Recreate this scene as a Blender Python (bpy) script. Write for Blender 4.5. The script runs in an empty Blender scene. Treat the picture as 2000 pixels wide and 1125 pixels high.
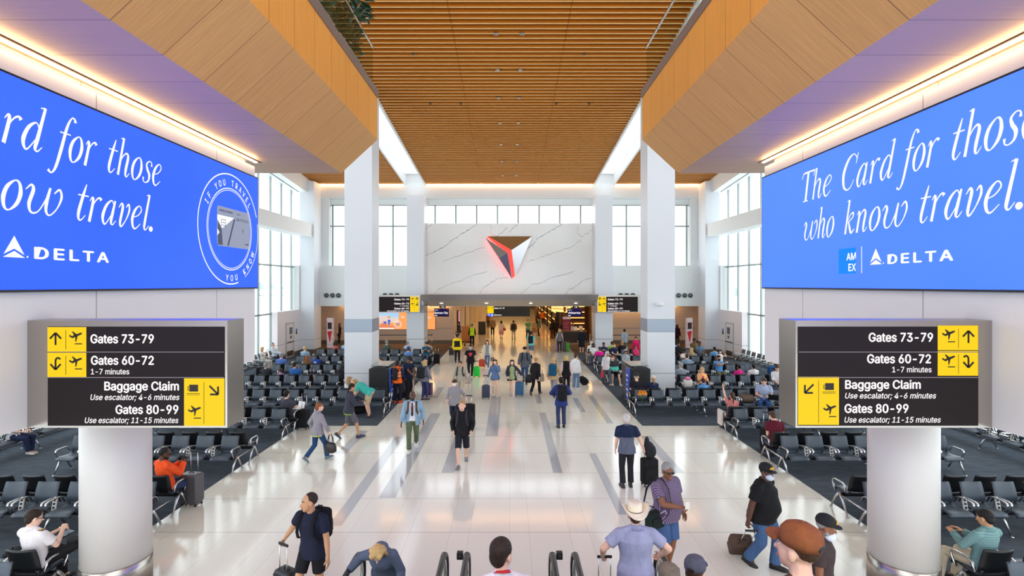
import bpy, math, random
from mathutils import Vector, Matrix, Euler
R = math.radians
random.seed(7)
SC = bpy.context.scene
COL = SC.collection

# ---------------------------------------------------------------- camera, world, exposure
EYE = 4.85
cam = bpy.data.cameras.new('camera')
cam.sensor_width = 36.0
cam.lens = 18.0
cam.shift_x = 0.00225
cam.shift_y = -0.00325
cam.clip_start = 0.05
cam.clip_end = 900
camo = bpy.data.objects.new('camera', cam)
COL.objects.link(camo)
camo.location = (0, 0, EYE)
camo.rotation_euler = (R(90), 0, 0)
SC.camera = camo

world = bpy.data.worlds.new('overcast_sky')
SC.world = world
world.use_nodes = True
_bg = world.node_tree.nodes['Background']
_bg.inputs[0].default_value = (0.90, 0.96, 1.0, 1)
_bg.inputs[1].default_value = 1.0
SC.view_settings.view_transform = 'Standard'
SC.view_settings.look = 'None'
SC.view_settings.gamma = 1.0
SC.view_settings.use_curve_mapping = False
SC.view_settings.exposure = 1.75
SC.cycles.use_denoising = True
SC.cycles.max_bounces = 10
SC.cycles.diffuse_bounces = 6
SC.cycles.transparent_max_bounces = 16
SC.cycles.sample_clamp_indirect = 6.0
SC.cycles.caustics_reflective = False
SC.cycles.caustics_refractive = False

# ---------------------------------------------------------------- helpers
def lin(c):
    def f(v):
        v /= 255.0
        return v / 12.92 if v <= 0.04045 else ((v + 0.055) / 1.055) ** 2.4
    return (f(c[0]), f(c[1]), f(c[2]), 1.0)

_M = {}
def nt(name):
    m = bpy.data.materials.new(name)
    m.use_nodes = True
    return m, m.node_tree, m.node_tree.nodes['Principled BSDF']

def N(t, kind, **kw):
    n = t.nodes.new(kind)
    for k, v in kw.items():
        if k.startswith('i_'):
            n.inputs[k[2:]].default_value = v
        elif k[0] == 'i' and k[1:].isdigit():
            n.inputs[int(k[1:])].default_value = v
        else:
            setattr(n, k, v)
    return n

def mat(name, c, rough=0.5, metal=0.0, spec=0.5, noise=0.0, nscale=30.0, bump=0.0, bscale=60.0, stretch=(1, 1, 1), coat=0.0):
    """plain surface with a little procedural variation"""
    if name in _M:
        return _M[name]
    m, t, b = nt(name)
    base = lin(c)
    b.inputs['Base Color'].default_value = base
    b.inputs['Roughness'].default_value = rough
    b.inputs['Metallic'].default_value = metal
    b.inputs['Specular IOR Level'].default_value = spec
    b.inputs['Coat Weight'].default_value = coat
    if noise or bump:
        tc = N(t, 'ShaderNodeTexCoord')
        mp = N(t, 'ShaderNodeMapping')
        mp.inputs['Scale'].default_value = stretch
        t.links.new(tc.outputs['Object'], mp.inputs[0])
    if noise:
        nz = N(t, 'ShaderNodeTexNoise', i_Scale=nscale, i_Detail=4.0)
        t.links.new(mp.outputs[0], nz.inputs['Vector'])
        r = N(t, 'ShaderNodeValToRGB')
        r.color_ramp.elements[0].position = 0.3
        r.color_ramp.elements[1].position = 0.7
        r.color_ramp.elements[0].color = tuple(v * (1 - noise) for v in base[:3]) + (1,)
        r.color_ramp.elements[1].color = tuple(min(1, v * (1 + noise)) for v in base[:3]) + (1,)
        t.links.new(nz.outputs[0], r.inputs[0])
        t.links.new(r.outputs[0], b.inputs['Base Color'])
    if bump:
        nb = N(t, 'ShaderNodeTexNoise', i_Scale=bscale, i_Detail=3.0)
        t.links.new(mp.outputs[0], nb.inputs['Vector'])
        bp = N(t, 'ShaderNodeBump', i_Strength=bump, i_Distance=0.02)
        t.links.new(nb.outputs[0], bp.inputs['Height'])
        t.links.new(bp.outputs[0], b.inputs['Normal'])
    _M[name] = m
    return m

def emit(name, c, s=1.0):
    if name in _M:
        return _M[name]
    m, t, b = nt(name)
    b.inputs['Base Color'].default_value = (0.01, 0.01, 0.01, 1)
    b.inputs['Roughness'].default_value = 0.6
    b.inputs['Specular IOR Level'].default_value = 0.12
    b.inputs['Emission Color'].default_value = lin(c)
    b.inputs['Emission Strength'].default_value = s
    _M[name] = m
    return m

def cloth(c, bump=0.35):
    """fabric with soft creases"""
    key = 'fabric_%d_%d_%d' % tuple(c)
    return mat(key, c, rough=0.85, spec=0.2, noise=0.12, nscale=9, bump=bump, bscale=11, stretch=(1, 1, 0.55))

def fmath(t, op, a, b=None):
    n = N(t, 'ShaderNodeMath', operation=op)
    for i, v in enumerate((a, b)):
        if v is None:
            continue
        if isinstance(v, (int, float)):
            n.inputs[i].default_value = v
        else:
            t.links.new(v, n.inputs[i])
    return n.outputs[0]

def plaid(name, c0, c1, c2, s):
    if name in _M:
        return _M[name]
    m, t, b = nt(name)
    b.inputs['Roughness'].default_value = 0.85
    tc = N(t, 'ShaderNodeTexCoord')
    sp = N(t, 'ShaderNodeSeparateXYZ')
    t.links.new(tc.outputs['Object'], sp.inputs[0])
    def line(o, w, sc):
        return fmath(t, 'LESS_THAN', fmath(t, 'FRACT', fmath(t, 'MULTIPLY', o, sc)), w)
    hz = line(sp.outputs[2], 0.32, s)
    d = fmath(t, 'ADD', sp.outputs[0], fmath(t, 'MULTIPLY', sp.outputs[1], 0.6))
    vt = line(d, 0.18, s)
    mx = N(t, 'ShaderNodeMix', data_type='RGBA')
    mx.inputs[6].default_value = lin(c0)
    mx.inputs[7].default_value = lin(c1)
    t.links.new(hz, mx.inputs[0])
    mx2 = N(t, 'ShaderNodeMix', data_type='RGBA')
    mx2.inputs[7].default_value = lin(c2)
    t.links.new(mx.outputs[2], mx2.inputs[6])
    t.links.new(vt, mx2.inputs[0])
    t.links.new(mx2.outputs[2], b.inputs['Base Color'])
    _M[name] = m
    return m

def wood(name, c, axis, seam_axis=None, seam=0.853, off=13.26, rough=0.45, var=0.16):
    """veneer: grain runs along `axis`; optional dark panel seams across `seam_axis`"""
    m, t, b = nt(name)
    b.inputs['Roughness'].default_value = rough
    b.inputs['Specular IOR Level'].default_value = 0.35
    tc = N(t, 'ShaderNodeTexCoord')
    mp = N(t, 'ShaderNodeMapping')
    sc = [38.0, 38.0, 38.0]
    for a in axis:
        sc[a] = 1.3
    mp.inputs['Scale'].default_value = sc
    t.links.new(tc.outputs['Object'], mp.inputs[0])
    nz = N(t, 'ShaderNodeTexNoise', i_Scale=1.0, i_Detail=5.0, i_Roughness=0.6)
    t.links.new(mp.outputs[0], nz.inputs['Vector'])
    base = lin(c)
    r = N(t, 'ShaderNodeValToRGB')
    r.color_ramp.elements[0].position = 0.25
    r.color_ramp.elements[1].position = 0.75
    r.color_ramp.elements[0].color = tuple(v * (1 - var) for v in base[:3]) + (1,)
    r.color_ramp.elements[1].color = tuple(v * (1 + var) for v in base[:3]) + (1,)
    t.links.new(nz.outputs[0], r.inputs[0])
    out = r.outputs[0]
    if seam_axis is not None:
        sp = N(t, 'ShaderNodeSeparateXYZ')
        t.links.new(tc.outputs['Object'], sp.inputs[0])
        q = fmath(t, 'DIVIDE', fmath(t, 'SUBTRACT', sp.outputs[seam_axis], off), seam)
        # each panel its own tone
        wn = N(t, 'ShaderNodeTexWhiteNoise', noise_dimensions='1D')
        t.links.new(fmath(t, 'FLOOR', q), wn.inputs['W'])
        tone = fmath(t, 'ADD', fmath(t, 'MULTIPLY', wn.outputs[0], 0.12), 0.94)
        hs = N(t, 'ShaderNodeHueSaturation')
        t.links.new(tone, hs.inputs['Value'])
        t.links.new(out, hs.inputs['Color'])
        s = fmath(t, 'LESS_THAN', fmath(t, 'FRACT', q), 0.012)
        mx = N(t, 'ShaderNodeMix', data_type='RGBA')
        t.links.new(s, mx.inputs[0])
        t.links.new(hs.outputs[0], mx.inputs[6])
        mx.inputs[7].default_value = tuple(v * 0.3 for v in base[:3]) + (1,)
        out = mx.outputs[2]
    t.links.new(out, b.inputs['Base Color'])
    _M[name] = m
    return m

def panel_paint(name, c, seam_axis, seam, off=0.0, rough=0.45, w=0.006):
    """painted panels with hairline joints"""
    m, t, b = nt(name)
    b.inputs['Roughness'].default_value = rough
    tc = N(t, 'ShaderNodeTexCoord')
    sp = N(t, 'ShaderNodeSeparateXYZ')
    t.links.new(tc.outputs['Object'], sp.inputs[0])
    q = fmath(t, 'DIVIDE', fmath(t, 'SUBTRACT', sp.outputs[seam_axis], off), seam)
    s = fmath(t, 'LESS_THAN', fmath(t, 'FRACT', q), w)
    mx = N(t, 'ShaderNodeMix', data_type='RGBA')
    t.links.new(s, mx.inputs[0])
    mx.inputs[6].default_value = lin(c)
    mx.inputs[7].default_value = tuple(v * 0.45 for v in lin(c)[:3]) + (1,)
    t.links.new(mx.outputs[2], b.inputs['Base Color'])
    _M[name] = m
    return m

def glass(name, tint=(0.93, 0.97, 0.96), refl=0.12):
    m = bpy.data.materials.new(name)
    m.use_nodes = True
    t = m.node_tree
    t.nodes.clear()
    o = N(t, 'ShaderNodeOutputMaterial')
    tr = N(t, 'ShaderNodeBsdfTransparent', i_Color=tint + (1,))
    gl = N(t, 'ShaderNodeBsdfGlossy', i_Roughness=0.02)
    fr = N(t, 'ShaderNodeFresnel', i_IOR=1.45)
    mx = N(t, 'ShaderNodeMixShader')
    ge = N(t, 'ShaderNodeNewGeometry')        # reflect once, at the outer face of the pane
    t.links.new(fmath(t, 'MULTIPLY', fmath(t, 'MULTIPLY', fr.outputs[0], refl * 6), fmath(t, 'SUBTRACT', 1.0, ge.outputs['Backfacing'])), mx.inputs[0])
    t.links.new(tr.outputs[0], mx.inputs[1])
    t.links.new(gl.outputs[0], mx.inputs[2])
    t.links.new(mx.outputs[0], o.inputs[0])
    _M[name] = m
    return m

KIDS = {}
class MB:
    """collects shapes and links them as ONE mesh object"""
    def __init__(s):
        s.v, s.f, s.mi, s.sm = [], [], [], []
        s.m = 0
    def add(s, vs, fs, smooth=False):
        n = len(s.v)
        s.v.extend([tuple(v) for v in vs])
        for f in fs:
            s.f.append(tuple(i + n for i in f))
            s.mi.append(s.m)
            s.sm.append(smooth)
        return s
    def box(s, x0, x1, y0, y1, z0, z1):
        vs = [(x, y, z) for z in (z0, z1) for y in (y0, y1) for x in (x0, x1)]
        return s.add(vs, [(0, 2, 3, 1), (4, 5, 7, 6), (0, 1, 5, 4), (2, 6, 7, 3), (0, 4, 6, 2), (1, 3, 7, 5)])
    def cbox(s, c, h, rot=None, bev=0.0):
        """box by centre and half sizes, optional rotation and chamfer"""
        hx, hy, hz = h
        if bev <= 0:
            vs = [Vector((x, y, z)) for z in (-hz, hz) for y in (-hy, hy) for x in (-hx, hx)]
            fs = [(0, 2, 3, 1), (4, 5, 7, 6), (0, 1, 5, 4), (2, 6, 7, 3), (0, 4, 6, 2), (1, 3, 7, 5)]
            if rot is not None:
                vs = [rot @ v for v in vs]
            return s.add([v + Vector(c) for v in vs], fs)
        # rounded: superellipse rings along z
        rings = []
        k = 4
        for i in range(k + 1):
            a = math.pi / 2 * i / k
            rings.append((-hz + bev - bev * math.sin(math.pi / 2 - a), bev * (1 - math.cos(math.pi / 2 - a))))
        rings += [(-z, d) for z, d in reversed(rings)]
        vs, fs = [], []
        nseg = None
        for z, d in rings:
            pts = []
            for qx, qy, a0 in ((1, 1, 0), (-1, 1, 90), (-1, -1, 180), (1, -1, 270)):
                for i in range(k + 1):
                    a = R(a0 + 90 * i / k)
                    rr = max(bev - d, 1e-4)
                    pts.append(Vector((qx * (hx - bev) + rr * math.cos(a), qy * (hy - bev) + rr * math.sin(a), z)))
            nseg = len(pts)
            vs += pts
        for i in range(len(rings) - 1):
            for j in range(nseg):
                a, b2 = i * nseg + j, i * nseg + (j + 1) % nseg
                fs.append((a, b2, b2 + nseg, a + nseg))
        fs.append(tuple(range(nseg))[::-1])
        fs.append(tuple(range((len(rings) - 1) * nseg, len(rings) * nseg)))
        if rot is not None:
            vs = [rot @ v for v in vs]
        return s.add([v + Vector(c) for v in vs], fs, True)
    def prism(s, poly, axis, a0, a1):
        """extrude a 2-D polygon along axis 0/1/2"""
        def p3(p, a):
            q = list(p)
            q.insert(axis, a)
            return tuple(q)
        n = len(poly)
        vs = [p3(p, a0) for p in poly] + [p3(p, a1) for p in poly]
        fs = [tuple(range(n))[::-1], tuple(range(n, 2 * n))]
        fs += [(i, (i + 1) % n, (i + 1) % n + n, i + n) for i in range(n)]
        return s.add(vs, fs)
    def rings(s, rs, cap=True, smooth=True):
        n = len(rs[0])
        vs = [p for r in rs for p in r]
        fs = []
        for i in range(len(rs) - 1):
            for j in range(n):
                a, b2 = i * n + j, i * n + (j + 1) % n
                fs.append((a, b2, b2 + n, a + n))
        if cap:
            fs.append(tuple(range(n))[::-1])
            fs.append(tuple(range((len(rs) - 1) * n, len(rs) * n)))
        return s.add(vs, fs, smooth)
    def cyl(s, p0, p1, r0, r1=None, seg=12, smooth=True):
        p0, p1 = Vector(p0), Vector(p1)
        r1 = r0 if r1 is None else r1
        d = (p1 - p0).normalized()
        a = d.orthogonal().normalized()
        b2 = d.cross(a)
        rs = [[p + (a * math.cos(2 * math.pi * i / seg) + b2 * math.sin(2 * math.pi * i / seg)) * r for i in range(seg)] for p, r in ((p0, r0), (p1, r1))]
        return s.rings(rs, True, smooth)
    def tube(s, pts, r, seg=8, flat=1.0, side=None, closed=False):
        """tube along points; flat<1 squashes it across `side`"""
        pts = [Vector(p) for p in pts]
        rs = []
        n = len(pts)
        pa = None
        for i, p in enumerate(pts):
            if closed:
                d = pts[(i + 1) % n] - pts[i - 1]
            else:
                d = pts[min(i + 1, n - 1)] - pts[max(i - 1, 0)]
            d.normalize()
            if side is not None:
                a = Vector(side)
                a = (a - d * a.dot(d)).normalized()
            elif pa is None:
                a = d.orthogonal().normalized()
            else:
                a = (pa - d * pa.dot(d)).normalized()
            pa = a
            b2 = d.cross(a)
            rr = r[i] if isinstance(r, (list, tuple)) else r
            rs.append([p + a * (math.cos(2 * math.pi * k / seg) * rr) + b2 * (math.sin(2 * math.pi * k / seg) * rr * flat) for k in range(seg)])
        if closed:
            rs.append(rs[0])
        return s.rings(rs, not closed)
    def lathe(s, prof, c=(0, 0, 0), seg=24, sx=1.0, sy=1.0):
        c = Vector(c)
        rs = [[c + Vector((math.cos(2 * math.pi * i / seg) * r * sx, math.sin(2 * math.pi * i / seg) * r * sy, z)) for i in range(seg)] for r, z in prof]
        return s.rings(rs)
    def ell(s, c, r, rot=None, seg=14, nr=9):
        c = Vector(c)
        rs = []
        for i in range(nr + 1):
            th = math.pi * i / nr
            th = min(max(th, 0.05), math.pi - 0.05)
            ring = []
            for k in range(seg):
                ph = 2 * math.pi * k / seg
                v = Vector((r[0] * math.sin(th) * math.cos(ph), r[1] * math.sin(th) * math.sin(ph), -r[2] * math.cos(th)))
                if rot is not None:
                    v = rot @ v
                ring.append(c + v)
            rs.append(ring)
        return s.rings(rs)
    def mesh(s, name, mats):
        me = bpy.data.meshes.new(name)
        me.from_pydata(s.v, [], s.f)
        for m in (mats if isinstance(mats, (list, tuple)) else [mats]):
            me.materials.append(m)
        me.polygons.foreach_set('material_index', s.mi)
        me.polygons.foreach_set('use_smooth', s.sm)
        me.update()
        return me
    def build(s, name, mats, parent=None, loc=None):
        o = bpy.data.objects.new(name, s.mesh(name, mats))
        COL.objects.link(o)
        if parent is not None:
            o.parent = parent
            KIDS.setdefault(parent.name, []).append(o)
        if loc is not None:
            o.location = loc
        return o

def tag(o, label=None, cat=None, group=None, kind=None):
    if label:
        o['label'] = label
    if cat:
        o['category'] = cat
    if group:
        o['group'] = group
    if kind:
        o['kind'] = kind
    return o

def empty(name, loc=(0, 0, 0), rz=0.0, label=None, cat=None, group=None):
    o = bpy.data.objects.new(name, None)
    o.empty_display_size = 0.1
    COL.objects.link(o)
    o.location = loc
    o.rotation_euler = (0, 0, rz)
    return tag(o, label, cat, group)

def struct(name, mb, m, parent=None, label=None):
    o = mb.build(name, m, parent)
    o['kind'] = 'structure'
    if label:
        o['label'] = label
    return o

def copy_tree(o, parent=None):
    c = o.copy()
    COL.objects.link(c)
    if parent is not None:
        c.parent = parent
        KIDS.setdefault(parent.name, []).append(c)
    for ch in list(KIDS.get(o.name, [])):
        copy_tree(ch, c)
    return c

CX, CY, FPX = 995.5, 556.0, 1000.0
def fp(px, py):
    """floor point seen at a pixel -> (X, D)"""
    d = EYE * FPX / (py - CY)
    return ((px - CX) * d / FPX, d)

# ---------------------------------------------------------------- shared materials
WHITE = mat('white_paint', (236, 238, 238), rough=0.5)
PANEL = panel_paint('white_wall_panels', (232, 230, 228), 1, 3.0, off=10.3)
GREYWHITE = mat('pillar_paint', (226, 230, 236), rough=0.45)
BAND = mat('pillar_band_metal', (160, 172, 188), rough=0.35, metal=0.3)
STEEL = mat('brushed_steel', (174, 167, 160), rough=0.28, metal=1.0, noise=0.05, nscale=40, stretch=(1, 1, 30))
CHROME = mat('polished_aluminium', (205, 205, 205), rough=0.2, metal=1.0)
BLACK = mat('black_plastic', (18, 18, 20), rough=0.45)
RUBBER = mat('black_rubber', (22, 22, 24), rough=0.55)
DARK = mat('dark_grey', (52, 54, 58), rough=0.5)
JOINT = mat('joint_grey', (120, 122, 126), rough=0.6)
MULL = mat('mullion_grey', (150, 162, 162), rough=0.4)
FINW = mat('mullion_fin_white', (222, 230, 230), rough=0.45)
TAN = mat('tan_wall', (206, 188, 170), rough=0.6)
BROWNBASE = mat('brown_baseboard', (104, 92, 80), rough=0.6)
PANE = glass('window_glass', (0.96, 0.99, 0.99), 0.10)
GUARD = glass('guard_glass', (0.84, 0.88, 0.85), 0.14)
# ================================================================ THE BUILDING
ROOF0, ROOFK = 15.69, 0.095            # sloping ceiling: z = ROOF0 - ROOFK * y
def roof(y):
    return ROOF0 - ROOFK * y

# ---- floor: polished terrazzo planks with random grey strips
def terrazzo(name, c, planks=True):
    m, t, b = nt(name)
    tc = N(t, 'ShaderNodeTexCoord')
    nz = N(t, 'ShaderNodeTexNoise', i_Scale=90.0, i_Detail=2.0)
    t.links.new(tc.outputs['Object'], nz.inputs['Vector'])
    sh = fmath(t, 'ADD', fmath(t, 'MULTIPLY', nz.outputs[0], 0.10), 0.95)
    h = N(t, 'ShaderNodeHueSaturation', i_Color=lin(c))
    out = h.outputs[0]
    if planks:
        sp = N(t, 'ShaderNodeSeparateXYZ')
        t.links.new(tc.outputs['Object'], sp.inputs[0])
        x, y = sp.outputs[0], sp.outputs[1]
        W = 1.17
        fx = fmath(t, 'FRACT', fmath(t, 'DIVIDE', x, W))
        col = fmath(t, 'ADD', fmath(t, 'MULTIPLY', fmath(t, 'FLOOR', fmath(t, 'DIVIDE', x, W)), 2.0), fmath(t, 'GREATER_THAN', fx, 0.325))
        fy = fmath(t, 'DIVIDE', fmath(t, 'SUBTRACT', y, 10.02), 1.58)
        cx = N(t, 'ShaderNodeCombineXYZ')
        t.links.new(col, cx.inputs[0])
        t.links.new(fmath(t, 'FLOOR', fy), cx.inputs[1])
        w2 = N(t, 'ShaderNodeTexWhiteNoise', noise_dimensions='2D')
        t.links.new(cx.outputs[0], w2.inputs['Vector'])
        sh = fmath(t, 'MULTIPLY', sh, fmath(t, 'ADD', fmath(t, 'MULTIPLY', w2.outputs[0], 0.06), 0.97))
        seam = fmath(t, 'LESS_THAN', fx, 0.005)
        seam = fmath(t, 'MAXIMUM', seam, fmath(t, 'LESS_THAN', fmath(t, 'ABSOLUTE', fmath(t, 'SUBTRACT', fx, 0.325)), 0.0025))
        cross = fmath(t, 'LESS_THAN', fmath(t, 'FRACT', fy), 0.009)
        c2 = N(t, 'ShaderNodeMix', data_type='RGBA')
        c2.inputs[7].default_value = lin((200, 196, 192))
        t.links.new(seam, c2.inputs[0])
        t.links.new(out, c2.inputs[6])
        c3 = N(t, 'ShaderNodeMix', data_type='RGBA')
        c3.inputs[7].default_value = lin((158, 158, 160))
        t.links.new(cross, c3.inputs[0])
        t.links.new(c2.outputs[2], c3.inputs[6])
        out = c3.outputs[2]
    t.links.new(sh, h.inputs['Value'])
    t.links.new(out, b.inputs['Base Color'])
    b.inputs['Roughness'].default_value = 0.10
    b.inputs['Specular IOR Level'].default_value = 0.6
    w3 = N(t, 'ShaderNodeTexNoise', i_Scale=0.9, i_Detail=1.0)
    t.links.new(tc.outputs['Object'], w3.inputs['Vector'])
    bp = N(t, 'ShaderNodeBump', i_Strength=0.10, i_Distance=0.02)
    t.links.new(w3.outputs[0], bp.inputs['Height'])
    t.links.new(bp.outputs[0], b.inputs['Normal'])
    return m
TERR = terrazzo('polished_terrazzo', (236, 232, 220))
struct('floor', MB().box(-15.6, 15.6, -2, 120, -0.3, 0), TERR, label='polished pale terrazzo floor with grey strips')

INL = [(-3.65, -3.38, 10.3, 16.3), (-2.98, -2.6, 11.65, 19.3), (-1.76, -1.44, 13.2, 19.0), (-.78, -.38, 16.4, 22.2), (-3.4, -3.1, 21.9, 24.2),
       (1.12, 1.36, 13.2, 19.4), (2.28, 2.48, 10.8, 14.7), (3.41, 3.63, 17.9, 22.5), (2.69, 2.9, 19.5, 21.9), (1.1, 1.34, 20.9, 22.6),
       (-5.0, -4.7, 14.7, 17.0), (4.2, 4.5, 13.2, 16.4), (.35, .6, 23.0, 26.0), (-2.2, -1.9, 25.0, 28.0), (3.0, 3.3, 25.5, 28.5), (-1.3, -1.0, 29.5, 33.0), (1.7, 2.0, 30.0, 34.0)]
ib = MB()
for x0, x1, y0, y1 in INL:
    ib.add([(x0, y0, .0012), (x1, y0, .0012), (x1, y1, .0012), (x0, y1, .0012)], [(0, 1, 2, 3)])
struct('floor_inlay', ib, terrazzo('grey_terrazzo', (184, 185, 187), False), label='grey inlaid strips in the pale terrazzo')

CARPET = mat('blue_grey_carpet', (78, 86, 96), rough=0.95, spec=0.1, noise=0.2, nscale=2.2, stretch=(1, 3, 1), bump=0.3, bscale=220)
CARPETB = mat('brown_carpet', (104, 86, 76), rough=0.95, spec=0.1, noise=0.2, nscale=4.0, bump=0.3, bscale=220)
for s, nm in ((-1, 'left'), (1, 'right')):
    p = [(s * 15.1, -2), (s * 7.18, -2), (s * 7.18, 17.6), (s * 4.56, 17.6), (s * 4.56, 35.6), (s * 13.7, 35.6), (s * 15.1, 35.6)]
    if s > 0:
        pass
    struct('floor_carpet_' + nm, MB().prism(p, 2, 0.0, 0.008), CARPET, label='dark blue-grey carpet of the %s seating area' % nm)
    struct('floor_lounge_carpet_' + nm, MB().prism([(s * 15.4, 35.6), (s * 4.56, 35.6), (s * 4.56, 41.8), (s * 15.4, 41.8)], 2, 0.0, 0.008), CARPETB, label='brown carpet before the %s gate desk' % nm)

# ---- wood-lined bulkheads with the mezzanine on top
W_FACE = wood('oak_upright', (234, 160, 72), (2,), 1, var=0.10)
W_BEV = wood('oak_bevel', (212, 160, 100), (0, 2), 1, var=0.13)
W_SOF = wood('pale_soffit', (196, 160, 136), (0,), 1, var=0.07)
XF, XB, XW = 3.43, 4.36, 5.90          # upright face, bevel foot, screen wall
Z0, Z1, Z2 = 7.74, 8.60, 9.68
DB, DW = 13.26, 11.85
for s, nm in ((-1, 'left'), (1, 'right')):
    mb = MB()
    q = lambda x, y, z: (s * x, y, z)
    def quad(m, a, b, c, d):
        mb.m = m
        mb.add([q(*a), q(*b), q(*c), q(*d)], [(0, 1, 2, 3) if s > 0 else (3, 2, 1, 0)])
    y0 = -1.5
    quad(0, (XF, y0, Z1), (XF, DB, Z1), (XF, DB, Z2), (XF, y0, Z2))
    quad(1, (XB, y0, Z0), (XB, DB, Z0), (XF, DB, Z1), (XF, y0, Z1))
    quad(2, (14.6, y0, Z0), (14.6, DB, Z0), (XB, DB, Z0), (XB, y0, Z0))
    quad(2, (XF, y0, Z2), (XF, DB, Z2), (14.6, DB, Z2), (14.6, y0, Z2))
    mb.m = 0
    mb.add([q(XF, DB, Z1), q(XB, DB, Z0), q(14.6, DB, Z0), q(14.6, DB, Z2), q(XF, DB, Z2)], [(0, 1, 2, 3, 4)])
    mb.add([q(XF, y0, Z1), q(XB, y0, Z0), q(14.6, y0, Z0), q(14.6, y0, Z2), q(XF, y0, Z2)], [(0, 1, 2, 3, 4)])
    o = struct('wall_%s_bulkhead' % nm, mb, [W_FACE, W_BEV, W_SOF], label='oak-panelled bulkhead under the %s mezzanine' % nm)
    # metal edge of the mezzanine
    eb = MB()
    eb.box(min(s * (XF - .03), s * (XF + .10)), max(s * (XF - .03), s * (XF + .10)), y0, DB, Z2, Z2 + 0.20)
    struct('trim_mezzanine_' + nm, eb, mat('mezzanine_edge', (150, 144, 140), rough=0.35, metal=0.6), label='grey metal edge of the %s mezzanine' % nm)
    # glass guard
    g = empty('glass_balustrade', (s * 3.46, 0, Z2 + 0.2), 0, 'frameless glass balustrade with steel rail on the %s mezzanine' % nm, 'balustrade', 'mezzanine balustrades')
    for k in range(7):
        b1 = 12.93 - k * 1.9
        MB().box(-0.008, 0.008, b1 - 1.885, b1, 0, 0.95).build('glass_panel', GUARD, g)
    MB().tube([(0, -0.4, 0.97), (0, 12.96, 0.97)], 0.028, 10).build('handrail', CHROME, g)
    # long screen wall
    wb = MB().box(min(s * XW, s * 7.1), max(s * XW, s * 7.1), -1.5, DW, 3.10, Z0 - 0.16)
    wb.box(min(s * (XW + .22), s * 7.1), max(s * (XW + .22), s * 7.1), -1.5, DW, Z0 - 0.16, Z0)
    struct('wall_' + nm, wb, PANEL, label='white panelled wall carrying the %s video screen' % nm)
    # warm light strip in the slot at its top
    lg = empty('cove_light', (s * (XW - .07), 0, Z0 - .10), 0, 'warm linear cove light along the top of the %s screen wall' % nm, 'light', 'cove lights')
    MB().box(min(s * .0, s * .05), max(s * .0, s * .05), -1.4, DW - .02, 0.02, 0.045).build('light_strip', emit('warm_cove', (255, 216, 164), 6.0), lg)
    MB().box(min(-s * .08, -s * .10), max(-s * .08, -s * .10), -1.4, DW - .02, 0.015, 0.035).build('trim_lip', mat('lip_bronze', (120, 84, 52), rough=.4), lg)
    # round column below the wall
    c = empty('round_column', (s * 6.37, 8.3, 0), 0, 'round white column with steel foot under the %s wayfinding sign' % nm, 'column', 'round columns')
    MB().lathe([(.475, 0.42), (.475, 3.09)], seg=48).build('shaft', mat('column_paint', (214, 210, 208), rough=.45), c)
    fb = MB().lathe([(.487, 0.0), (.487, .425), (.475, .43)], seg=48)
    fb.build('steel_foot', STEEL, c)

# ---- ceiling: oak baffles across the hall on a dark deck, two white light troughs
EDGE = wood('oak_baffle_lit', (250, 220, 160), (0,), None, var=0.06, rough=0.5)  # paler oak for baffle undersides: light from below put into the colour
SLAT = wood('oak_baffle', (196, 118, 30), (0,), None, var=0.12, rough=0.5)
DECK = mat('ceiling_deck', (104, 64, 20), rough=0.9)
XC0, XC1 = 6.1, 7.64
def slab(mb, x0, x1, y0, y1, dz0, dz1):
    vs = []
    for dz in (dz0, dz1):
        for y in (y0, y1):
            for x in (x0, x1):
                vs.append((x, y, roof(y) + dz))
    mb.add(vs, [(0, 2, 3, 1), (4, 5, 7, 6), (0, 1, 5, 4), (2, 6, 7, 3), (0, 4, 6, 2), (1, 3, 7, 5)])
for nm, spans in (('centre', ((-6.1, -2.06), (-2.04, 2.04), (2.06, 6.1))), ('left', ((-14.3, -7.64),)), ('right', ((7.64, 14.3),))):
    mb = MB()
    y = -1.0
    while y < 37.2:
        for x0, x1 in spans:
            slab(mb, x0, x1, y, y + 0.046, 0.0, 0.25)
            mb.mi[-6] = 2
        y += 0.30
    mb.m = 1
    slab(mb, spans[0][0], spans[-1][1], -1.2, 37.5, 0.25, 0.30)
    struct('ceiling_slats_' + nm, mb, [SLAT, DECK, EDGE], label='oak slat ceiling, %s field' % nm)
for s, nm in ((-1, 'left'), (1, 'right')):
    mb = MB()
    for xa, xb in ((XC0, XC0 + .10), (XC1 - .10, XC1)):
        slab(mb, min(s * xa, s * xb), max(s * xa, s * xb), -1.2, 37.3, -0.06, 0.75)
    slab(mb, min(s * XC0, s * XC1), max(s * XC0, s * XC1), -1.2, 37.3, 0.75, 0.80)
    struct('ceiling_trough_' + nm, mb, WHITE, label='white light trough in the ceiling, %s side' % nm)
    lg = empty('trough_light', (0, 0, 0), 0, 'long white light panel inside the %s ceiling trough' % nm, 'light', 'trough lights')
    lb = MB()
    slab(lb, min(s * (XC0 + .14), s * (XC1 - .14)), max(s * (XC0 + .14), s * (XC1 - .14)), 0, 37.0, 0.70, 0.72)
    lb.build('diffuser', emit('trough_glow', (248, 250, 255), 0.5), lg)
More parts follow.
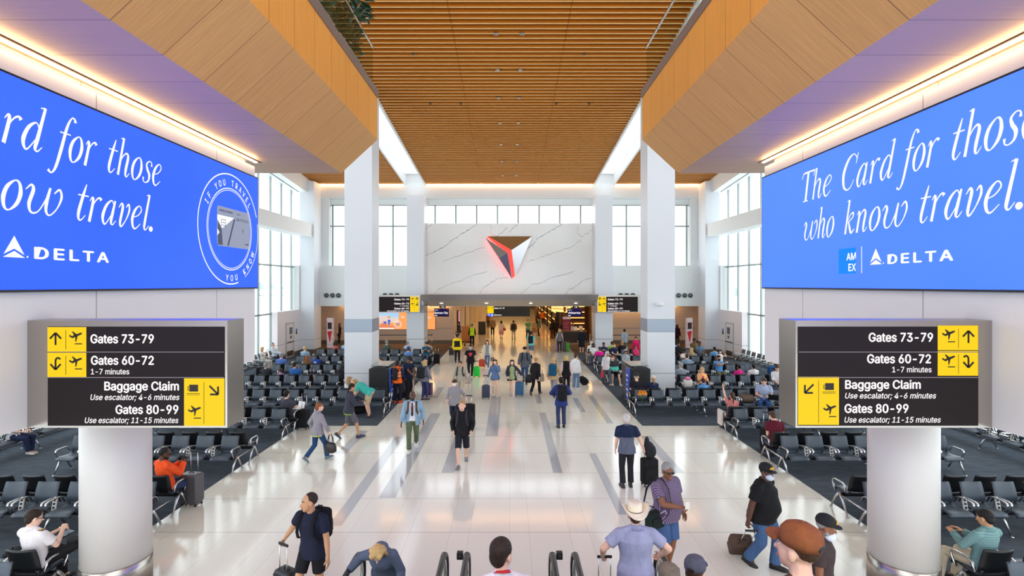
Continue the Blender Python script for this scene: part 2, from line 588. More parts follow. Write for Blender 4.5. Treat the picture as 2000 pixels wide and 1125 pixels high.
# round downlights between the slats
i = 0
FIXW = emit('downlight_glow', (255, 240, 214), 4.0)
for y in (18.35, 20.9, 23.4, 26.2, 29.2, 32.1, 35.0):
    for x in (-0.50, 0.44):
        d = empty('ceiling_downlight', (x, y + 0.19, roof(y + .19)), 0, 'small round downlight in the slat ceiling', 'downlight', 'paired downlights in the slat ceiling')
        MB().lathe([(.05, -.012), (.09, -.02), (.095, -.005), (.095, .03)], seg=16).build('ring', STEEL, d)
        MB().lathe([(.001, -.006), (.062, -.006), (.062, .02)], seg=16).build('lamp', FIXW, d)
for x, y in ((-3.75, 19.7), (2.9, 19.7), (3.75, 24.0), (-3.75, 24.0), (2.2, 24.0), (-2.3, 24.0), (-4.0, 28.0), (3.9, 28.0), (-9.3, 34), (9.3, 34)):
    d = MB().lathe([(.001, -.03), (.03, -.03), (.045, -.0), (.045, .05)], seg=12).build('sprinkler_head', DARK, None, (x, y + .19, roof(y + .19)))
    tag(d, 'tiny dark sprinkler head in the slat ceiling', 'sprinkler', 'ceiling sprinklers')

# ---- end wall at D = 37.5
DE = 37.5
ew = MB()
PIL = (6.08, 7.31)
# centre and side bays: band, header, sill walls
ew.box(-14.3, 14.3, DE - .25, DE + .4, 11.15, 14.0)
ew.box(-14.3, 14.3, DE + .25, DE + .5, 10.70, 11.15)
for s in (-1, 1):
    def bx(x0, x1, *r):
        ew.box(min(s * x0, s * x1), max(s * x0, s * x1), *r)
    bx(7.31, 13.75, DE - .5, DE + .5, 3.30, 6.20)
    bx(13.2, 14.3, DE - .1, DE + .5, 6.2, 11.15)
    bx(7.31, 7.5, DE - .1, DE + .5, 6.2, 11.15)
ew.box(-6.08, 6.08, DE + .2, DE + .5, 3.3, 9.30)
struct('wall_end', ew, mat('end_wall_white', (232, 236, 236), rough=.5), label='white end wall with high windows')
for s, nm in ((-1, 'left'), (1, 'right')):
    pb = MB()
    pb.box(min(s * PIL[0], s * PIL[1]), max(s * PIL[0], s * PIL[1]), 36.3, 37.9, 0, 11.2)
    pb.m = 1
    pb.box(min(s * (PIL[0] - .006), s * (PIL[1] + .006)), max(s * (PIL[0] - .006), s * (PIL[1] + .006)), 36.294, 37.9, 2.83, 3.42)
    pb.m = 2
    pb.box(min(s * (PIL[0] - .003), s * (PIL[1] + .003)), max(s * (PIL[0] - .003), s * (PIL[1] + .003)), 36.297, 37.9, 0.98, 1.01)
    struct('wall_end_pilaster_' + nm, pb, [GREYWHITE, BAND, JOINT], label='square pier on the %s of the concourse opening' % nm)
    # square pillar in the hall
    c = empty('square_pillar', (s * 6.6, 22.9, 0), 0, 'tall square white pillar with blue-grey band, %s of the walkway' % nm, 'pillar', 'square hall pillars')
    MB().box(-.6, .6, -.6, .6, 0, roof(22.9) - .1).build('shaft', GREYWHITE, c)
    MB().box(-.607, .607, -.607, .607, 2.80, 3.33).build('metal_band', BAND, c)
    jb = MB().box(-.604, .604, -.604, .604, 0.98, 1.0)
    jb.box(-.604, .604, -.604, .604, 2.785, 2.80).box(-.604, .604, -.604, .604, 3.33, 3.345)
    jb.build('joint_line', JOINT, c)
    if s > 0:
        MB().ell((-.1, -.68, 4.0), (.2, .10, .09)).build('camera_dome', WHITE, c)
# end windows
def window_grid(name, x0, x1, z0, z1, y, mullx, transz, label):
    r = empty(name, (0, y, 0))
    r['kind'] = 'structure'
    r['label'] = label
    fb = MB()
    for x in mullx:
        fb.box(x - .055, x + .055, -.08, .08, z0, z1)
    for z in transz:
        fb.box(x0, x1, -.07, .07, z - .05, z + .05)
    fb.box(x0, x1, -.08, .08, z1 - .06, z1)
    fb.box(x0, x1, -.08, .08, z0, z0 + .05)
    fb.build('window_frame', MULL, r)['kind'] = 'structure'
    MB().add([(x0, 0, z0), (x1, 0, z0), (x1, 0, z1), (x0, 0, z1)], [(0, 1, 2, 3)]).build('window_pane', PANE, r)['kind'] = 'structure'
    return r
window_grid('window_1', -6.05, 6.05, 9.30, 10.72, DE + .35, [-5.51 + 1.535 * k for k in range(8)], [], 'band of high windows over the marble wall')
window_grid('window_2', -13.3, -7.45, 6.2, 10.72, DE + .3, [-13.05, -10.85, -8.6], [9.16], 'tall end window left of the marble wall')
window_grid('window_3', 7.45, 13.3, 6.2, 10.72, DE + .3, [13.05, 10.85, 8.6], [9.16], 'tall end window right of the marble wall')
# warm light strip under the ceiling edge
for x0, x1, nm in ((-6.0, 6.0, 'centre'), (-14.2, -7.7, 'left'), (7.7, 14.2, 'right')):
    lg = empty('ceiling_edge_light', ((x0 + x1) / 2, 37.20, roof(37.2) - .04), 0, 'thin warm light line where the slat ceiling meets the end wall, %s bay' % nm, 'light', 'ceiling edge lights')
    h = (x1 - x0) / 2
    MB().box(-h, h, -.03, .03, 0.0, .03).build('light_strip', emit('edge_glow', (255, 190, 120), 7.0), lg)

# ---- marble wall and the metal canopy over the concourse opening
def marble():
    m, t, b = nt('veined_marble')
    tc = N(t, 'ShaderNodeTexCoord')
    nz = N(t, 'ShaderNodeTexNoise', i_Scale=1.6, i_Detail=8.0, i_Roughness=0.6, i_Distortion=1.2)
    t.links.new(tc.outputs['Object'], nz.inputs['Vector'])
    v = fmath(t, 'ABSOLUTE', fmath(t, 'SUBTRACT', nz.outputs[0], 0.5))
    r = N(t, 'ShaderNodeValToRGB')
    e = r.color_ramp.elements
    e[0].position, e[0].color = 0.0, lin((222, 222, 224))
    e[1].position, e[1].color = 0.008, lin((234, 234, 232))
    t.links.new(v, r.inputs[0])
    t.links.new(r.outputs[0], b.inputs['Base Color'])
    b.inputs['Roughness'].default_value = 0.15
    return m
VEINS = [(5.5, [(120, 605), (180, 590), (250, 555), (310, 520), (330, 490), (390, 455), (450, 420), (500, 385), (540, 358)]), (3, [(260, 655), (330, 635), (400, 610), (470, 585), (540, 560), (605, 540)]),
         (4, [(645, 358), (655, 390), (650, 430), (670, 450), (700, 455), (720, 435), (745, 430), (785, 380)]), (5, [(795, 432), (830, 385), (865, 358)]),
         (5.5, [(940, 560), (1000, 510), (1020, 475), (1100, 430), (1160, 395), (1220, 358)]), (3, [(940, 660), (1010, 640), (1080, 610), (1150, 590), (1230, 565), (1295, 540), (1340, 510), (1385, 470)]),
         (4, [(1335, 358), (1345, 400), (1340, 430), (1380, 465), (1400, 440), (1430, 435), (1458, 400)]), (3, [(190, 925), (230, 885), (285, 850), (350, 830), (410, 815), (480, 775), (560, 755), (625, 735)]),
         (4, [(545, 925), (590, 870), (640, 840), (690, 800), (740, 790), (785, 785)]), (3, [(880, 925), (930, 880), (975, 845), (1060, 825), (1130, 790), (1220, 765), (1320, 735)]),
         (4, [(1235, 925), (1280, 880), (1340, 850), (1390, 805), (1455, 790)]), (5, [(120, 410), (145, 385), (180, 358)])]
mw = MB().box(-6.07, 6.07, 37.25, 37.69, 4.0, 9.32)
mw.m = 1
random.seed(5)
for w, pts in VEINS:                     # the slab's dark veins, inlaid in its face
    q = []
    for i in range(len(pts) - 1):
        for k in range(4):
            q.append((pts[i][0] + (pts[i + 1][0] - pts[i][0]) * k / 4 + random.uniform(-5, 5), pts[i][1] + (pts[i + 1][1] - pts[i][1]) * k / 4 + random.uniform(-4, 4)))
    q.append(pts[-1])
    P2 = [((800 + x / 4.092 - CX) * .03725, EYE - (350 + y / 4.092 - CY) * .03725) for x, y in q]
    vs, fs = [], []
    for i, p in enumerate(P2):
        wd = w * .0058 * random.uniform(.45, 1.25) * (.35 if i in (0, len(P2) - 1) else 1)
        vs += [(p[0], 37.2485, p[1] - wd), (p[0], 37.2485, p[1] + wd)]
    for i in range(len(P2) - 1):
        fs.append((2 * i, 2 * i + 2, 2 * i + 3, 2 * i + 1))
    mw.add(vs, fs)
struct('wall_end_marble', mw, [marble(), mat('marble_vein', (158, 161, 168), rough=.2, noise=.2, nscale=6)], label='grey-veined white marble wall over the concourse opening')
cb = MB()
cb.prism([(33.9, 4.18), (33.9, 3.83), (37.22, 3.31), (37.24, 3.28), (37.24, 4.18)], 0, -5.86, 5.86)
cn = cb.build('concourse_canopy', mat('canopy_white', (206, 208, 208), rough=.45))
tag(cn, 'long canopy with brushed steel front edge over the concourse opening', 'canopy')
MB().box(-5.88, 5.88, 33.86, 33.9, 3.82, 4.2).build('steel_edge', mat('mirror_steel', (104, 97, 94), rough=.28, metal=1.0), cn)
for x in (-4.75, -1.62, 1.47, 4.6):
    d = empty('canopy_downlight', (x, 35.6, 3.538), 0, 'small recessed downlight in the sloping canopy underside', 'downlight', 'canopy downlights')
    MB().lathe([(.001, -.02), (.10, -.02), (.10, .02)], seg=14).build('lamp', FIXW, d)
    MB().lathe([(.10, -.024), (.13, -.02), (.13, .01)], seg=14).build('ring', WHITE, d)

# ---- side walls: high glazing, beam, corner column, vestibule
for s, nm in ((-1, 'left'), (1, 'right')):
    def bx(mb, x0, x1, *r):
        return mb.box(min(s * x0, s * x1), max(s * x0, s * x1), *r)
    # fascia under the roof edge
    fb = MB()
    for xa, xb, d0, d1 in ((14.2, 14.35, -0.95, .4), (14.35, 15.5, -0.95, -0.85)):
        slab(fb, min(s * xa, s * xb), max(s * xa, s * xb), DB + .05, 37.6, d0, d1)
    struct('wall_%s_fascia' % nm, fb, WHITE, label='white sloping fascia above the %s windows' % nm)
    slab_b = MB()
    slab(slab_b, min(s * 14.72, s * 14.78), max(s * 14.72, s * 14.78), DB + .05, 35.8, -0.965, -0.94)
    struct('trim_%s_slot' % nm, slab_b, DARK, label='dark slot line in the %s fascia soffit' % nm)
    struct('wall_%s_beam' % nm, bx(MB(), 13.84, 14.7, DB + .05, 35.9, 8.20, 9.10), WHITE, label='white cross beam before the %s windows' % nm)
    cc = bx(MB(), 13.72, 14.72, 35.9, 37.24, 0, 12.12)
    cc.m = 1
    bx(cc, 13.717, 14.72, 35.897, 37.4, .98, 1.0)
    bx(cc, 13.70, 14.73, 35.88, 37.4, 0, .32)
    cc.mi[-6:] = [2] * 6
    struct('wall_%s_corner_pier' % nm, cc, [GREYWHITE, JOINT, BROWNBASE], label='white corner pier at the far %s' % nm)
    struct('wall_%s_ledge' % nm, bx(MB(), 14.72, 15.4, 35.75, 37.5, 3.1, 6.2), WHITE)
    vb = bx(MB(), 14.65, 15.4, 32.3, 35.9, 0, 3.12)
    vb.m = 1
    bx(vb, 14.647, 15.4, 32.297, 35.9, 0.98, 1.0)
    vb.m = 2
    bx(vb, 14.63, 15.4, 32.28, 35.9, 0, 0.3)
    struct('wall_%s_vestibule' % nm, vb, [mat('vestibule_white', (232, 226, 228), rough=.5), JOINT, BROWNBASE], label='low white jet-bridge vestibule at the %s' % nm)
    # vestibule door with push bar and notices
    d = empty('door_%d' % (1 if s < 0 else 2), (s * 14.645, 34.1, 0))
    d['kind'] = 'structure'
    d['label'] = 'white fire door of the %s vestibule' % nm
    for o in (MB().box(-.02, .02, -.55, .55, .05, 2.25).build('door_leaf', mat('door_grey_white', (222, 218, 220), rough=.45), d),
              MB().box(-.03, .03, -.62, -.55, 0, 2.3).box(-.03, .03, .55, .62, 0, 2.3).box(-.03, .03, -.62, .62, 2.25, 2.32).build('door_frame', mat('frame_grey', (176, 176, 180), rough=.4), d),
              MB().box(-.08, .08, -.5, .5, 1.0, 1.06).build('door_handle', DARK, d),
              MB().box(-.028, .028, -.1, .35, 1.55, 2.0).box(-.028, .028, 0, .25, 1.25, 1.45).build('door_notice', mat('notice_grey', (96, 100, 104), rough=.6), d),
              MB().box(-.028, .028, -.5, .5, .1, .45).build('kick_plate', STEEL, d)):
        o['kind'] = 'structure'
    rd = empty('card_reader', (s * 14.64, 35.15, 1.45), 0, 'small blue and black card reader beside the %s vestibule door' % nm, 'card reader', 'card readers')
    MB().box(-.02, .02, -.07, .07, 0, .28).build('reader_body', BLACK, rd)
    MB().box(-.024, .024, -.07, .07, .2, .38).build('reader_panel', mat('reader_blue', (60, 120, 190)), rd)
    # glazing
    wn = empty('window_%d' % (4 if s < 0 else 5), (s * 15.1, 0, 0))
    wn['kind'] = 'structure'
    wn['label'] = 'tall side glazing on the %s' % nm
    mbm, fin, tr = MB(), MB(), MB()
    ys = [35.4 - 1.55 * k for k in range(24)]
    for y in ys:
        top = 12.0 if y > DB else Z0
        mbm.box(-.05, .05, y - .04, y + .04, 0.2, top)
        fx = sorted((-s * .05, -s * .05 + s * .40))
        fin.box(.05 * s if s > 0 else -.42, .42 if s > 0 else -.05, y - .03, y + .03, 0.2, top)
    for z in (.2, 3.0, 6.08, 8.65):
        tr.box(-.05, .05, -2, 35.8, z - .045, z + .045)
    mbm.build('window_mullion', MULL, wn)['kind'] = 'structure'
    fin.build('window_fin', FINW, wn)['kind'] = 'structure'
    tr.build('window_transom', MULL, wn)['kind'] = 'structure'
    MB().add([(0, -2, .2), (0, 35.8, .2), (0, 35.8, 13.0), (0, -2, 13.0)], [(0, 1, 2, 3)]).build('window_pane', PANE, wn)['kind'] = 'structure'
    sl = bx(MB(), 14.95, 15.5, -2, 32.3, 0, .22)
    struct('baseboard_' + nm, sl, mat('sill_steel', (196, 200, 202), rough=.35, metal=.5), label='low metal sill under the %s glazing' % nm)

# ---- gate lounges behind the end wall and the long shop concourse
DBK = 41.8
LW = mat('lounge_wall', (204, 184, 164), rough=.6)
for s, nm in ((-1, 'left'), (1, 'right')):
    def bx(mb, x0, x1, *r):
        return mb.box(min(s * x0, s * x1), max(s * x0, s * x1), *r)
    XI = 4.6 if s < 0 else 6.75
    lb = bx(MB(), XI, 15.7, DBK, DBK + .4, 0, 3.6)
    bx(lb, 15.4, 15.7, 37.5, DBK, 0, 3.6)
    lb.m = 1
    bx(lb, XI, 15.4, DBK - .02, DBK, 0, .32)
    lb.m = 2
    bx(lb, XI, 15.4, DBK - .012, DBK, 1.28, 1.31)
    struct('wall_lounge_' + nm, lb, [LW, BROWNBASE, JOINT], label='tan back wall of the %s gate lounge' % nm)
    struct('ceiling_lounge_' + nm, bx(MB(), 4.95, 15.7, 37.9, DBK + .4, 3.45, 3.6), WHITE, label='low ceiling of the %s gate lounge' % nm)
    lg = empty('lounge_cove_light', (s * 9.3, DBK - .25, 3.40), 0, 'warm cove light along the back wall of the %s gate lounge' % nm, 'light', 'lounge cove lights')
    MB().box(-4.3, 4.3, -.05, .05, 0, .03).build('light_strip', emit('lounge_glow', (255, 200, 130), 10.0), lg)
    # corridor wall
    cw = bx(MB(), 4.6, 4.9, DBK + .4 if s < 0 else 46.2, 112, 0, 3.5)
    if s > 0:
        cw.box(4.9, 7.0, 46.0, 46.2, 0, 3.6).box(6.75, 7.0, DBK + .4, 46.0, 0, 3.6).box(4.95, 7.0, DBK + .4, 46.2, 3.5, 3.6)
    struct('wall_concourse_' + nm, cw, mat('concourse_wall_' + nm, (232, 218, 198) if s < 0 else (96, 68, 46), rough=.5), label='%s wall of the shop concourse' % nm)
struct('ceiling_concourse', MB().box(-4.9, 4.9, 37.7, 112, 3.5, 3.7), mat('concourse_ceiling', (216, 196, 168), rough=.6), label='low ceiling of the shop concourse')
struct('wall_concourse_end', MB().box(-4.9, 4.9, 112, 112.3, 0, 3.7), mat('concourse_end', (206, 190, 170)), label='far end of the shop concourse')
for k in range(14):
    y = 43 + k * 4.6
    d = empty('concourse_ceiling_light', (0, y, 3.495), 0, 'warm ceiling light panel in the shop concourse', 'light', 'concourse ceiling lights')
    MB().box(-3.6, 3.6, -.35, .35, -.03, -.005).build('diffuser', emit('concourse_glow', (255, 210, 146), 1.4), d)
    MB().box(-3.65, 3.65, -.4, .4, -.02, 0).build('frame', WHITE, d)

# fronts along the concourse: white piers with dark door frames on the left, amber shop fronts on the right
for k in range(6):
    y = 47.5 + k * 6.0
    pb = MB().box(-4.62, -4.25, y, y + .8, 0, 3.5)
    struct('wall_concourse_pier', pb, mat('pier_white', (226, 216, 202), rough=.5), label='white pier along the left concourse wall')
    db = MB().box(-4.62, -4.5, y + 1.6, y + 1.75, 0, 2.9).box(-4.62, -4.5, y + 4.4, y + 4.55, 0, 2.9).box(-4.62, -4.5, y + 1.6, y + 4.55, 2.75, 2.9)
    db.m = 1
    db.box(-4.62, -4.56, y + 1.75, y + 4.4, .05, 2.75)
    struct('door_concourse', db, [mat('shop_frame_dark', (44, 36, 32), rough=.4), mat('shop_glass_brown', (120, 92, 70), rough=.15)], label='dark framed shop door on the left concourse wall')
    r = empty('shop_facade', (4.55, y + 2.0, 0), 0, 'dark shop facade with amber shelf lights on the right concourse wall', 'shop', 'shop facades on the right of the concourse')
    MB().box(-.25, .04, -1.9, 1.9, 0, 3.0).build('front_panel', mat('shop_dark', (52, 36, 26), rough=.4), r)
    for j in range(3):
        MB().box(-.28, -.25, -1.6, 1.6, .8 + j * .7, .86 + j * .7).build('shelf_light', emit('front_glow', (255, 170, 80), 1.3), r)
        for i in range(5):
            MB().box(-.33, -.25, -1.5 + i * .65, -1.1 + i * .65, .9 + j * .7, 1.15 + j * .7).build('display_panel', mat('shop_item_%d' % ((i + j) % 4), ((150, 90, 40), (70, 60, 56), (190, 150, 100), (110, 40, 36))[(i + j) % 4], rough=.5), r)

# ---- upstairs landing under the camera
struct('floor_landing', MB().box(-6, 6, -2, 0.15, 3.0, 3.3), TERR, label='upper landing at the head of the escalators')
# apron outside
APRON = mat('apron_concrete', (226, 228, 228), rough=.9)
struct('floor_apron', MB().box(-400, -15.6, -60, 500, -4.2, -4.0).box(15.6, 400, -60, 500, -4.2, -4.0).box(-15.6, 15.6, 121, 500, -4.2, -4.0), APRON, label='pale airfield apron outside')
# ================================================================ SCREENS AND SIGNS
try:                                     # the plain grotesque that ships with Blender
    import os
    SANS = bpy.data.fonts.load(os.path.join(bpy.utils.system_resource('DATAFILES'), 'fonts', 'Inter.woff2'))
except Exception:
    SANS = None
def ftext(body, size, font_off=0.0, shear=0.0, align='LEFT', space=1.0, ext=0.0):
    """flat lettering -> list of (verts, faces) in the x/z plane, baseline at z = 0"""
    c = bpy.data.curves.new('lettering', 'FONT')
    c.body = body
    if SANS:
        c.font = SANS
    c.size = size
    c.shear = shear
    c.align_x = align
    c.space_character = space
    c.resolution_u = 4
    o = bpy.data.objects.new('lettering', c)
    COL.objects.link(o)
    dg = bpy.context.evaluated_depsgraph_get()
    me = bpy.data.meshes.new_from_object(o.evaluated_get(dg))
    v0 = [(v.co.x, 0.0, v.co.y) for v in me.vertices]
    f0 = [tuple(p.vertices) for p in me.polygons]
    vs, fs = [], []
    r = font_off * size * 0.8             # heavier weight: the outline laid down again slightly shifted
    for dx, dz in (((0, 0),) if r <= 0 else ((r, 0), (-r, 0), (0, r * .7), (0, -r * .7))):
        n = len(vs)
        vs += [(v[0] + dx, 0.0, v[2] + dz) for v in v0]
        fs += [tuple(i + n for i in f) for f in f0]
    bpy.data.objects.remove(o)
    bpy.data.curves.remove(c)
    bpy.data.meshes.remove(me)
    return vs, fs

def put_text(mb, body, u, w, size, y=-0.004, off=0.012, shear=0.0, align='LEFT', space=1.0, fit=None, sx=1.0):
    vs, fs = ftext(body, size, off, shear, 'LEFT', space)
    x0, x1 = min(v[0] for v in vs), max(v[0] for v in vs)
    k = sx
    if fit:
        k = fit / (x1 - x0)
    wd = (x1 - x0) * k
    base = {'LEFT': u, 'RIGHT': u - wd, 'CENTER': u - wd / 2}[align]
    mb.add([(base + (v[0] - x0) * k, y, w + v[2]) for v in vs], fs)

def flat(mb, poly, y=-0.004):
    """flat shape in the sign plane facing -y"""
    mb.add([(p[0], y, p[1]) for p in poly], [tuple(range(len(poly)))])
def rect(mb, u0, u1, w0, w1, y=-0.004):
    flat(mb, [(u0, w0), (u1, w0), (u1, w1), (u0, w1)], y)
def bar(mb, a, b, t, y=-0.004):
    a, b = Vector(a), Vector(b)
    d = (b - a).normalized()
    n = Vector((-d.y, d.x)) * t / 2
    flat(mb, [a - n, b - n, b + n, a + n], y)
def stroke(mb, pts, ws, y=-0.004, closed=False, sub=7, tr=lambda p: p):
    """ribbon of varying width along a smooth curve"""
    P = [Vector(p) for p in pts]
    n = len(P)
    out, wd = [], []
    segs = n if closed else n - 1
    for i in range(segs):
        def g(j):
            return P[j % n] if closed else P[min(max(j, 0), n - 1)]
        p0, p1, p2, p3 = g(i - 1), g(i), g(i + 1), g(i + 2)
        for k in range(sub):
            t = k / sub
            out.append(0.5 * ((2 * p1) + (p2 - p0) * t + (2 * p0 - 5 * p1 + 4 * p2 - p3) * t * t + (3 * p1 - p0 - 3 * p2 + p3) * t ** 3))
            wa, wb = ws[i % n], ws[(i + 1) % n]
            wd.append(wa + (wb - wa) * t)
    if not closed:
        out.append(P[-1])
        wd.append(ws[-1])
    m = len(out)
    vs = []
    for i in range(m):
        d = (out[(i + 1) % m] - out[i - 1]) if closed else (out[min(i + 1, m - 1)] - out[max(i - 1, 0)])
        if d.length < 1e-9:
            d = Vector((1, 0))
        d.normalize()
        nn = Vector((-d.y, d.x)) * wd[i] / 2
        for q in (out[i] - nn, out[i] + nn):
            q = tr(q)
            vs.append((q[0], y, q[1]))
    fs = []
    for i in range(m if closed else m - 1):
        a, b = 2 * i, 2 * ((i + 1) % m)
        fs.append((a, b, b + 1, a + 1))
    mb.add(vs, fs)
def disc(mb, c, r, y=-0.004, seg=20, ry=None):
    flat(mb, [(c[0] + r * math.cos(2 * math.pi * i / seg), c[1] + (ry or r) * math.sin(2 * math.pi * i / seg)) for i in range(seg)], y)
def ringf(mb, c, r0, r1, a0=0, a1=360, y=-0.004, seg=64):
    vs, fs = [], []
    n = max(3, int(seg * (a1 - a0) / 360))
    for i in range(n + 1):
        a = R(a0 + (a1 - a0) * i / n)
        for r in (r0, r1):
            vs.append((c[0] + r * math.cos(a), y, c[1] + r * math.sin(a)))
    for i in range(n):
        fs.append((2 * i, 2 * i + 1, 2 * i + 3, 2 * i + 2))
    mb.add(vs, fs)

# ---- an italic high-contrast serif, drawn stroke by stroke: (points x,y,width ...), advance
_bowl = [(.38, .50, .03), (.28, .62, .028), (.13, .48, .07), (.06, .22, .09), (.11, .04, .06), (.2, .02, .03), (.36, .30, .02)]
_tail = [(.36, .10, .075), (.38, .03, .05), (.44, .02, .028), (.52, .13, .015)]
_arch = [(.10, .34, .02), (.2, .54, .03), (.31, .62, .05), (.38, .52, .08), (.36, .22, .085), (.37, .05, .06), (.43, .01, .03), (.52, .13, .015)]
_flag = [(.02, .965, .02), (.12, .99, .035)]
_o = ('closed', [(.23, .62, .025), (.09, .47, .075), (.05, .25, .09), (.11, .05, .06), (.22, 0, .025), (.36, .15, .075), (.40, .37, .09), (.34, .57, .06)])
GLYPH = {
    'T': (.60, [[(.02, .78, .02), (.06, .93, .035), (.16, .965, .05), (.60, .965, .05), (.66, .93, .035), (.63, .78, .02)], [(.33, .97, .10), (.33, .02, .10)], [(.2, .015, .03), (.46, .015, .03)]]),
    'h': (.52, [[(.12, 1, .07), (.10, .0, .075)], _flag, _arch]),
    'e': (.42, [[(.07, .30, .02), (.24, .36, .028), (.35, .50, .035), (.31, .60, .035), (.22, .62, .03), (.10, .48, .075), (.05, .26, .09), (.11, .06, .07), (.22, 0, .035), (.39, .15, .015)]]),
    'C': (.68, [[(.62, .70, .02), (.61, .88, .03), (.44, 1.0, .03), (.22, .86, .09), (.08, .50, .115), (.15, .14, .09), (.33, 0, .04), (.5, .07, .03), (.6, .26, .015)], [(.62, .70, .02), (.66, 1.0, .03)]]),
    'a': (.52, [_bowl, [(.40, .63, .05), (.37, .3, .085)] + _tail]),
    'r': (.40, [[(.02, .5, .015), (.08, .6, .04), (.12, .5, .075), (.10, 0, .08)], [(.10, .32, .02), (.2, .54, .03), (.3, .62, .045), (.37, .57, .095)]]),
    'd': (.52, [_bowl, [(.43, 1.0, .06), (.38, .3, .085)] + _tail, [(.32, .965, .02), (.43, .99, .035)]]),
    'f': (.36, [[(.46, .92, .085), (.41, 1.0, .05), (.32, .99, .03), (.23, .75, .07), (.17, .2, .085), (.11, -.2, .07), (.02, -.36, .03), (-.10, -.31, .075)], [(.05, .60, .03), (.38, .60, .03)]]),
    'o': (.46, [_o]),
    't': (.34, [[(.22, .88, .02), (.17, .6, .075), (.12, .22, .085), (.14, .05, .06), (.22, .01, .03), (.33, .14, .015)], [(.02, .60, .03), (.34, .60, .03)]]),
    's': (.36, [[(.32, .49, .065), (.30, .59, .03), (.2, .62, .028), (.10, .52, .055), (.16, .38, .085), (.27, .24, .09), (.27, .08, .055), (.16, 0, .028), (.06, .03, .03), (.03, .14, .065)]]),
    'w': (.70, [[(.0, .48, .015), (.08, .60, .045), (.13, .50, .08), (.10, .2, .08), (.16, .02, .045), (.28, .06, .025), (.38, .35, .03), (.42, .61, .05), (.40, .3, .08), (.42, .08, .06), (.50, .01, .03), (.61, .18, .028), (.66, .44, .06), (.60, .61, .05), (.51, .5, .02)]]),
    'k': (.50, [[(.12, 1, .07), (.10, .0, .075)], _flag, [(.10, .32, .02), (.25, .56, .03), (.36, .60, .06), (.36, .47, .035), (.16, .34, .03)], [(.2, .35, .04), (.29, .15, .085), (.37, .02, .06), (.5, .13, .015)]]),
    'n': (.54, [[(.02, .5, .015), (.08, .6, .04), (.12, .5, .075), (.10, 0, .08)], _arch]),
    'v': (.46, [[(.0, .48, .015), (.08, .60, .045), (.14, .5, .08), (.12, .12, .075), (.18, .0, .04), (.31, .18, .028), (.39, .44, .06), (.34, .61, .05), (.26, .52, .02)]]),
    'l': (.27, [[(.14, 1, .07), (.10, .22, .085), (.11, .05, .06), (.18, .01, .03), (.28, .14, .015)], [(.03, .965, .02), (.14, .99, .035)]]),
    '.': (.2, [('closed', [(.09, .10, .05), (.04, .05, .05), (.09, 0.0, .05), (.14, .05, .05)])]),
    ' ': (.24, []),
}
GLYPH['w'] = (.93, [[(x * 1.36, y, w) for x, y, w in GLYPH['w'][1][0]]])
def script_width(t):
    return sum(GLYPH[c][0] + .035 for c in t)
def script(mb, t, u0, w0, height, width=None, y=-0.004):
    sx = (width / script_width(t)) if width else height * .8
    pen = 0.0
    for c in t:
        adv, sts = GLYPH[c]
        for st in sts:
            cl = False
            if st[0] == 'closed':
                cl, st = True, st[1]
            def tr(p, pen=pen):
                return (u0 + (p[0] / sx) * sx + 0, p[1])
            k = sx
            pts = [(u0 + (pen + p[0]) * k + 0.20 * p[1] * height, w0 + p[1] * height) for p in st]
            stroke(mb, pts, [p[2] * (k + height) / 2 * 1.05 for p in st], y, cl)
        if c == '.':
            disc(mb, (u0 + (pen + .09) * sx, w0 + .05 * height), .075 * height, y)
        pen += adv + .035

LEDBLUE_L = None
def led(name, c0, c1, s):
    """lit LED wall: slight tone drift and fine rows"""
    m, t, b = nt(name)
    b.inputs['Base Color'].default_value = (0.01, 0.01, 0.012, 1)
    b.inputs['Roughness'].default_value = 0.7
    b.inputs['Specular IOR Level'].default_value = 0.1
    tc = N(t, 'ShaderNodeTexCoord')
    nz = N(t, 'ShaderNodeTexNoise', i_Scale=0.35, i_Detail=1.0)
    t.links.new(tc.outputs['Object'], nz.inputs['Vector'])
    wv = N(t, 'ShaderNodeTexWave', wave_type='BANDS', bands_direction='Z')
    wv.inputs['Scale'].default_value = 12.0
    wv.inputs['Distortion'].default_value = 0.4
    t.links.new(tc.outputs['Object'], wv.inputs['Vector'])
    r = N(t, 'ShaderNodeValToRGB')
    r.color_ramp.elements[0].position = .35
    r.color_ramp.elements[1].position = .65
    r.color_ramp.elements[0].color = lin(c0)
    r.color_ramp.elements[1].color = lin(c1)
    t.links.new(nz.outputs[0], r.inputs[0])
    # the blue diodes run far brighter than the picture can show
    bl = N(t, 'ShaderNodeMix', data_type='RGBA', blend_type='MULTIPLY')
    bl.inputs[0].default_value = 1.0
    bl.inputs[7].default_value = (1.0, 1.0, 2.4, 1)
    t.links.new(r.outputs[0], bl.inputs[6])
    t.links.new(bl.outputs[2], b.inputs['Emission Color'])
    t.links.new(fmath(t, 'MULTIPLY', fmath(t, 'ADD', fmath(t, 'MULTIPLY', wv.outputs[0], 0.03), 0.985), s), b.inputs['Emission Strength'])
    return m
ES = 2.0 ** -SC.view_settings.exposure                                # lit surfaces that should read at their own colour under the exposure
LEDW = emit('led_white', (250, 248, 255), ES * 1.1)
SIGNW = emit('sign_letter_white', (255, 248, 250), ES * 1.1)
SIGNY = emit('sign_yellow', (255, 214, 0), ES)
SIGNK = emit('sign_black', (30, 18, 20), ES * 0.8)
SIGNB = emit('sign_blue', (70, 110, 235), ES)
SIGND = mat('sign_symbol_dark', (30, 20, 10), rough=.6)

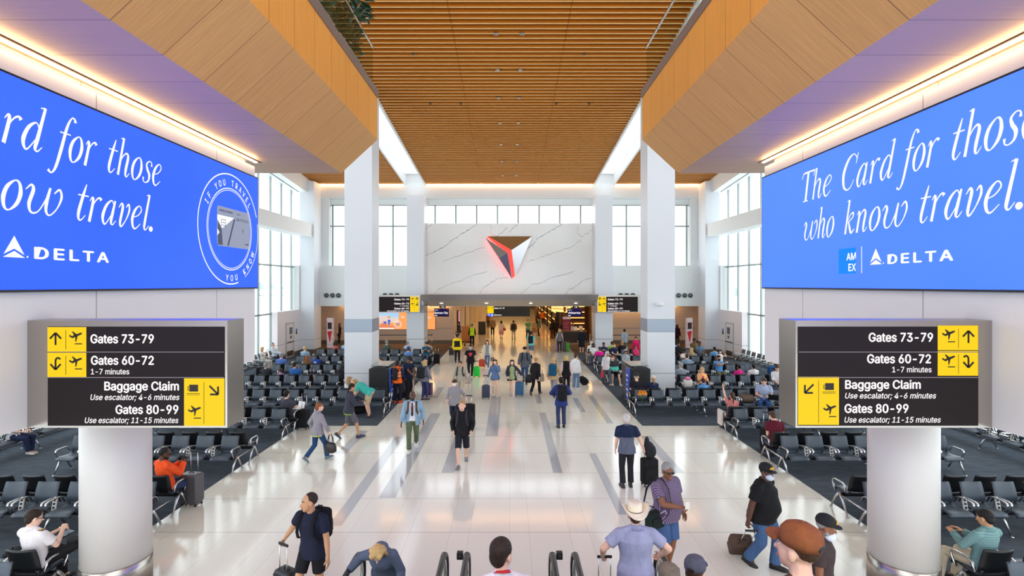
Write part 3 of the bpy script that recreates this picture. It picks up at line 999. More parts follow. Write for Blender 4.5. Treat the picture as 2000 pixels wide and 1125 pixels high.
def delta_mark(mb, u, w, s):
    """the two-part triangle mark"""
    flat(mb, [(u - .5 * s, w + .13 * s), (u, w + 1.0 * s), (u, w + .40 * s)])
    flat(mb, [(u, w + .40 * s), (u, w + 1.0 * s), (u + .5 * s, w + .13 * s)])
    flat(mb, [(u - .53 * s, w), (u, w + .30 * s), (u, w + .30 * s), (u + .53 * s, w), (u, w + .16 * s)][:2] + [(u + .53 * s, w)] )
def led_wall(side, label):
    s = -1 if side == 'left' else 1
    e = empty('video_screen', (s * (XW - .09), 0, 0), R(90) if s < 0 else R(-90), label, 'screen', 'large video screens')
    # local u: reading direction; left wall u = world y, right wall u = -world y
    u0, u1 = (-1.3, 11.80) if s < 0 else (-11.78, 1.3)
    T0 = 3.86 if s < 0 else -10.26
    m = led('led_blue_' + side, (56, 108, 240) if s < 0 else (84, 142, 248), (64, 116, 246) if s < 0 else (94, 150, 250), ES)
    z0, z1 = 4.79, 7.29
    MB().box(u0 - .03, u1 + .03, .005, .06, z0 - .03, z1 + .03).build('screen_cabinet', BLACK, e)
    mb = MB()
    rect(mb, u0, u1, z0, z1, -.001)
    mb.build('lit_panel', m, e)
    # words
    H = .575
    def word(t, a, b, w):
        mb = MB()
        script(mb, t, a, w, H, b - a)
        mb.build('slogan_word', LEDW, e)
    word('The', T0, T0 + 1.02, 6.48)
    word('Card', T0 + 1.26, T0 + 2.50, 6.48)
    word('for', T0 + 2.66, T0 + 3.30, 6.48)
    word('those', T0 + 3.48, T0 + 4.66, 6.48)
    word('who', T0 + .10, T0 + 1.08, 5.72)
    word('know', T0 + 1.34, T0 + 2.76, 5.72)
    word('travel.', T0 + 2.95, T0 + 4.50, 5.72)
    # logos
    L0 = T0 + 1.22
    lb = MB()
    rect(lb, L0, L0 + .45, 5.04, 5.475)
    lb.build('card_logo_square', emit('logo_square_blue', (0, 140, 255), ES), e)
    lb = MB()
    put_text(lb, 'AM', L0 + .46, 5.27, .235, -.008, .03, align='RIGHT', sx=.95)
    put_text(lb, 'EX', L0 + .46, 5.085, .235, -.008, .03, align='RIGHT', sx=.95)
    lb.build('card_logo_letters', LEDW, e)
    lb = MB()
    rect(lb, L0 + .585, L0 + .60, 5.04, 5.48)
    lb.build('divider_line', LEDW, e)
    lb = MB()
    delta_mark(lb, L0 + .92, 5.17, .255)
    disc(lb, (L0 + 1.085, 5.185), .012)
    lb.build('airline_mark', LEDW, e)
    lb = MB()
    put_text(lb, 'DELTA', L0 + 1.17, 5.17, .275, -.004, .035, space=1.22, fit=1.17)
    lb.build('airline_name', LEDW, e)
    if s < 0:
        c = (10.665, 6.0)
        rb = MB()
        ringf(rb, c, 1.125, 1.15, 20, 285)
        ringf(rb, c, 1.125, 1.14, 300, 372)
        ringf(rb, c, .835, .855)
        ringf(rb, c, .80, .812, 30, 400)
        def arc(t, a0, step, r, up):
            for i, ch in enumerate(t):
                if ch == ' ':
                    continue
                a = R(a0 - i * step if up else a0 + i * step)
                vs, fs = ftext(ch, .24, .018)
                w = max(v[0] for v in vs) + min(v[0] for v in vs)
                rot = a - math.pi / 2 if up else a + math.pi / 2
                ca, sa = math.cos(rot), math.sin(rot)
                rr = r
                px_, pz_ = c[0] + rr * math.cos(a), c[1] + rr * math.sin(a)
                rb.add([(px_ + (v[0] - w / 2) * .8 * ca - v[2] * sa, -.004, pz_ + (v[0] - w / 2) * .8 * sa + v[2] * ca) for v in vs], fs)
        arc('IF YOU TRAVEL', 152, 9.4, .905, True)
        arc('YOU KNOW', 262, 10.0, 1.075, False)
        rb.build('round_badge', LEDW, e)
        cm = MB()
        cu, cw = 10.80, 6.03
        x0, x1, w0, w1 = cu - .64, cu + .64, cw - .40, cw + .40
        flat(cm, [(x0 + .04, w0), (x1 - .04, w0), (x1, w0 + .04), (x1, w1 - .04), (x1 - .04, w1), (x0 + .04, w1), (x0, w1 - .04), (x0, w0 + .04)])
        cd = cm.build('payment_card', emit('card_silver', (152, 160, 184), ES), e)
        d = MB()
        flat(d, [(x0, w0 + .62), (x0 + .62, w0 + .62), (x0 + .18, w0 + .36), (x0, w0 + .52)], -.007)
        flat(d, [(x0, w0 + .2), (x0 + .08, w0 + .27), (x0, w0 + .34)], -.007)
        d.m = 1
        flat(d, [(x0 + .62, w0 + .62), (x0 + .66, w0 + .58), (x0 + .42, w0 + .02), (x0 + .36, w0 + .02)], -.006)
        flat(d, [(x0 + .02, w0 + .5), (x0 + .16, w0 + .34), (x0 + .2, w0 + .02), (x0 + .02, w0 + .02)], -.006)
        d.m = 2
        put_text(d, 'AMERICAN EXPRESS', x0 + .07, w1 - .10, .075, -.008, .03, fit=.5)
        put_text(d, 'DELTA', x0 + .74, w1 - .10, .06, -.008, .02)
        put_text(d, 'SKYMILES', x0 + .70, w1 - .22, .11, -.008, .0, fit=.5)
        for k in range(3):
            rect(d, x0 + .14, x0 + .30, w0 + .42 + k * .055, w0 + .43 + k * .055, -.008)
        rect(d, x0 + .14, x0 + .15, w0 + .40, w0 + .56, -.008)
        rect(d, x0 + .29, x0 + .30, w0 + .40, w0 + .56, -.008)
        rect(d, x1 - .2, x1 - .06, w0 + .09, w0 + .11, -.008)
        for k in range(3):
            ringf(d, (x1 - .26, w0 + .38), .02 + k * .02, .027 + k * .02, 120, 240, -.008)
        d.build('card_print', [LEDW, emit('card_shade', (84, 90, 112), ES), emit('card_ink', (40, 40, 56), ES)], cd)
    return e
led_wall('left', 'long blue LED screen on the left wall, with round travel badge and silver card')
led_wall('right', 'long blue LED screen on the right wall, white italic slogan, blue square logo')

# ---- wayfinding signs
def arrow(mb, u, w, s, ang, t=.16):
    """straight arrow pointing along ang (deg, 90 = up)"""
    ca, sa = math.cos(R(ang)), math.sin(R(ang))
    def P(a, b):
        return (u + (a * ca - b * sa) * s, w + (a * sa + b * ca) * s)
    bar(mb, P(-.5, 0), P(.42, 0), t * s)
    bar(mb, P(.5, 0), P(.02, .46), t * s)
    bar(mb, P(.5, 0), P(.02, -.46), t * s)
def uturn(mb, u, w, s, flip=1, t=.16):
    bar(mb, (u, w - .45 * s), (u, w + .2 * s), t * s)
    bar(mb, (u, w - .5 * s), (u - .42 * s, w - .04 * s), t * s)
    bar(mb, (u, w - .5 * s), (u + .42 * s, w - .04 * s), t * s)
    vs = [(u + flip * (.2 - .2 * math.cos(R(a))) * s, w + (.2 + .26 * math.sin(R(a))) * s) for a in range(0, 151, 15)]
    stroke(mb, vs, [t * s] * len(vs), sub=2)
def plane(mb, u, w, s, flip=1):
    """departing aeroplane over a runway bar"""
    def P(pts):
        return [(u + flip * x * s, w + z * s) for x, z in pts]
    def fl(pts):
        q = P(pts)
        flat(mb, q if flip > 0 else q[::-1])
    fl([(-.50, .12), (-.42, .20), (-.28, .10), (.30, .34), (.46, .36), (.50, .28), (.40, .20), (-.22, -.06), (-.40, .02)])
    fl([(-.10, .14), (.12, .22), (-.20, .46), (-.28, .44)])
    fl([(-.02, .06), (.16, .12), (.06, -.30), (-.02, -.32)])
    fl([(-.05, -.52), (.5, -.52), (.5, -.44), (-.05, -.44)])
def bagicon(mb, u, w, s):
    rect(mb, u - .30 * s, u + .36 * s, w - .18 * s, w + .34 * s)
    rect(mb, u - .42 * s, u - .36 * s, w - .1 * s, w + .22 * s)
    rect(mb, u - .42 * s, u - .30 * s, w + .18 * s, w + .22 * s)
    rect(mb, u - .42 * s, u - .30 * s, w - .1 * s, w - .06 * s)
    rect(mb, u - .48 * s, u + .48 * s, w - .34 * s, w - .30 * s)
    for k in range(9):
        rect(mb, u + (-.48 + k * .11) * s, u + (-.42 + k * .11) * s, w - .46 * s, w - .40 * s)

def line(parent, m, *a, nm='lettering', **k):
    b = MB()
    put_text(b, *a, **k)
    # one part per word: cut the line at its gaps
    iv = sorted((min(b.v[i][0] for i in f), max(b.v[i][0] for i in f), n) for n, f in enumerate(b.f))
    gap = .15 * a[3]
    words, hi = [], -1e9
    for x0, x1, n in iv:
        if x0 > hi + gap:
            words.append([])
        words[-1].append(n)
        hi = max(hi, x1)
    for w in words:
        c, ix = MB(), {}
        for n in w:
            for i in b.f[n]:
                if i not in ix:
                    ix[i] = len(c.v)
                    c.v.append(b.v[i])
            c.f.append(tuple(ix[i] for i in b.f[n]))
            c.mi.append(0)
            c.sm.append(False)
        c.build(nm, m, parent)
def plate(parent, m, nm, *a):
    b = MB()
    rect(b, *a)
    return b.build(nm, m, parent)
def sym(parent, fn, nm, *a):
    b = MB()
    fn(b, *a)
    return b.build(nm, SIGND, parent)

def big_sign(side):
    s = -1 if side == 'left' else 1
    D = 6.25
    k = D / 1000
    cxp = 264.5 if s < 0 else 1736
    e = empty('wayfinding_sign', ((cxp - CX) * k, D, 0), 0,
              'large black and yellow gate sign in a steel box above the %s round column' % side, 'sign', 'large wayfinding signs')
    def U(px):
        return (px - cxp) * k
    def W(py):
        return EYE - (py - CY) * k
    def m(px):                     # mirror pixel positions for the right-hand sign
        return px
    xl, xr = (51, 443) if s < 0 else (1555, 1950)
    cab = MB().box(U(xl), U(xr), .012, .40, W(836), W(626))
    cab.build('steel_cabinet', STEEL, e)
    fr = MB()
    p0, p1 = (92, 438) if s < 0 else (1559, 1912)
    rect(fr, U(p0), U(p1), W(832), W(638), .008)
    fr.m = 1
    for yy in (687.5, 737):
        rect(fr, U(p0), U(p1), W(yy + .8), W(yy - .8), -.006)
    fr.build('black_panel', [SIGNK, emit('sign_divider', (150, 140, 150), ES * .8)], e)
    if s < 0:
        plate(e, SIGNY, 'yellow_panel', U(92), U(168), W(687), W(639), .004)
        plate(e, SIGNY, 'yellow_panel', U(92), U(168), W(737), W(689), .004)
        plate(e, SIGNY, 'yellow_panel', U(359), U(438), W(832), W(739), .004)
        sym(e, arrow, 'arrow_symbol', U(109), W(662), 24 * k, 90)
        sym(e, uturn, 'turn_arrow_symbol', U(109), W(710), 24 * k, 1)
        sym(e, plane, 'aeroplane_symbol', U(148), W(659), 26 * k)
        sym(e, plane, 'aeroplane_symbol', U(148), W(708), 26 * k)
        sym(e, bagicon, 'baggage_symbol', U(378), W(760), 26 * k)
        sym(e, plane, 'aeroplane_symbol', U(380), W(804), 26 * k, 1)
        sym(e, arrow, 'arrow_symbol', U(418), W(762), 24 * k, -45)
        for a, b, c in ((128.5, 645, 682), (128.5, 695, 732), (398, 746, 828)):
            sym(e, rect, 'divider_line', U(a), U(a + 1), W(c), W(b))
        line(e, SIGNW, 'Gates 73-79', U(177), W(670), 23.5 * k / .72, off=.032, fit=124 * k)
        line(e, SIGNW, 'Gates 60-72', U(178), W(712), 23.5 * k / .72, off=.032, fit=123 * k)
        line(e, SIGNW, '1-7 minutes', U(178), W(731), 15 * k / .72, off=.014, fit=75 * k)
        line(e, SIGNW, 'Baggage Claim', U(350), W(762), 23 * k / .72, off=.032, align='RIGHT', fit=146 * k)
        line(e, SIGNW, 'Use escalator; 4-6 minutes', U(351), W(781), 15.2 * k / .72, off=.016, shear=.22, align='RIGHT', fit=174 * k)
        line(e, SIGNW, 'Gates 80-99', U(349), W(808), 23.5 * k / .72, off=.032, align='RIGHT', fit=123 * k)
        line(e, SIGNW, 'Use escalator; 11-15 minutes', U(349), W(826), 15.2 * k / .72, off=.016, shear=.22, align='RIGHT', fit=183 * k)
    else:
        plate(e, SIGNY, 'yellow_panel', U(1832), U(1911), W(684), W(636), .004)
        plate(e, SIGNY, 'yellow_panel', U(1832), U(1911), W(734), W(685.5), .004)
        plate(e, SIGNY, 'yellow_panel', U(1559), U(1639), W(830), W(736), .004)
        sym(e, arrow, 'arrow_symbol', U(1891), W(658), 24 * k, 90)
        sym(e, uturn, 'turn_arrow_symbol', U(1891), W(706), 24 * k, -1)
        sym(e, plane, 'aeroplane_symbol', U(1852), W(655), 26 * k, 1)
        sym(e, plane, 'aeroplane_symbol', U(1852), W(704), 26 * k, 1)
        sym(e, arrow, 'arrow_symbol', U(1580), W(759), 24 * k, 225)
        sym(e, bagicon, 'baggage_symbol', U(1619), W(757), 26 * k)
        sym(e, plane, 'aeroplane_symbol', U(1620), W(801), 26 * k)
        for a, b, c in ((1871, 642, 680), (1871, 692, 730), (1598, 743, 826)):
            sym(e, rect, 'divider_line', U(a), U(a + 1), W(c), W(b))
        line(e, SIGNW, 'Gates 73-79', U(1822), W(667), 23.5 * k / .72, off=.032, align='RIGHT', fit=126 * k)
        line(e, SIGNW, 'Gates 60-72', U(1818), W(709), 23.5 * k / .72, off=.032, align='RIGHT', fit=125 * k)
        line(e, SIGNW, '1-7 minutes', U(1819), W(727), 15 * k / .72, off=.014, align='RIGHT', fit=77 * k)
        line(e, SIGNW, 'Baggage Claim', U(1650), W(759), 23 * k / .72, off=.032, fit=148 * k)
        line(e, SIGNW, 'Use escalator; 4-6 minutes', U(1650), W(778), 15.2 * k / .72, off=.016, shear=.22, fit=178 * k)
        line(e, SIGNW, 'Gates 80-99', U(1649), W(806), 23.5 * k / .72, off=.032, fit=125 * k)
        line(e, SIGNW, 'Use escalator; 11-15 minutes', U(1649), W(825), 15.2 * k / .72, off=.016, shear=.22, fit=188 * k)
big_sign('left')
big_sign('right')

def small_sign(side):
    s = -1 if side == 'left' else 1
    D = 33.85
    k = D / 1000
    c = 779 if s < 0 else 1209
    e = empty('concourse_sign', ((c - CX) * k, D, 0), 0, 'black and yellow gate sign at the %s end of the canopy' % side, 'sign', 'signs beside the canopy')
    U = lambda px: (px - c) * k
    W = lambda py: EYE - (py - CY) * k
    MB().box(U(731 if s < 0 else 1166), U(820.5 if s < 0 else 1255), .02, .4, W(610), W(576.5)).build('steel_cabinet', STEEL, e)
    a, b = (740, 818) if s < 0 else (1168, 1246)
    fr = MB()
    rect(fr, U(a), U(b), W(609), W(579.5), .012)
    fr.build('black_panel', SIGNK, e)
    y0, y1 = (801, 818) if s < 0 else (1168, 1184)
    plate(e, SIGNY, 'yellow_panel', U(y0), U(y1), W(609), W(579.5), .008)
    ua, up = (814.5, 805.5) if s < 0 else (1171.5, 1180)
    sym(e, arrow, 'arrow_symbol', U(ua), W(584), 6 * k, 90, .2)
    sym(e, uturn, 'turn_arrow_symbol', U(ua), W(594), 6 * k, -s, .2)
    sym(e, plane, 'aeroplane_symbol', U(up), W(584), 6.4 * k)
    sym(e, plane, 'aeroplane_symbol', U(up), W(594), 6.4 * k)
    sym(e, rect, 'divider_line', U((y0 + y1) / 2), U((y0 + y1) / 2 + .3), W(608), W(580.5))
    al, x = ('RIGHT', 799) if s < 0 else ('LEFT', 1187)
    line(e, SIGNW, 'Gates 73-79', U(x), W(586.5), 4.6 * k / .72, off=.03, align=al, fit=29 * k)
    line(e, SIGNW, 'Gates 60-72', U(x), W(594.5), 4.6 * k / .72, off=.03, align=al, fit=29 * k)
    line(e, SIGNW, '1-7 minutes', U(x), W(598.5), 3.1 * k / .72, off=.02, align=al, fit=18 * k)
    line(e, SIGNW, 'Gates 80-99', U(x), W(604.2), 4.6 * k / .72, off=.03, align=al, fit=29 * k)
    line(e, SIGNW, 'Use escalator; 11-15 minutes', U(x), W(608.2), 3.1 * k / .72, off=.02, align=al, fit=43 * k, shear=.2)
small_sign('left')
small_sign('right')

# hanging sign inside the concourse
D, k = 43.0, .043
e = empty('hanging_sign', ((993 - CX) * k, D, 0), 0, 'wide black sign with yellow and blue squares hanging in the concourse', 'sign')
U = lambda px: (px - 993) * k
W = lambda py: EYE - (py - CY) * k
MB().box(U(952), U(1035), .01, .2, W(618), W(586)).build('sign_box', mat('sign_box_dark', (40, 40, 42)), e)
b = MB(); rect(b, U(952), U(964), W(612), W(598), 0); b.build('yellow_panel', SIGNY, e)
b = MB(); rect(b, U(952), U(964), W(618), W(612.3), 0); b.build('blue_panel', SIGNB, e)
line(e, SIGNW, 'Gates 73-79', U(965), W(603.2), 3.4 * k / .72, off=.03)
line(e, SIGNW, 'Restrooms', U(965), W(616.2), 3.0 * k / .72, off=.03)
b = MB()
arrow(b, U(955), W(602), 3 * k, 90, .2)
plane(b, U(961), W(601.8), 4 * k)
b.build('symbols', SIGND, e)
b = MB()
arrow(b, U(955), W(615), 3 * k, 90, .2)
rect(b, U(959.5), U(960.4), W(617), W(613.5)); rect(b, U(961), U(962.6), W(617), W(614.6))
b.build('white_symbols', SIGNW, e)
for x in (-1.2, 1.2):
    MB().cyl((x, .1, W(586)), (x, .1, 3.5 + 1.0e-3), .02).build('hanger_rod', DARK, e) if W(586) < 3.5 else None

# gate screens each side of the opening
def gate_screen(px0, px1, city, num, label):
    D, k = 38.6, .0386
    c = (px0 + px1) / 2
    e = empty('gate_screen', ((c - CX) * k, D, 0), 0, label, 'screen', 'gate departure screens')
    U = lambda px: (px - c) * k
    W = lambda py: EYE - (py - CY) * k
    MB().box(U(px0), U(px1), .01, .14, W(618.5), W(602.5)).build('screen_case', BLACK, e)
    b = MB(); rect(b, U(px0 + .4), U(px1 - .4), W(618), W(603), 0); b.build('lit_panel', emit('gate_screen_navy', (24, 18, 66), ES), e)
    b = MB()
    line(e, SIGNW, city, U(px0 + 1.0), W(612.8), 5.4 * k / .72, off=.022, fit=(26 if len(city) > 8 else 24) * k)
    line(e, SIGNW, 'DELTA', U(px0 + 1.2), W(606.4), 2.2 * k / .72, off=.02)
    rect(b, U(px0 + 1.2), U(px0 + 6), W(617), W(615.6))
    b.build('small_print', SIGNW, e)
    b = MB(); flat(b, [(U(px1 - 4), W(603.6)), (U(px1 - 2.6), W(605.6)), (U(px1 - 1.2), W(603.6))]); b.build('red_mark', emit('gate_red', (230, 40, 50), ES), e)
    nb = MB().box(U(c - 4), U(c + 8), .02, .1, W(601.6), W(595.6))
    nb.build('number_plate', BLACK, e)
    b = MB(); put_text(b, num, U(c + 2), W(600.8), 4.6 * k / .72, 0.012, off=.03, align='CENTER'); b.build('gate_number', SIGNW, e)
    MB().box(-.03, .03, .04, .10, W(602.5), 3.48).build('hanger_post', DARK, e)
gate_screen(848, 876.5, 'Kansas City', '73', 'dark blue gate screen reading Kansas City')
gate_screen(1108.5, 1137, 'Atlanta', '74', 'dark blue gate screen reading Atlanta')

# ---- advertising screen on the lounge wall (left)
D, k = 41.76, .04176
e = empty('advert_screen', ((795 - CX) * k, D, 0), 0, 'orange advertising screen on the left lounge wall behind the pier', 'screen')
U = lambda px: (px - 795) * k
W = lambda py: EYE - (py - CY) * k
MB().box(U(736), U(851), .006, .05, W(643.6), W(609.4)).build('screen_case', mat('case_orange', (190, 80, 40)), e)
b = MB(); rect(b, U(737), U(850), W(643), W(610), 0); b.build('lit_panel', emit('ad_orange', (255, 168, 96), ES), e)
b = MB()
rect(b, U(738), U(779), W(622), W(610.5))
b.m = 1; rect(b, U(738), U(760), W(632), W(616)); rect(b, U(760), U(779), W(630), W(618))
b.m = 2; rect(b, U(744), U(756), W(636), W(626)); rect(b, U(738), U(772), W(640), W(636.5))
b.m = 3; rect(b, U(749), U(755), W(632), W(628), -.008); disc(b, (U(760), W(627)), 3 * k, -.008); rect(b, U(758), U(761.5), W(635), W(626), -.009)
b.m = 4; disc(b, (U(759.5), W(619.5)), 3.4 * k, -.01, ry=1.6 * k)
b.m = 5; rect(b, U(738), U(770), W(643), W(640), -.006)
b.build('picture', [emit('ad_sky', (170, 214, 250), ES), emit('ad_house', (238, 214, 200), ES), emit('ad_pink', (236, 130, 96), ES), emit('ad_blue', (70, 110, 210), ES), emit('ad_hat', (240, 150, 60), ES), emit('ad_cream', (255, 238, 214), ES)], e)
b = MB(); ringf(b, (U(777), W(633.5)), 5.4 * k, 5.9 * k); ringf(b, (U(777), W(633.5)), 7.0 * k, 7.4 * k); b.build('ring_mark', LEDW, e); b = MB()
script(b, 'The', U(782.5), W(621.5), 5.2 * k, 8 * k); b.build('lettering', LEDW, e); b = MB(); script(b, 'ow', U(834), W(621.5), 5.0 * k, 8 * k)
b.build('lettering', LEDW, e)
b = MB(); rect(b, U(774), U(780), W(635), W(631.5)); b.build('card_mark', emit('card_silver', (152, 160, 184), ES), e)

# ---- faceted metal emblem on the marble wall, red glow in its cleft
D, k = 37.2, .0372
e = empty('wall_emblem', ((993 - CX) * k, 37.24, 0), 0, 'large faceted metal triangle emblem glowing red on the marble wall', 'emblem')
U = lambda px: (px - 993) * k
W = lambda py: EYE - (py - CY) * k
def facet(mb, pts, back=True):
    """faceted solid standing off the wall: front points (px,py,depth) closed back to the wall"""
    fr_ = [(U(x), -d, W(y)) for x, y, d in pts]
    bk = [(U(x), -min(d, .14), W(y)) for x, y, d in pts]
    n = len(pts)
    mb.add(fr_ + bk, [tuple(range(n))] + [(i, i + n, (i + 1) % n + n, (i + 1) % n) for i in range(n)])
BRONZE = mat('emblem_bronze', (176, 142, 100), rough=.38, metal=.7)
SILV = mat('emblem_silver', (150, 146, 144), rough=.35, metal=.6)
STEELB = mat('emblem_blue_steel', (104, 104, 128), rough=.35, metal=.6)
mb = MB(); facet(mb, [(954, 462, .18), (1039, 462, .18), (999, 489, .62)]); mb.build('bronze_facet', BRONZE, e)
mb = MB(); facet(mb, [(948, 464.5, .18), (991, 494.5, .60), (975, 505.5, .62)]); mb.build('silver_facet', SILV, e)
mb = MB(); facet(mb, [(975, 505.5, .62), (991, 494.5, .60), (1000.5, 545.5, .18)]); mb.build('dark_facet', STEELB, e)
mb = MB(); facet(mb, [(1039, 462.5, .16), (999, 489.5, .58), (1006.5, 540, .14)]); mb.build('pale_facet', mat('emblem_pale', (226, 224, 232), rough=.25, metal=.6), e)
mb = MB()
mb.add([(U(x), -.10, W(y)) for x, y in ((951, 462.5), (955, 462), (999, 489), (1005, 539), (1001, 544), (991, 494))], [(0, 1, 2, 5), (2, 3, 4, 5)])
mb.build('red_light', emit('emblem_red', (255, 70, 60), .55), e)
rl = MB()
rl.tube([(U(954), -.09, W(469)), (U(977), -.09, W(503)), (U(998), -.09, W(537))], .03, 6)
rl.build('red_back_light', emit('emblem_red_glow', (255, 60, 56), 9.0), e)
# ---- round air jets on the end wall
for px in (638, 649.8, 661.2, 752, 764, 776, 1212, 1224, 1236, 1325, 1337, 1348):
    D, k = 36.98, .037
    j = empty('air_jet', ((px - CX) * k, D, EYE - 21 * k), 0, 'round grey air nozzle on the white end wall', 'air vent', 'air nozzles in threes')
    a = MB()
    prof = [(.172, 0), (.172, .05), (.15, .06), (.14, .02), (.10, .02), (.09, .05), (.05, .03), (.04, .06), (.001, .06)]
    rs = [[Vector((math.cos(2 * math.pi * i / 20) * r, -z, math.sin(2 * math.pi * i / 20) * r)) for i in range(20)] for r, z in prof]
    a.rings(rs, False)
    a.build('nozzle', mat('jet_metal', (120, 128, 132), rough=.35, metal=.7), j)
    b = MB(); b.m = 0
    rs = [[Vector((math.cos(2 * math.pi * i / 20) * r, -.022, math.sin(2 * math.pi * i / 20) * r)) for i in range(20)] for r in (.10, .142)]
    b.rings(rs, False)
    b.build('nozzle_gap', BLACK, j)
# ================================================================ AIRPORT SEATING
LEATHER = mat('charcoal_leather', (66, 77, 90), rough=0.42, spec=0.5, noise=0.08, nscale=30, bump=0.06, bscale=300)
LEATHB = mat('black_seat_shell', (22, 24, 28), rough=0.45)
ARMAL = mat('cast_aluminium', (206, 206, 208), rough=0.25, metal=1.0)
PLUGW = mat('outlet_white', (228, 226, 222), rough=0.4)
PITCH = 0.65

def shell(profile, xw, t, curve=0.0, taper=0.0):
    """padded sheet: profile of (y, z) swept across x, front upholstered, back dark"""
    nx = 6
    mb = MB()
    P = [Vector((0, y, z)) for y, z in profile]
    n = len(P)
    def grid(off):
        vs = []
        for i, p in enumerate(P):
            d = (P[min(i + 1, n - 1)] - P[max(i - 1, 0)]).normalized()
            nn = Vector((0, d.z, -d.y))
            for j in range(nx + 1):
                u = 2 * j / nx - 1
                w = xw * (1 - taper * (i / (n - 1)))
                edge = 1 - 0.5 * max(0, abs(u) - .8) / .2
                vs.append(Vector((u * w, p.y, p.z)) + nn * (off * edge + curve * u * u))
        return vs
    a, b = grid(-t / 2), grid(t / 2)
    m = nx + 1
    fa = [(i * m + j, i * m + j + 1, (i + 1) * m + j + 1, (i + 1) * m + j) for i in range(n - 1) for j in range(nx)]
    k = len(a)
    rim = [i * m for i in range(n)] + [(n - 1) * m + j for j in range(1, m)] + [i * m + nx for i in range(n - 2, -1, -1)] + [j for j in range(nx - 1, 0, -1)]
    mb.add(a + b, [], True)
    def put(fs, mi):
        for f in fs:
            mb.f.append(f); mb.mi.append(mi); mb.sm.append(True)
    put(fa, 0)
    put([tuple(i + k for i in f[::-1]) for f in fa], 1)
    L = len(rim)
    put([(rim[i], rim[(i + 1) % L], rim[(i + 1) % L] + k, rim[i] + k) for i in range(L)], 1)
    return mb

# meshes shared by every seat; a seat faces local -y, x = 0 at its middle
_seat = shell([(-.275, .385), (-.272, .41), (-.25, .435), (-.18, .445), (-.05, .435), (.08, .425), (.15, .43), (.19, .455)], .245, .04, curve=-.012)
SEAT_ME = _seat.mesh('seat', [LEATHER, LEATHB])
_back = shell([(.205, .50), (.225, .60), (.25, .72), (.285, .83), (.30, .86)], .235, .034, curve=-.03, taper=.06)
for s in (-1, 1):
    _back.m = 1
    _back.tube([(s * .20, .17, .44), (s * .20, .195, .47), (s * .20, .21, .53)], .026, 6)
BACK_ME = _back.mesh('backrest', [LEATHER, LEATHB])
_arm = MB()
_pts = [(.20, .50), (.14, .62), (.08, .645), (-.16, .645), (-.215, .625), (-.235, .58), (-.20, .50), (-.14, .40)]
_arm.tube([(0, y, z) for y, z in _pts], .024, 8, flat=.5, side=(1, 0, 0))
ARM_ME = _arm.mesh('armrest', ARMAL)
_pl = MB()
_rot = Matrix.Rotation(R(-12), 3, 'X')
_pl.cbox((0, 0, 0), (.045, .016, .125), _rot, .012)
_pl.m = 1
for z in (-.07, 0, .07):
    _pl.cbox(_rot @ Vector((0, -.016, z)), (.022, .004, .022), _rot)
PLUG_ME = _pl.mesh('power_outlet', [PLUGW, BLACK])
_leg = MB()
_leg.tube([(0, 0, .40), (0, -.10, .30), (0, -.27, .02)], [.030, .026, .020], 8)
_leg.tube([(0, 0, .40), (0, .10, .30), (0, .27, .02)], [.030, .026, .020], 8)
_leg.lathe([(.03, 0), (.03, .02), (.015, .03)], (0, -.275, 0), 10)
_leg.lathe([(.03, 0), (.03, .02), (.015, .03)], (0, .275, 0), 10)
LEG_ME = _leg.mesh('leg_frame', ARMAL)
_part_n = 0
def part(me, parent, loc, rz=0.0):
    o = bpy.data.objects.new(me.name.split('.')[0], me)
    COL.objects.link(o)
    o.parent = parent
    o.location = loc
    o.rotation_euler = (0, 0, rz)
    return o

def seat_row(root, n, yc, face, plugs=True):
    """n seats on one beam; face -1 looks to local -y, +1 to local +y"""
    rz = 0.0 if face < 0 else math.pi
    L = n * PITCH
    for i in range(n):
        x = -L / 2 + (i + .5) * PITCH
        part(SEAT_ME, root, (x, yc, 0), rz)
        part(BACK_ME, root, (x, yc, 0), rz)
        part(ARM_ME, root, (x - .285, yc, 0), rz)
        part(ARM_ME, root, (x + .285, yc, 0), rz)
        if plugs and i < n - 1:
            part(PLUG_ME, root, (x + PITCH / 2, yc + (.02 if face < 0 else -.02), .53), rz)
    MB().box(-L / 2 + .02, L / 2 - .02, yc - .04, yc + .04, .335, .385).build('beam', mat('beam_dark', (60, 62, 66), rough=.35, metal=.7), root)
    xs = [-L / 2 + .03, L / 2 - .03]
    k = max(1, round(n / 3.5))
    for j in range(1, k):
        xs.append(-L / 2 + PITCH * round(n * j / k))
    for x in xs:
        part(LEG_ME, root, (x, yc, 0))

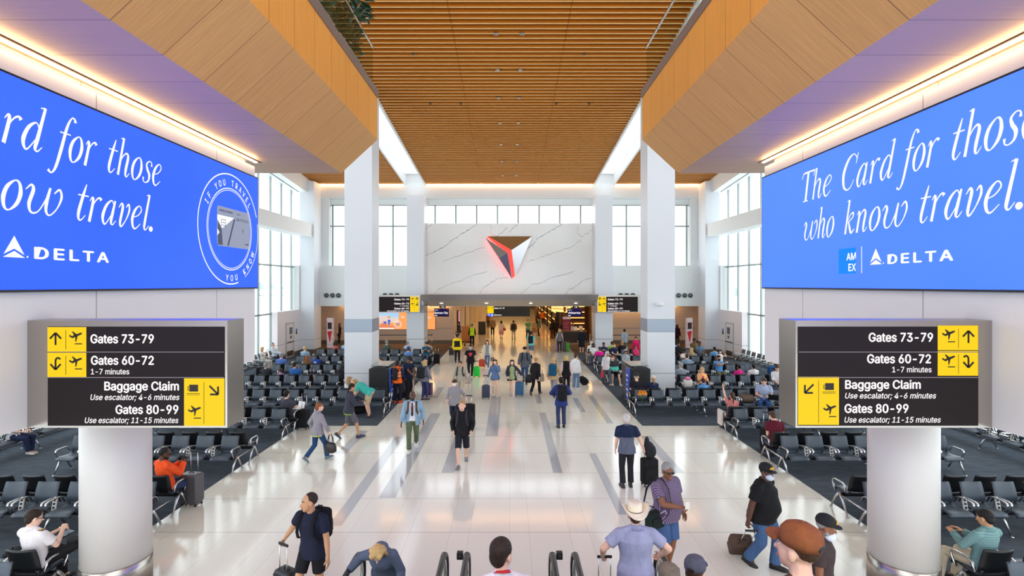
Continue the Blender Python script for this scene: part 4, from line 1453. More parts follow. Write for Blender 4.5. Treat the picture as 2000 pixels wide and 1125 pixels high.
BENCH_FE = {-1: 6.8, 0: 9.8, 1: 12.95, 2: 15.85, 3: 18.85, 4: 21.85, 5: 24.85, 6: 27.85, 7: 30.85}
BENCH_X = {-1: (7.02, 7), 0: (7.02, 7), 1: (7.02, 7), 2: (7.05, 7), 3: (4.62, 11), 4: (7.35, 7), 5: (4.75, 11), 6: (4.75, 11), 7: (4.75, 11)}
YF, YR = .33, 1.10                      # seat middles of the front and rear row behind the front edge... front edge + offset
BL = {
    (-1, -1): 'double row of black airport seats at bottom left, where the pilot sits',
    (-1, 0): 'double row of black airport seats behind the left round column, with a man in orange',
    (-1, 1): 'empty double row of black airport seats just beyond the left round column',
    (-1, 2): 'double row of dark seats where a man holds a white laptop beside a black suitcase',
    (-1, 3): 'long double row of dark seats behind the bending man in the turquoise shirt',
    (-1, 4): 'double row of dark seats at the left square pillar, man in bright blue',
    (-1, 5): 'long double row of dark seats where a man in a grey cap sits',
    (-1, 6): 'long double row of dark seats where a blond man in pale blue sits, left side',
    (-1, 7): 'farthest long double row of dark seats on the left, near the gate desk',
    (1, -1): 'double row of black airport seats at bottom right, man in checked green on it',
    (1, 0): 'double row of black airport seats behind the right round column, brown bag on it',
    (1, 1): 'double row of black airport seats where a man in maroon sits beside a black suitcase',
    (1, 2): 'double row of dark seats where a woman in salmon raises her arm',
    (1, 3): 'long double row of dark seats with a vase of sunflowers on its first seat',
    (1, 4): 'double row of dark seats with the woman in peach and a white tote bag',
    (1, 5): 'long double row of dark seats where a man in a blue T-shirt folds his arms',
    (1, 6): 'long double row of dark seats where the girl in a grey hood sits',
    (1, 7): 'farthest long double row of dark seats on the right, near the gate desk',
}
for (s, k), lab in BL.items():
    x0, n = BENCH_X[k]
    fe = BENCH_FE[k]
    L = n * PITCH
    xc = s * (x0 + L / 2)
    b = empty('airport_bench', (xc, fe + .715, 0), 0, lab, 'bench', 'back-to-back seat rows on the %s' % ('left' if s < 0 else 'right'))
    # with both rows on one frame: front seats' middle at fe + .275, rear seats' middle at fe + 1.155
    seat_row(b, n, -.44, -1)
    seat_row(b, n, .44, 1, plugs=False)
    for x in (-L / 2 + .03, L / 2 - .03):
        MB().tube([(x, -.44, .37), (x, .44, .37)], .02, 8, flat=.6).build('cross_link', ARMAL, b)
# window benches: one row, backs to the glass, facing the hall
for s, y0, n, lab in ((-1, 10.6, 11, 'single row of seats against the left glazing, near end, seen below the screen wall'),
                      (-1, 24.0, 12, 'single row of seats against the left glazing, beside the vestibule'),
                      (1, 10.6, 11, 'single row of seats against the right glazing, near end, seen below the screen wall'),
                      (1, 24.0, 12, 'single row of seats against the right glazing, beside the vestibule')):
    L = n * PITCH
    b = empty('window_bench', (s * 14.15, y0 + L / 2, 0), R(90) if s < 0 else R(-90), lab, 'bench', 'window seat rows')
    seat_row(b, n, 0, -1)

def seat_at(s, k, row, px):
    """nearest seat to a pixel column: world X, D and facing of the sitter"""
    x0, n = BENCH_X[k]
    d = BENCH_FE[k] + (.275 if row == 'f' else 1.155)
    X = abs((px - CX) * d / FPX)
    i = min(max(int((X - x0) / PITCH), 0), n - 1)
    return s * (x0 + (i + .5) * PITCH), d, (180.0 if row == 'f' else 0.0)
# ================================================================ PEOPLE
TMP = bpy.data.scenes.new('workbench')
def remesh(mb, vox, sm=3, mats=None, name='body'):
    """melt overlapping closed shapes into one continuous skin"""
    me = bpy.data.meshes.new(name)
    me.from_pydata(mb.v, [], mb.f)
    o = bpy.data.objects.new(name, me)
    TMP.collection.objects.link(o)
    md = o.modifiers.new('r', 'REMESH')
    md.mode = 'VOXEL'
    md.voxel_size = vox
    s = o.modifiers.new('s', 'SMOOTH')
    s.factor = 0.5
    s.iterations = sm
    vl = TMP.view_layers[0]
    vl.update()
    out = bpy.data.meshes.new_from_object(o.evaluated_get(vl.depsgraph))
    bpy.data.objects.remove(o)
    bpy.data.meshes.remove(me)
    out.name = name
    out.polygons.foreach_set('use_smooth', [True] * len(out.polygons))
    out.materials.clear()
    for m in mats:
        out.materials.append(m)
    return out

def capsule(mb, p0, p1, r0, r1, seg=10):
    p0, p1 = Vector(p0), Vector(p1)
    d = p1 - p0
    L = d.length
    d = d / L if L > 1e-6 else Vector((0, 0, 1))
    a = d.orthogonal().normalized()
    b = d.cross(a)
    rs = []
    def ring(c, r):
        rs.append([c + (a * math.cos(2 * math.pi * i / seg) + b * math.sin(2 * math.pi * i / seg)) * r for i in range(seg)])
    for t in (80, 50, 22):
        ring(p0 - d * r0 * math.sin(R(t)), r0 * math.cos(R(t)))
    ring(p0, r0)
    ring(p1, r1)
    for t in (22, 50, 80):
        ring(p1 + d * r1 * math.sin(R(t)), r1 * math.cos(R(t)))
    mb.rings(rs)
def cone(mb, p0, p1, r0, r1, seg=14):
    mb.cyl(p0, p1, r0, r1, seg)

def ik(a, t, l1, l2, pole):
    a, t = Vector(a), Vector(t)
    d = t - a
    L = d.length
    mx = (l1 + l2) * .998
    if L > mx:
        d *= mx / L
        L = mx
    t = a + d
    u = d.normalized()
    x = (l1 * l1 - l2 * l2 + L * L) / (2 * L)
    h = math.sqrt(max(l1 * l1 - x * x, 0))
    p = Vector(pole)
    p = p - u * p.dot(u)
    p = p.normalized() if p.length > 1e-5 else u.orthogonal().normalized()
    return a + u * x + p * h, t

SKIN = {'light': (232, 184, 158), 'fair': (240, 198, 176), 'tan': (198, 148, 112), 'brown': (136, 90, 64), 'dark': (92, 60, 46)}
def skin_mat(k):
    return mat('skin_' + k, SKIN[k], rough=0.5, spec=0.35, noise=0.06, nscale=18)
HAIR = {'black': (26, 22, 22), 'brown': (74, 50, 34), 'dkbrown': (48, 34, 26), 'blond': (206, 170, 112), 'grey': (150, 148, 146), 'white': (206, 202, 196), 'red': (150, 84, 42), 'sand': (176, 138, 92)}
def hair_mat(k):
    return mat('hair_' + k, HAIR[k], rough=0.6, spec=0.3, noise=0.3, nscale=70, bump=0.6, bscale=90, stretch=(1, 1, .25))
EYEW = mat('eye_white', (236, 232, 228), rough=.25)
EYED = mat('eye_dark', (34, 24, 20), rough=.25)
LIPS = mat('lip', (176, 104, 96), rough=.45)

TORSO_M = [(-.13, .11, .085, -.01), (-.07, .155, .11, -.012), (0, .165, .118, -.012), (.10, .150, .106, 0), (.19, .148, .104, .004), (.28, .162, .114, .006), (.38, .176, .118, .004), (.44, .166, .106, -.004), (.485, .128, .088, -.012), (.515, .088, .070, -.018), (.545, .062, .060, -.022)]
TORSO_F = [(-.13, .115, .09, -.012), (-.07, .162, .118, -.018), (0, .168, .120, -.016), (.10, .138, .100, 0), (.19, .126, .094, .004), (.28, .142, .104, .008), (.38, .152, .108, .006), (.44, .142, .096, -.004), (.485, .112, .078, -.010), (.515, .074, .060, -.016), (.545, .052, .052, -.020)]

def torso(mb, P, u, f, rings, g, e, t0, t1, belly=0, open_=0, flare=0.0, seg=22):
    """loft between t0 and t1 along the spine, e = ease of the garment"""
    r = Vector((1, 0, 0))
    def at_(t):
        for i in range(len(rings) - 1):
            a, b = rings[i], rings[i + 1]
            if a[0] <= t <= b[0]:
                k = (t - a[0]) / (b[0] - a[0])
                return [a[j] + (b[j] - a[j]) * k for j in range(1, 4)]
        return list((rings[0] if t < rings[0][0] else rings[-1])[1:])
    ts = sorted(set([t0, t1] + [x[0] for x in rings if t0 < x[0] < t1]))
    rs = []
    for t in ts:
        w, d, yo = at_(max(t, -.07) if t < -.07 and e > 0 else t)
        gg = 1 + (g - 1) * (1 if t < .42 else .5)
        w, d = w * gg + e, d * gg + e
        bl = belly * math.exp(-((t - .13) / .13) ** 2)
        fl = flare * max(0, (.10 - t)) / .2
        w += fl
        d += fl
        c = P + u * t + f * (yo + bl * .5)
        dd = d + bl * .5
        if open_:
            pts = []
            m = 18
            for i in range(m + 1):
                a = R(90 + open_) + (2 * math.pi - 2 * R(open_)) * i / m
                pts.append(c + r * (w * math.cos(a)) + f * (dd * math.sin(a)))
            for i in range(m, -1, -1):
                a = R(90 + open_) + (2 * math.pi - 2 * R(open_)) * i / m
                pts.append(c + r * ((w - .03) * math.cos(a)) + f * ((dd - .03) * math.sin(a)))
            rs.append(pts)
        else:
            rs.append([c + r * (w * math.cos(2 * math.pi * i / seg)) + f * (dd * math.sin(2 * math.pi * i / seg)) for i in range(seg)])
    mb.rings(rs)

def hand(mb, W, d, n, side, curl, s=1.0):
    """palm plus four bent fingers and a thumb; d along the forearm, n palm normal"""
    d = d.normalized()
    n = (n - d * n.dot(d)).normalized()
    w = d.cross(n) * side
    rot = Matrix((w, n, d)).transposed()
    mb.ell(W + d * .048 * s, (.042 * s, .017 * s, .056 * s), rot, 10, 6)
    def seg(p, a, l, r0, r1):
        q = p + a * l
        capsule(mb, p, q, r0, r1, 6)
        return q
    for k, (o, L) in enumerate(((.031, .060), (.010, .070), (-.011, .066), (-.031, .052))):
        p = W + d * (.088 if k in (1, 2) else .080) * s + w * o * s
        c1 = curl * (0.75 + .08 * k)
        a1 = (d * math.cos(c1) + n * math.sin(c1))
        c2 = curl * 1.9
        a2 = (d * math.cos(c2) + n * math.sin(c2))
        q = seg(p, a1, L * .52 * s, .0095 * s, .0085 * s)
        seg(q, a2, L * .48 * s, .0085 * s, .007 * s)
    p = W + d * .022 * s + w * .034 * s
    a1 = (d * .62 + w * .62 + n * .45).normalized()
    q = seg(p, a1, .036 * s, .0115 * s, .010 * s)
    seg(q, (d * .8 + w * .1 + n * (.35 + .5 * min(curl, 1))).normalized(), .03 * s, .010 * s, .008 * s)

def shoe_mesh(mb, ank, yaw, pitch, s):
    """one shoe: foot frame with the ankle .075 above the sole"""
    rot = Matrix.Rotation(yaw, 3, 'Z') @ Matrix.Rotation(pitch, 3, 'X')
    o = Vector(ank) - rot @ Vector((0, 0, .075 * s))
    rs = []
    for y, w, h in ((-.085, .018, .05), (-.075, .032, .085), (-.03, .037, .105), (.03, .039, .098), (.09, .046, .066), (.15, .046, .05), (.185, .034, .038), (.2, .014, .022)):
        ring = []
        for i in range(12):
            a = 2 * math.pi * i / 12
            x, z = w * math.cos(a), h * (.5 + .5 * math.sin(a))
            if math.sin(a) < -.3:
                x = w * (1.08 if math.cos(a) > 0 else -1.08) * min(1, abs(math.cos(a)) * 1.8)
                z = 0
            ring.append(o + rot @ (Vector((x, y, z)) * s))
        rs.append(ring)
    mb.rings(rs)

def person(label, x, d, yaw=0.0, h=1.72, z=0.0, pose='stand', g=1.0, fem=False, skin='light', hair=('short', 'brown'),
           top=('tee', (200, 200, 200)), bot=('pants', (60, 70, 90)), shoe=(60, 60, 64), hat=None, mask=None, shades=False,
           L=None, Rr=None, lean=None, head=(0, 0), belly=0.0, open_=None, inner=None, yoke=None, hood=None, feet=None, hz=None,
           kn=None, el=None, curl=.35, group=None, lead='L', fold=None, extra=None, band=None):
    s = h / 1.75
    root = empty('person', (x, d, z), R(yaw), label, 'person', group)
    far = d > 21
    vox = min(max(.00085 * d, .0085), .028)
    # ---- skeleton
    ft = {}
    if pose == 'walk':
        hz0, ln = .895, 3
        a, b = (-1, 1) if lead == 'L' else (1, -1)
        ft[a] = (a * .075, .27, .085, R(8))
        ft[b] = (b * .075, -.33, .165, R(-42))
        hands = {a: (a * .27, -.17, .83), b: (b * .27, .21, .88)}
    elif pose == 'sit':
        hz0, ln = .545, -7
        ft[-1], ft[1] = (-.11, .42, .078, 0), (.11, .42, .078, 0)
        hands = {-1: (-.10, .30, .70), 1: (.10, .30, .70)}
    else:
        hz0, ln = .93, 1
        ft[-1], ft[1] = (-.095, -.02, .078, 0), (.105, .03, .078, 0)
        hands = {-1: (-.27, .03, .83), 1: (.27, .03, .83)}
    if hz is not None:
        hz0 = hz
    if lean is not None:
        ln = lean
    if feet:
        for k, v in feet.items():
            ft[k] = v
    if L is not None:
        hands[-1] = L
    if Rr is not None:
        hands[1] = Rr
    S = lambda v: Vector(v) * s
    l = R(ln)
    u, f = Vector((0, math.sin(l), math.cos(l))), Vector((0, math.cos(l), -math.sin(l)))
    P = S((0, 0, hz0))
    rings = [tuple(v * s for v in q) for q in (TORSO_F if fem else TORSO_M)]
    shw = (.158 if fem else .182) * s * (1 + (g - 1) * .5)
    neck = P + u * (.545 * s)
    SH = {k: P + u * (.445 * s) + Vector((k * shw, 0, 0)) - f * .005 for k in (-1, 1)}
    hy, hp = R(head[0]), R(head[1])
    hc = neck + u * (.125 * s) + f * ((.035 + .05 * max(0, math.sin(hp))) * s) - Vector((0, 0, .03 * s * max(0, math.sin(hp))))
    HR = Matrix.Rotation(hy, 3, 'Z') @ Matrix.Rotation(-hp, 3, 'X')
    hs = (1.0 if not fem else .95) * s * (1.07 if d < 10 else 1.08)
    H = lambda p: hc + HR @ (Vector(p) * hs)
    arms, legs = {}, {}
    for k in (-1, 1):
        up_ = hands[k][2] > hz0 + .16 and hands[k][1] > .1
        pole = (el or {}).get(k, (k * .5, -.3, -1.0) if up_ else (k * .45, -1.0, -.35))
        e_, w_ = ik(SH[k], S(hands[k]), .285 * s, .25 * s, pole)
        arms[k] = (SH[k], e_, w_)
        hip = P + Vector((k * .088 * s * (1 + (g - 1) * .4), 0, -.015 * s))
        fx = ft[k]
        pole = (kn or {}).get(k, (k * .12, 1.0, .25))
        kk, an = ik(hip, S(fx[:3]), .43 * s, .42 * s, pole)
        legs[k] = (hip, kk, an, fx[3] if len(fx) > 3 else 0)
    # ---- skin: one continuous surface
    ag = (.86 if fem else 1.0) * (1 + (g - 1) * .55) * s
    lg = (1 + (g - 1) * .5) * s
    mb = MB()
    torso(mb, P, u, f, rings, g, -.004, -.13, .545, belly, seg=18)
    for k in (-1, 1):
        a, e_, w_ = arms[k]
        capsule(mb, a, neck - u * .03 * s, .050 * ag, .046 * ag)
        capsule(mb, a, e_, .054 * ag, .041 * ag)
        capsule(mb, e_, e_.lerp(w_, .35), .041 * ag, .040 * ag)
        capsule(mb, e_.lerp(w_, .3), w_, .040 * ag, .026 * ag)
        hp_, kk, an, _ = legs[k]
        capsule(mb, hp_, kk, .082 * lg, .054 * lg)
        capsule(mb, kk, kk.lerp(an, .35), .050 * lg, .054 * lg)
        capsule(mb, kk.lerp(an, .3), an, .053 * lg, .035 * lg)
        capsule(mb, an, an + Vector((0, .08, -.03)) * s, .035 * s, .03 * s)
        if not far:
            pass
    mb.ell(H((0, -.012, .03)), Vector((.076, .096, .090)) * hs, HR)
    mb.ell(H((0, .026, -.025)), Vector((.063, .068, .088)) * hs, HR)
    mb.ell(H((0, .050, -.085)), Vector((.036, .034, .030)) * hs, HR)
    capsule(mb, H((0, .090, .004)), H((0, .108, -.032)), .008 * hs, .0145 * hs, 8)
    for k in (-1, 1):
        mb.ell(H((k * .079, -.008, -.012)), Vector((.013, .022, .033)) * hs, HR, 8, 6)
    capsule(mb, neck - u * .04 * s, H((0, -.018, -.06)), (.050 if fem else .060) * s * (1 + (g - 1) * .4), (.046 if fem else .056) * s)
    sk = skin_mat(skin)
    me = remesh(mb, vox, 3 if d < 18 else 2, [sk, EYEW, EYED, LIPS, hair_mat(hair[1] if hair else 'black')])
    # hands, and at readable distance the face, join the same mesh
    fx = MB()
    for k in (-1, 1):
        a, e_, w_ = arms[k]
        dd = (w_ - e_).normalized()
        nrm = Vector((-k, 0.15, 0)) if abs(dd.z) > .6 else Vector((-k * .35, 0.1, -1))
        cu = curl[k] if isinstance(curl, dict) else curl
        hand(fx, w_ - dd * .004, dd, nrm, 1 if k > 0 else -1, cu, s * (.92 if fem else 1.0))
    if d < 33:
        for k in (-1, 1):
            fx.m = 1; fx.ell(H((k * .031, .0785, .004)), Vector((.0105, .0065, .0058)) * hs, HR, 8, 6)
            fx.m = 2; fx.ell(H((k * .031, .0830, .004)), Vector((.0062, .004, .0056)) * hs, HR, 8, 5)
            fx.m = 4; capsule(fx, H((k * .016, .084, .025)), H((k * .031, .0785, .029)), .0045 * hs, .004 * hs, 6); capsule(fx, H((k * .031, .0785, .029)), H((k * .045, .068, .026)), .004 * hs, .003 * hs, 6)
        fx.m = 3; fx.ell(H((0, .0895, -.066)), Vector((.025, .010, .0085)) * hs, HR, 10, 5)
    n0 = len(me.vertices)
    bm = bmesh_join(me, fx)
    body = bpy.data.objects.new('body', me)
    COL.objects.link(body)
    body.parent = root
    def add(nm, mbx, m, v=None, sm=2, lab=None):
        mm = remesh(mbx, v or vox, sm, [m] if not isinstance(m, list) else m, nm)
        o = bpy.data.objects.new(nm, mm)
        COL.objects.link(o)
        o.parent = root
        if lab:
            o['label'] = lab
        return o
    def plain(nm, mbx, m):
        return mbx.build(nm, m, root)
    def fabric(c):
        return c if not isinstance(c, tuple) else cloth(c)
    # ---- trousers, shorts, skirt
    kind, c = bot[0], bot[1]
    if kind in ('pants', 'shorts', 'leggings', 'long_shorts', 'mini'):
        mb = MB()
        e = .010 if kind == 'leggings' else .018
        torso(mb, P, u, f, rings, g, e * .4, -.11, .08 if not (top and top[0] == 'crop') else .12, belly * .85)
        for k in (-1, 1):
            hp_, kk, an, _ = legs[k]
            if kind in ('pants', 'leggings'):
                fl = .012 if kind == 'pants' else 0
                capsule(mb, hp_, kk, (.086 + e) * lg, (.056 + e) * lg)
                capsule(mb, kk, kk.lerp(an, .5), (.054 + e) * lg, (.050 + e) * lg)
                cone(mb, kk.lerp(an, .3), an + (kk - an).normalized() * .02 * s, (.050 + e) * lg, (.040 + e + fl) * lg)
            else:
                q = {'shorts': .72, 'long_shorts': 1.0, 'mini': .34}[kind]
                end = hp_.lerp(kk, q)
                cone(mb, hp_ + (hp_ - kk).normalized() * .03, end, (.084 + e) * lg, (.078 + e - .010 * q) * lg)
        add({'mini': 'shorts', 'long_shorts': 'shorts', 'pants': 'trousers'}.get(kind, kind), mb, fabric(c))
    elif kind in ('skirt', 'dress_skirt'):
        mb = MB()
        q = bot[2] if len(bot) > 2 else .5
        rs = []
        for t, w in ((.10, .14), (0, .185), (-.12, .20), (-q, .215 + .05 * q)):
            c0 = P + Vector((0, 0, t * s))
            if pose == 'sit':
                c0 = P + Vector((0, max(0, -t) * .9 * s, min(t, 0) * .08 * s + max(t, 0) * s))
            rs.append([c0 + Vector((w * s * math.cos(2 * math.pi * i / 20), w * s * .8 * math.sin(2 * math.pi * i / 20), 0)) for i in range(20)])
        mb.rings(rs[::-1])
        add('skirt', mb, fabric(c))
    # ---- shoes
    if shoe:
        for k in (-1, 1):
            hp_, kk, an, pt = legs[k]
            mb = MB()
            shoe_mesh(mb, an, -k * R(7), pt, s * (.92 if fem else 1.02))
            plain('shoe', mb, mat('shoe_%d_%d_%d' % shoe, shoe, rough=.5))
    # ---- upper clothing
    def upper(nm, kind, c, e, t0, slv, op=0, fl=.036, tt=.545):
        mb = MB()
        torso(mb, P, u, f, rings, g, e, t0, tt, belly, op, fl)
        if fem and not op:
            for k in (-1, 1):
                mb.ell(P + u * .33 * s + f * .085 * s + Vector((k * .062 * s, 0, 0)), Vector((.062, .055, .06)) * s)
        for k in (-1, 1):
            a, e_, w_ = arms[k]
            if slv != 'none':
                capsule(mb, a, neck - u * .035 * s, .048 * ag + e, .040 * ag + e)
            else:
                capsule(mb, a.lerp(neck, .3), neck - u * .035 * s, .044 * ag + e, .040 * ag + e)
                continue
            mb.ell(a, Vector((.052 * ag + e, .054 * ag + e, .052 * ag + e)) * 1.0)
            if slv == 'short':
                q = a.lerp(e_, .66)
                cone(mb, a, q, .056 * ag + e, .050 * ag + e + .006)
            elif slv == 'mid':
                q = e_.lerp(w_, .45)
                capsule(mb, a, e_, .054 * ag + e, .043 * ag + e)
                cone(mb, e_, q, .042 * ag + e, .038 * ag + e)
            else:
                capsule(mb, a, e_, .054 * ag + e, .043 * ag + e)
                capsule(mb, e_, e_.lerp(w_, .4), .043 * ag + e, .040 * ag + e)
                cone(mb, e_.lerp(w_, .3), w_ - (w_ - e_).normalized() * .01, .040 * ag + e, .030 * ag + e)
        if hood:
            mb.ell(neck - f * .07 * s - u * .02 * s, Vector((.10, .055, .075)) * s)
            capsule(mb, neck + Vector((-.06 * s, 0, 0)) + f * .02 * s, neck + Vector((.06 * s, 0, 0)) + f * .02 * s, .03 * s, .03 * s)
        return add(nm, mb, fabric(c))
    if top:
        kind, c = top[0], top[1]
        slv = {'tee': 'short', 'polo': 'short', 'shirt': 'long', 'sweater': 'long', 'jacket': 'long', 'hoodie': 'long', 'tank': 'none', 'vest': 'none', 'blouse': 'mid', 'crop': 'short', 'rolled': 'mid'}.get(kind, 'short')
        e = {'tee': .016, 'polo': .018, 'jacket': .030, 'hoodie': .028, 'sweater': .024, 'vest': .030, 'tank': .012}.get(kind, .018) * s
        if inner:
            upper('shirt', 'tee', inner, .016 * s, -.03 if bot[0] == 'pants' else -.10, 'none' if slv != 'none' else 'long')
        nm = {'tee': 't_shirt', 'polo': 'polo_shirt', 'shirt': 'shirt', 'crop': 't_shirt', 'blouse': 'blouse', 'rolled': 'shirt', 'tank': 'tank_top'}.get(kind, kind)
        t0 = {'crop': -.0, 'jacket': -.16, 'blouse': -.12}.get(kind, -.11)
        if pose == 'sit':
            t0 = max(t0, -.06)
        upper(nm, kind, c, e, t0, slv, open_ or 0)
        if yoke:
            upper('shirt_yoke', 'tee', yoke, e + .006, .27, slv, 0, 0)
        if band:
            mb = MB()
            torso(mb, P, u, f, rings, g, e + .004, t0 - .03, t0 + .015, belly, 0, .008)
            add('shirt_hem', mb, cloth(band))
        if kind in ('polo', 'shirt', 'rolled') and d < 20:
            mb = MB()
            rs = []
            for q, rr in ((.515, .086), (.56, .068), (.572, .066)):
                c0 = P + u * q * s - f * .014 * s
                rs.append([c0 + Vector((rr * s * math.cos(2 * math.pi * i / 16), 0, 0)) + f * (rr * .92 * s * math.sin(2 * math.pi * i / 16)) for i in range(16)])
            mb.rings(rs)
            plain('collar', mb, fabric(c))
    # ---- hair
    if hair and hair[0] != 'bald':
        mb = MB()
        st = hair[0]
        if st == 'buzz':
            mb.ell(H((0, -.020, .036)), Vector((.0775, .093, .089)) * hs, HR)
        else:
            mb.ell(H((0, -.022, .044)), Vector((.084, .099, .089)) * hs, HR)
            mb.ell(H((0, -.058, -.005)), Vector((.072, .050, .078)) * hs, HR)
        if st in ('long', 'bob', 'wavy'):
            q = -.20 if st != 'bob' else -.09
            mb.ell(H((0, -.060, q * .5)), Vector((.088, .048, .05 - q * .55)) * hs, HR)
            for k in (-1, 1):
                capsule(mb, H((k * .078, -.020, .03)), H((k * .088, .004, q)), .030 * hs, .026 * hs)
                mb.ell(H((k * .05, .035, .085)), Vector((.04, .05, .035)) * hs, HR)
        if st == 'wavy':
            for i in range(9):
                a = i * 2.4
                mb.ell(H((.07 * math.cos(a), -.03 + .05 * math.sin(a), .06 - .022 * i)), Vector((.042, .042, .038)) * hs, HR, 8, 6)
        if st == 'pony':
            capsule(mb, H((0, -.10, .03)), H((0, -.135, -.02)), .03 * hs, .034 * hs)
            capsule(mb, H((0, -.135, -.02)), H((0, -.12, -.23)), .036 * hs, .014 * hs)
        if st == 'bun':
            mb.ell(H((0, -.10, .075)), Vector((.045, .045, .042)) * hs, HR)
        add('hair', mb, hair_mat(hair[1]), min(vox, .014), 2)
    if hair and len(hair) > 2 and hair[2] == 'beard':
        mb = MB()
        mb.ell(H((0, .046, -.085)), Vector((.050, .050, .042)) * hs, HR)
        mb.ell(H((0, .020, -.065)), Vector((.066, .06, .04)) * hs, HR)
        add('beard', mb, hair_mat(hair[1]), min(vox, .012), 1)
    # ---- headwear
    if hat and hat[0] in ('cap', 'capback', 'flatcap'):
        mb = MB()
        hm = mat('cap_%d_%d_%d' % tuple(hat[1]), hat[1], rough=.85, noise=.15, nscale=25, bump=.2, bscale=80)
        rs = []
        for r_, z_ in ((.090, .035), (.0935, .062), (.089, .095), (.072, .124), (.042, .142), (.006, .149)):
            rs.append([H((r_ * math.cos(2 * math.pi * i / 22), -.014 + r_ * 1.14 * math.sin(2 * math.pi * i / 22), z_)) for i in range(22)])
        mb.rings(rs)
        sg = -1 if hat[0] == 'capback' else 1
        up, dn = [], []
        for i in range(13):
            a = R(-78 + 13 * i)
            for r_, lst in ((1.0, up),):
                x_ = .080 * math.sin(a)
                y_ = .055 + .115 * max(math.cos(a), 0) ** .8
                zz = .050 - 1.6 * x_ * x_ - .10 * (y_ - .06)
                up.append(H((x_, sg * y_ - .01, zz + .004)))
                dn.append(H((x_, sg * y_ - .01, zz - .004)))
        inn = H((0, sg * .05, .05))
        n = len(up)
        mb.add(up + dn, [tuple(range(n)), tuple(range(n, 2 * n))[::-1]] + [(i, i + n, (i + 1) % n + n, (i + 1) % n) for i in range(n)])
        mb.ell(H((0, -.014, .150)), Vector((.01, .01, .006)) * hs, HR, 8, 5)
        if len(hat) > 2 and hat[2]:
            mb.m = 1
            mb.cbox(H((0, .093, .088)), Vector((.036, .006, .016)) * hs, HR)
        if hat[0] == 'cap' and d < 8:      # the opening above the strap at the back
            mb.m = 2
            mb.ell(H((0, -.112, .058)), Vector((.034, .010, .022)) * hs, HR, 12, 6)
        o = mb.build('cap', [hm, mat('cap_badge_gold', (222, 170, 40)), mat('cap_gap_dark', (40, 26, 20))], root)
    elif hat and hat[0] == 'visor':
        mb = MB()
        for q in (0,):
            rs = [[H((.088 * math.cos(2 * math.pi * i / 20), -.012 + .104 * math.sin(2 * math.pi * i / 20), z_)) for i in range(20)] for z_ in (.03, .07)]
        mb.rings(rs)
        mb.build('visor', cloth(hat[1]), root)
    elif hat and hat[0] == 'cowboy':
        mb = MB()
        seg = 36
        rs = []
        for r_, z_ in ((.088, .052), (.092, .052), (.15, .050), (.185, .052), (.188, .058), (.15, .060), (.094, .064), (.090, .10), (.082, .15), (.06, .172), (.02, .160), (.002, .158)):
            ring = []
            for i in range(seg):
                a = 2 * math.pi * i / seg
                cx_, sy_ = math.cos(a), math.sin(a)
                zz = z_
                xx = r_ * cx_
                if r_ > .1 and z_ < .07:
                    lift = (r_ - .09) * (abs(cx_) ** 2.2) * .95
                    zz += lift - (r_ - .09) * .25 * (abs(sy_) ** 2)
                    xx = r_ * cx_ * (1 - .10 * abs(cx_))
                if z_ > .14:
                    zz -= .03 * (1 - abs(cx_)) * (r_ / .06 if r_ < .06 else 1) * .4
                ring.append(H((xx, -.008 + r_ * 1.16 * sy_, zz)))
            rs.append(ring)
        mb.rings(rs)
        straw = mat('cream_straw', (248, 236, 208), rough=.7, noise=.08, nscale=60, bump=.3, bscale=260)
        mb.build('cowboy_hat', straw, root)
        hb = MB()
        hb.rings([[H((r_ * math.cos(2 * math.pi * i / 28), -.008 + r_ * 1.16 * math.sin(2 * math.pi * i / 28), z_)) for i in range(28)] for r_, z_ in ((.0955, .062), (.0955, .074))], False)
        hb.build('hat_band', mat('hat_band_brown', (74, 44, 26)), root)
    elif hat and hat[0] == 'hood':
        mb = MB()
        mb.ell(H((0, -.055, .03)), Vector((.110, .105, .130)) * hs, HR)
        capsule(mb, H((0, -.07, -.10)), H((0, -.07, .0)), .095 * hs, .095 * hs)
        mb.ell(H((0, -.02, .13)), Vector((.05, .06, .04)) * hs, HR)
        add('hood', mb, cloth(hat[1]))
    if mask:
        mb = MB()
        q = -.045 if len(mask) > 1 and mask[1] == 'chin' else 0
        mb.ell(H((0, .056, -.050 + q)), Vector((.066, .066, .056)) * hs, HR, 16, 10)
        for k in (-1, 1):
            mb.tube([H((k * .05, .07, -.05 + q)), H((k * .072, .03, -.03 + q)), H((k * .084, .0, -.01))], .003 * hs, 6)
        mb.build('face_mask', cloth(mask[0], .1), root)
    if shades:
        mb = MB()
        for k in (-1, 1):
            mb.ell(H((k * .034, .094, .004)), Vector((.027, .008, .018)) * hs, HR, 10, 6)
            mb.tube([H((k * .058, .09, .008)), H((k * .079, .04, .010)), H((k * .082, -.01, .006))], .004 * hs, 6)
        capsule(mb, H((-.02, .099, .010)), H((.02, .099, .010)), .004 * hs, .004 * hs, 6)
        mb.build('sunglasses' if shades is True else 'glasses', mat('lens_black', (14, 14, 16), rough=.1), root)
    # hand points in the world, for what they hold
    M = Matrix.Translation((x, d, z)) @ Matrix.Rotation(R(yaw), 4, 'Z')
    return {'root': root, 'M': M, 's': s, 'R': M @ (arms[1][2] + (arms[1][2] - arms[1][1]).normalized() * .07 * s), 'L': M @ (arms[-1][2] + (arms[-1][2] - arms[-1][1]).normalized() * .07 * s),
            'P': P, 'u': u, 'f': f, 'neck': neck, 'SH': SH, 'g': g, 'yaw': yaw, 'rings': rings, 'H': H, 'HR': HR, 'belly': belly}

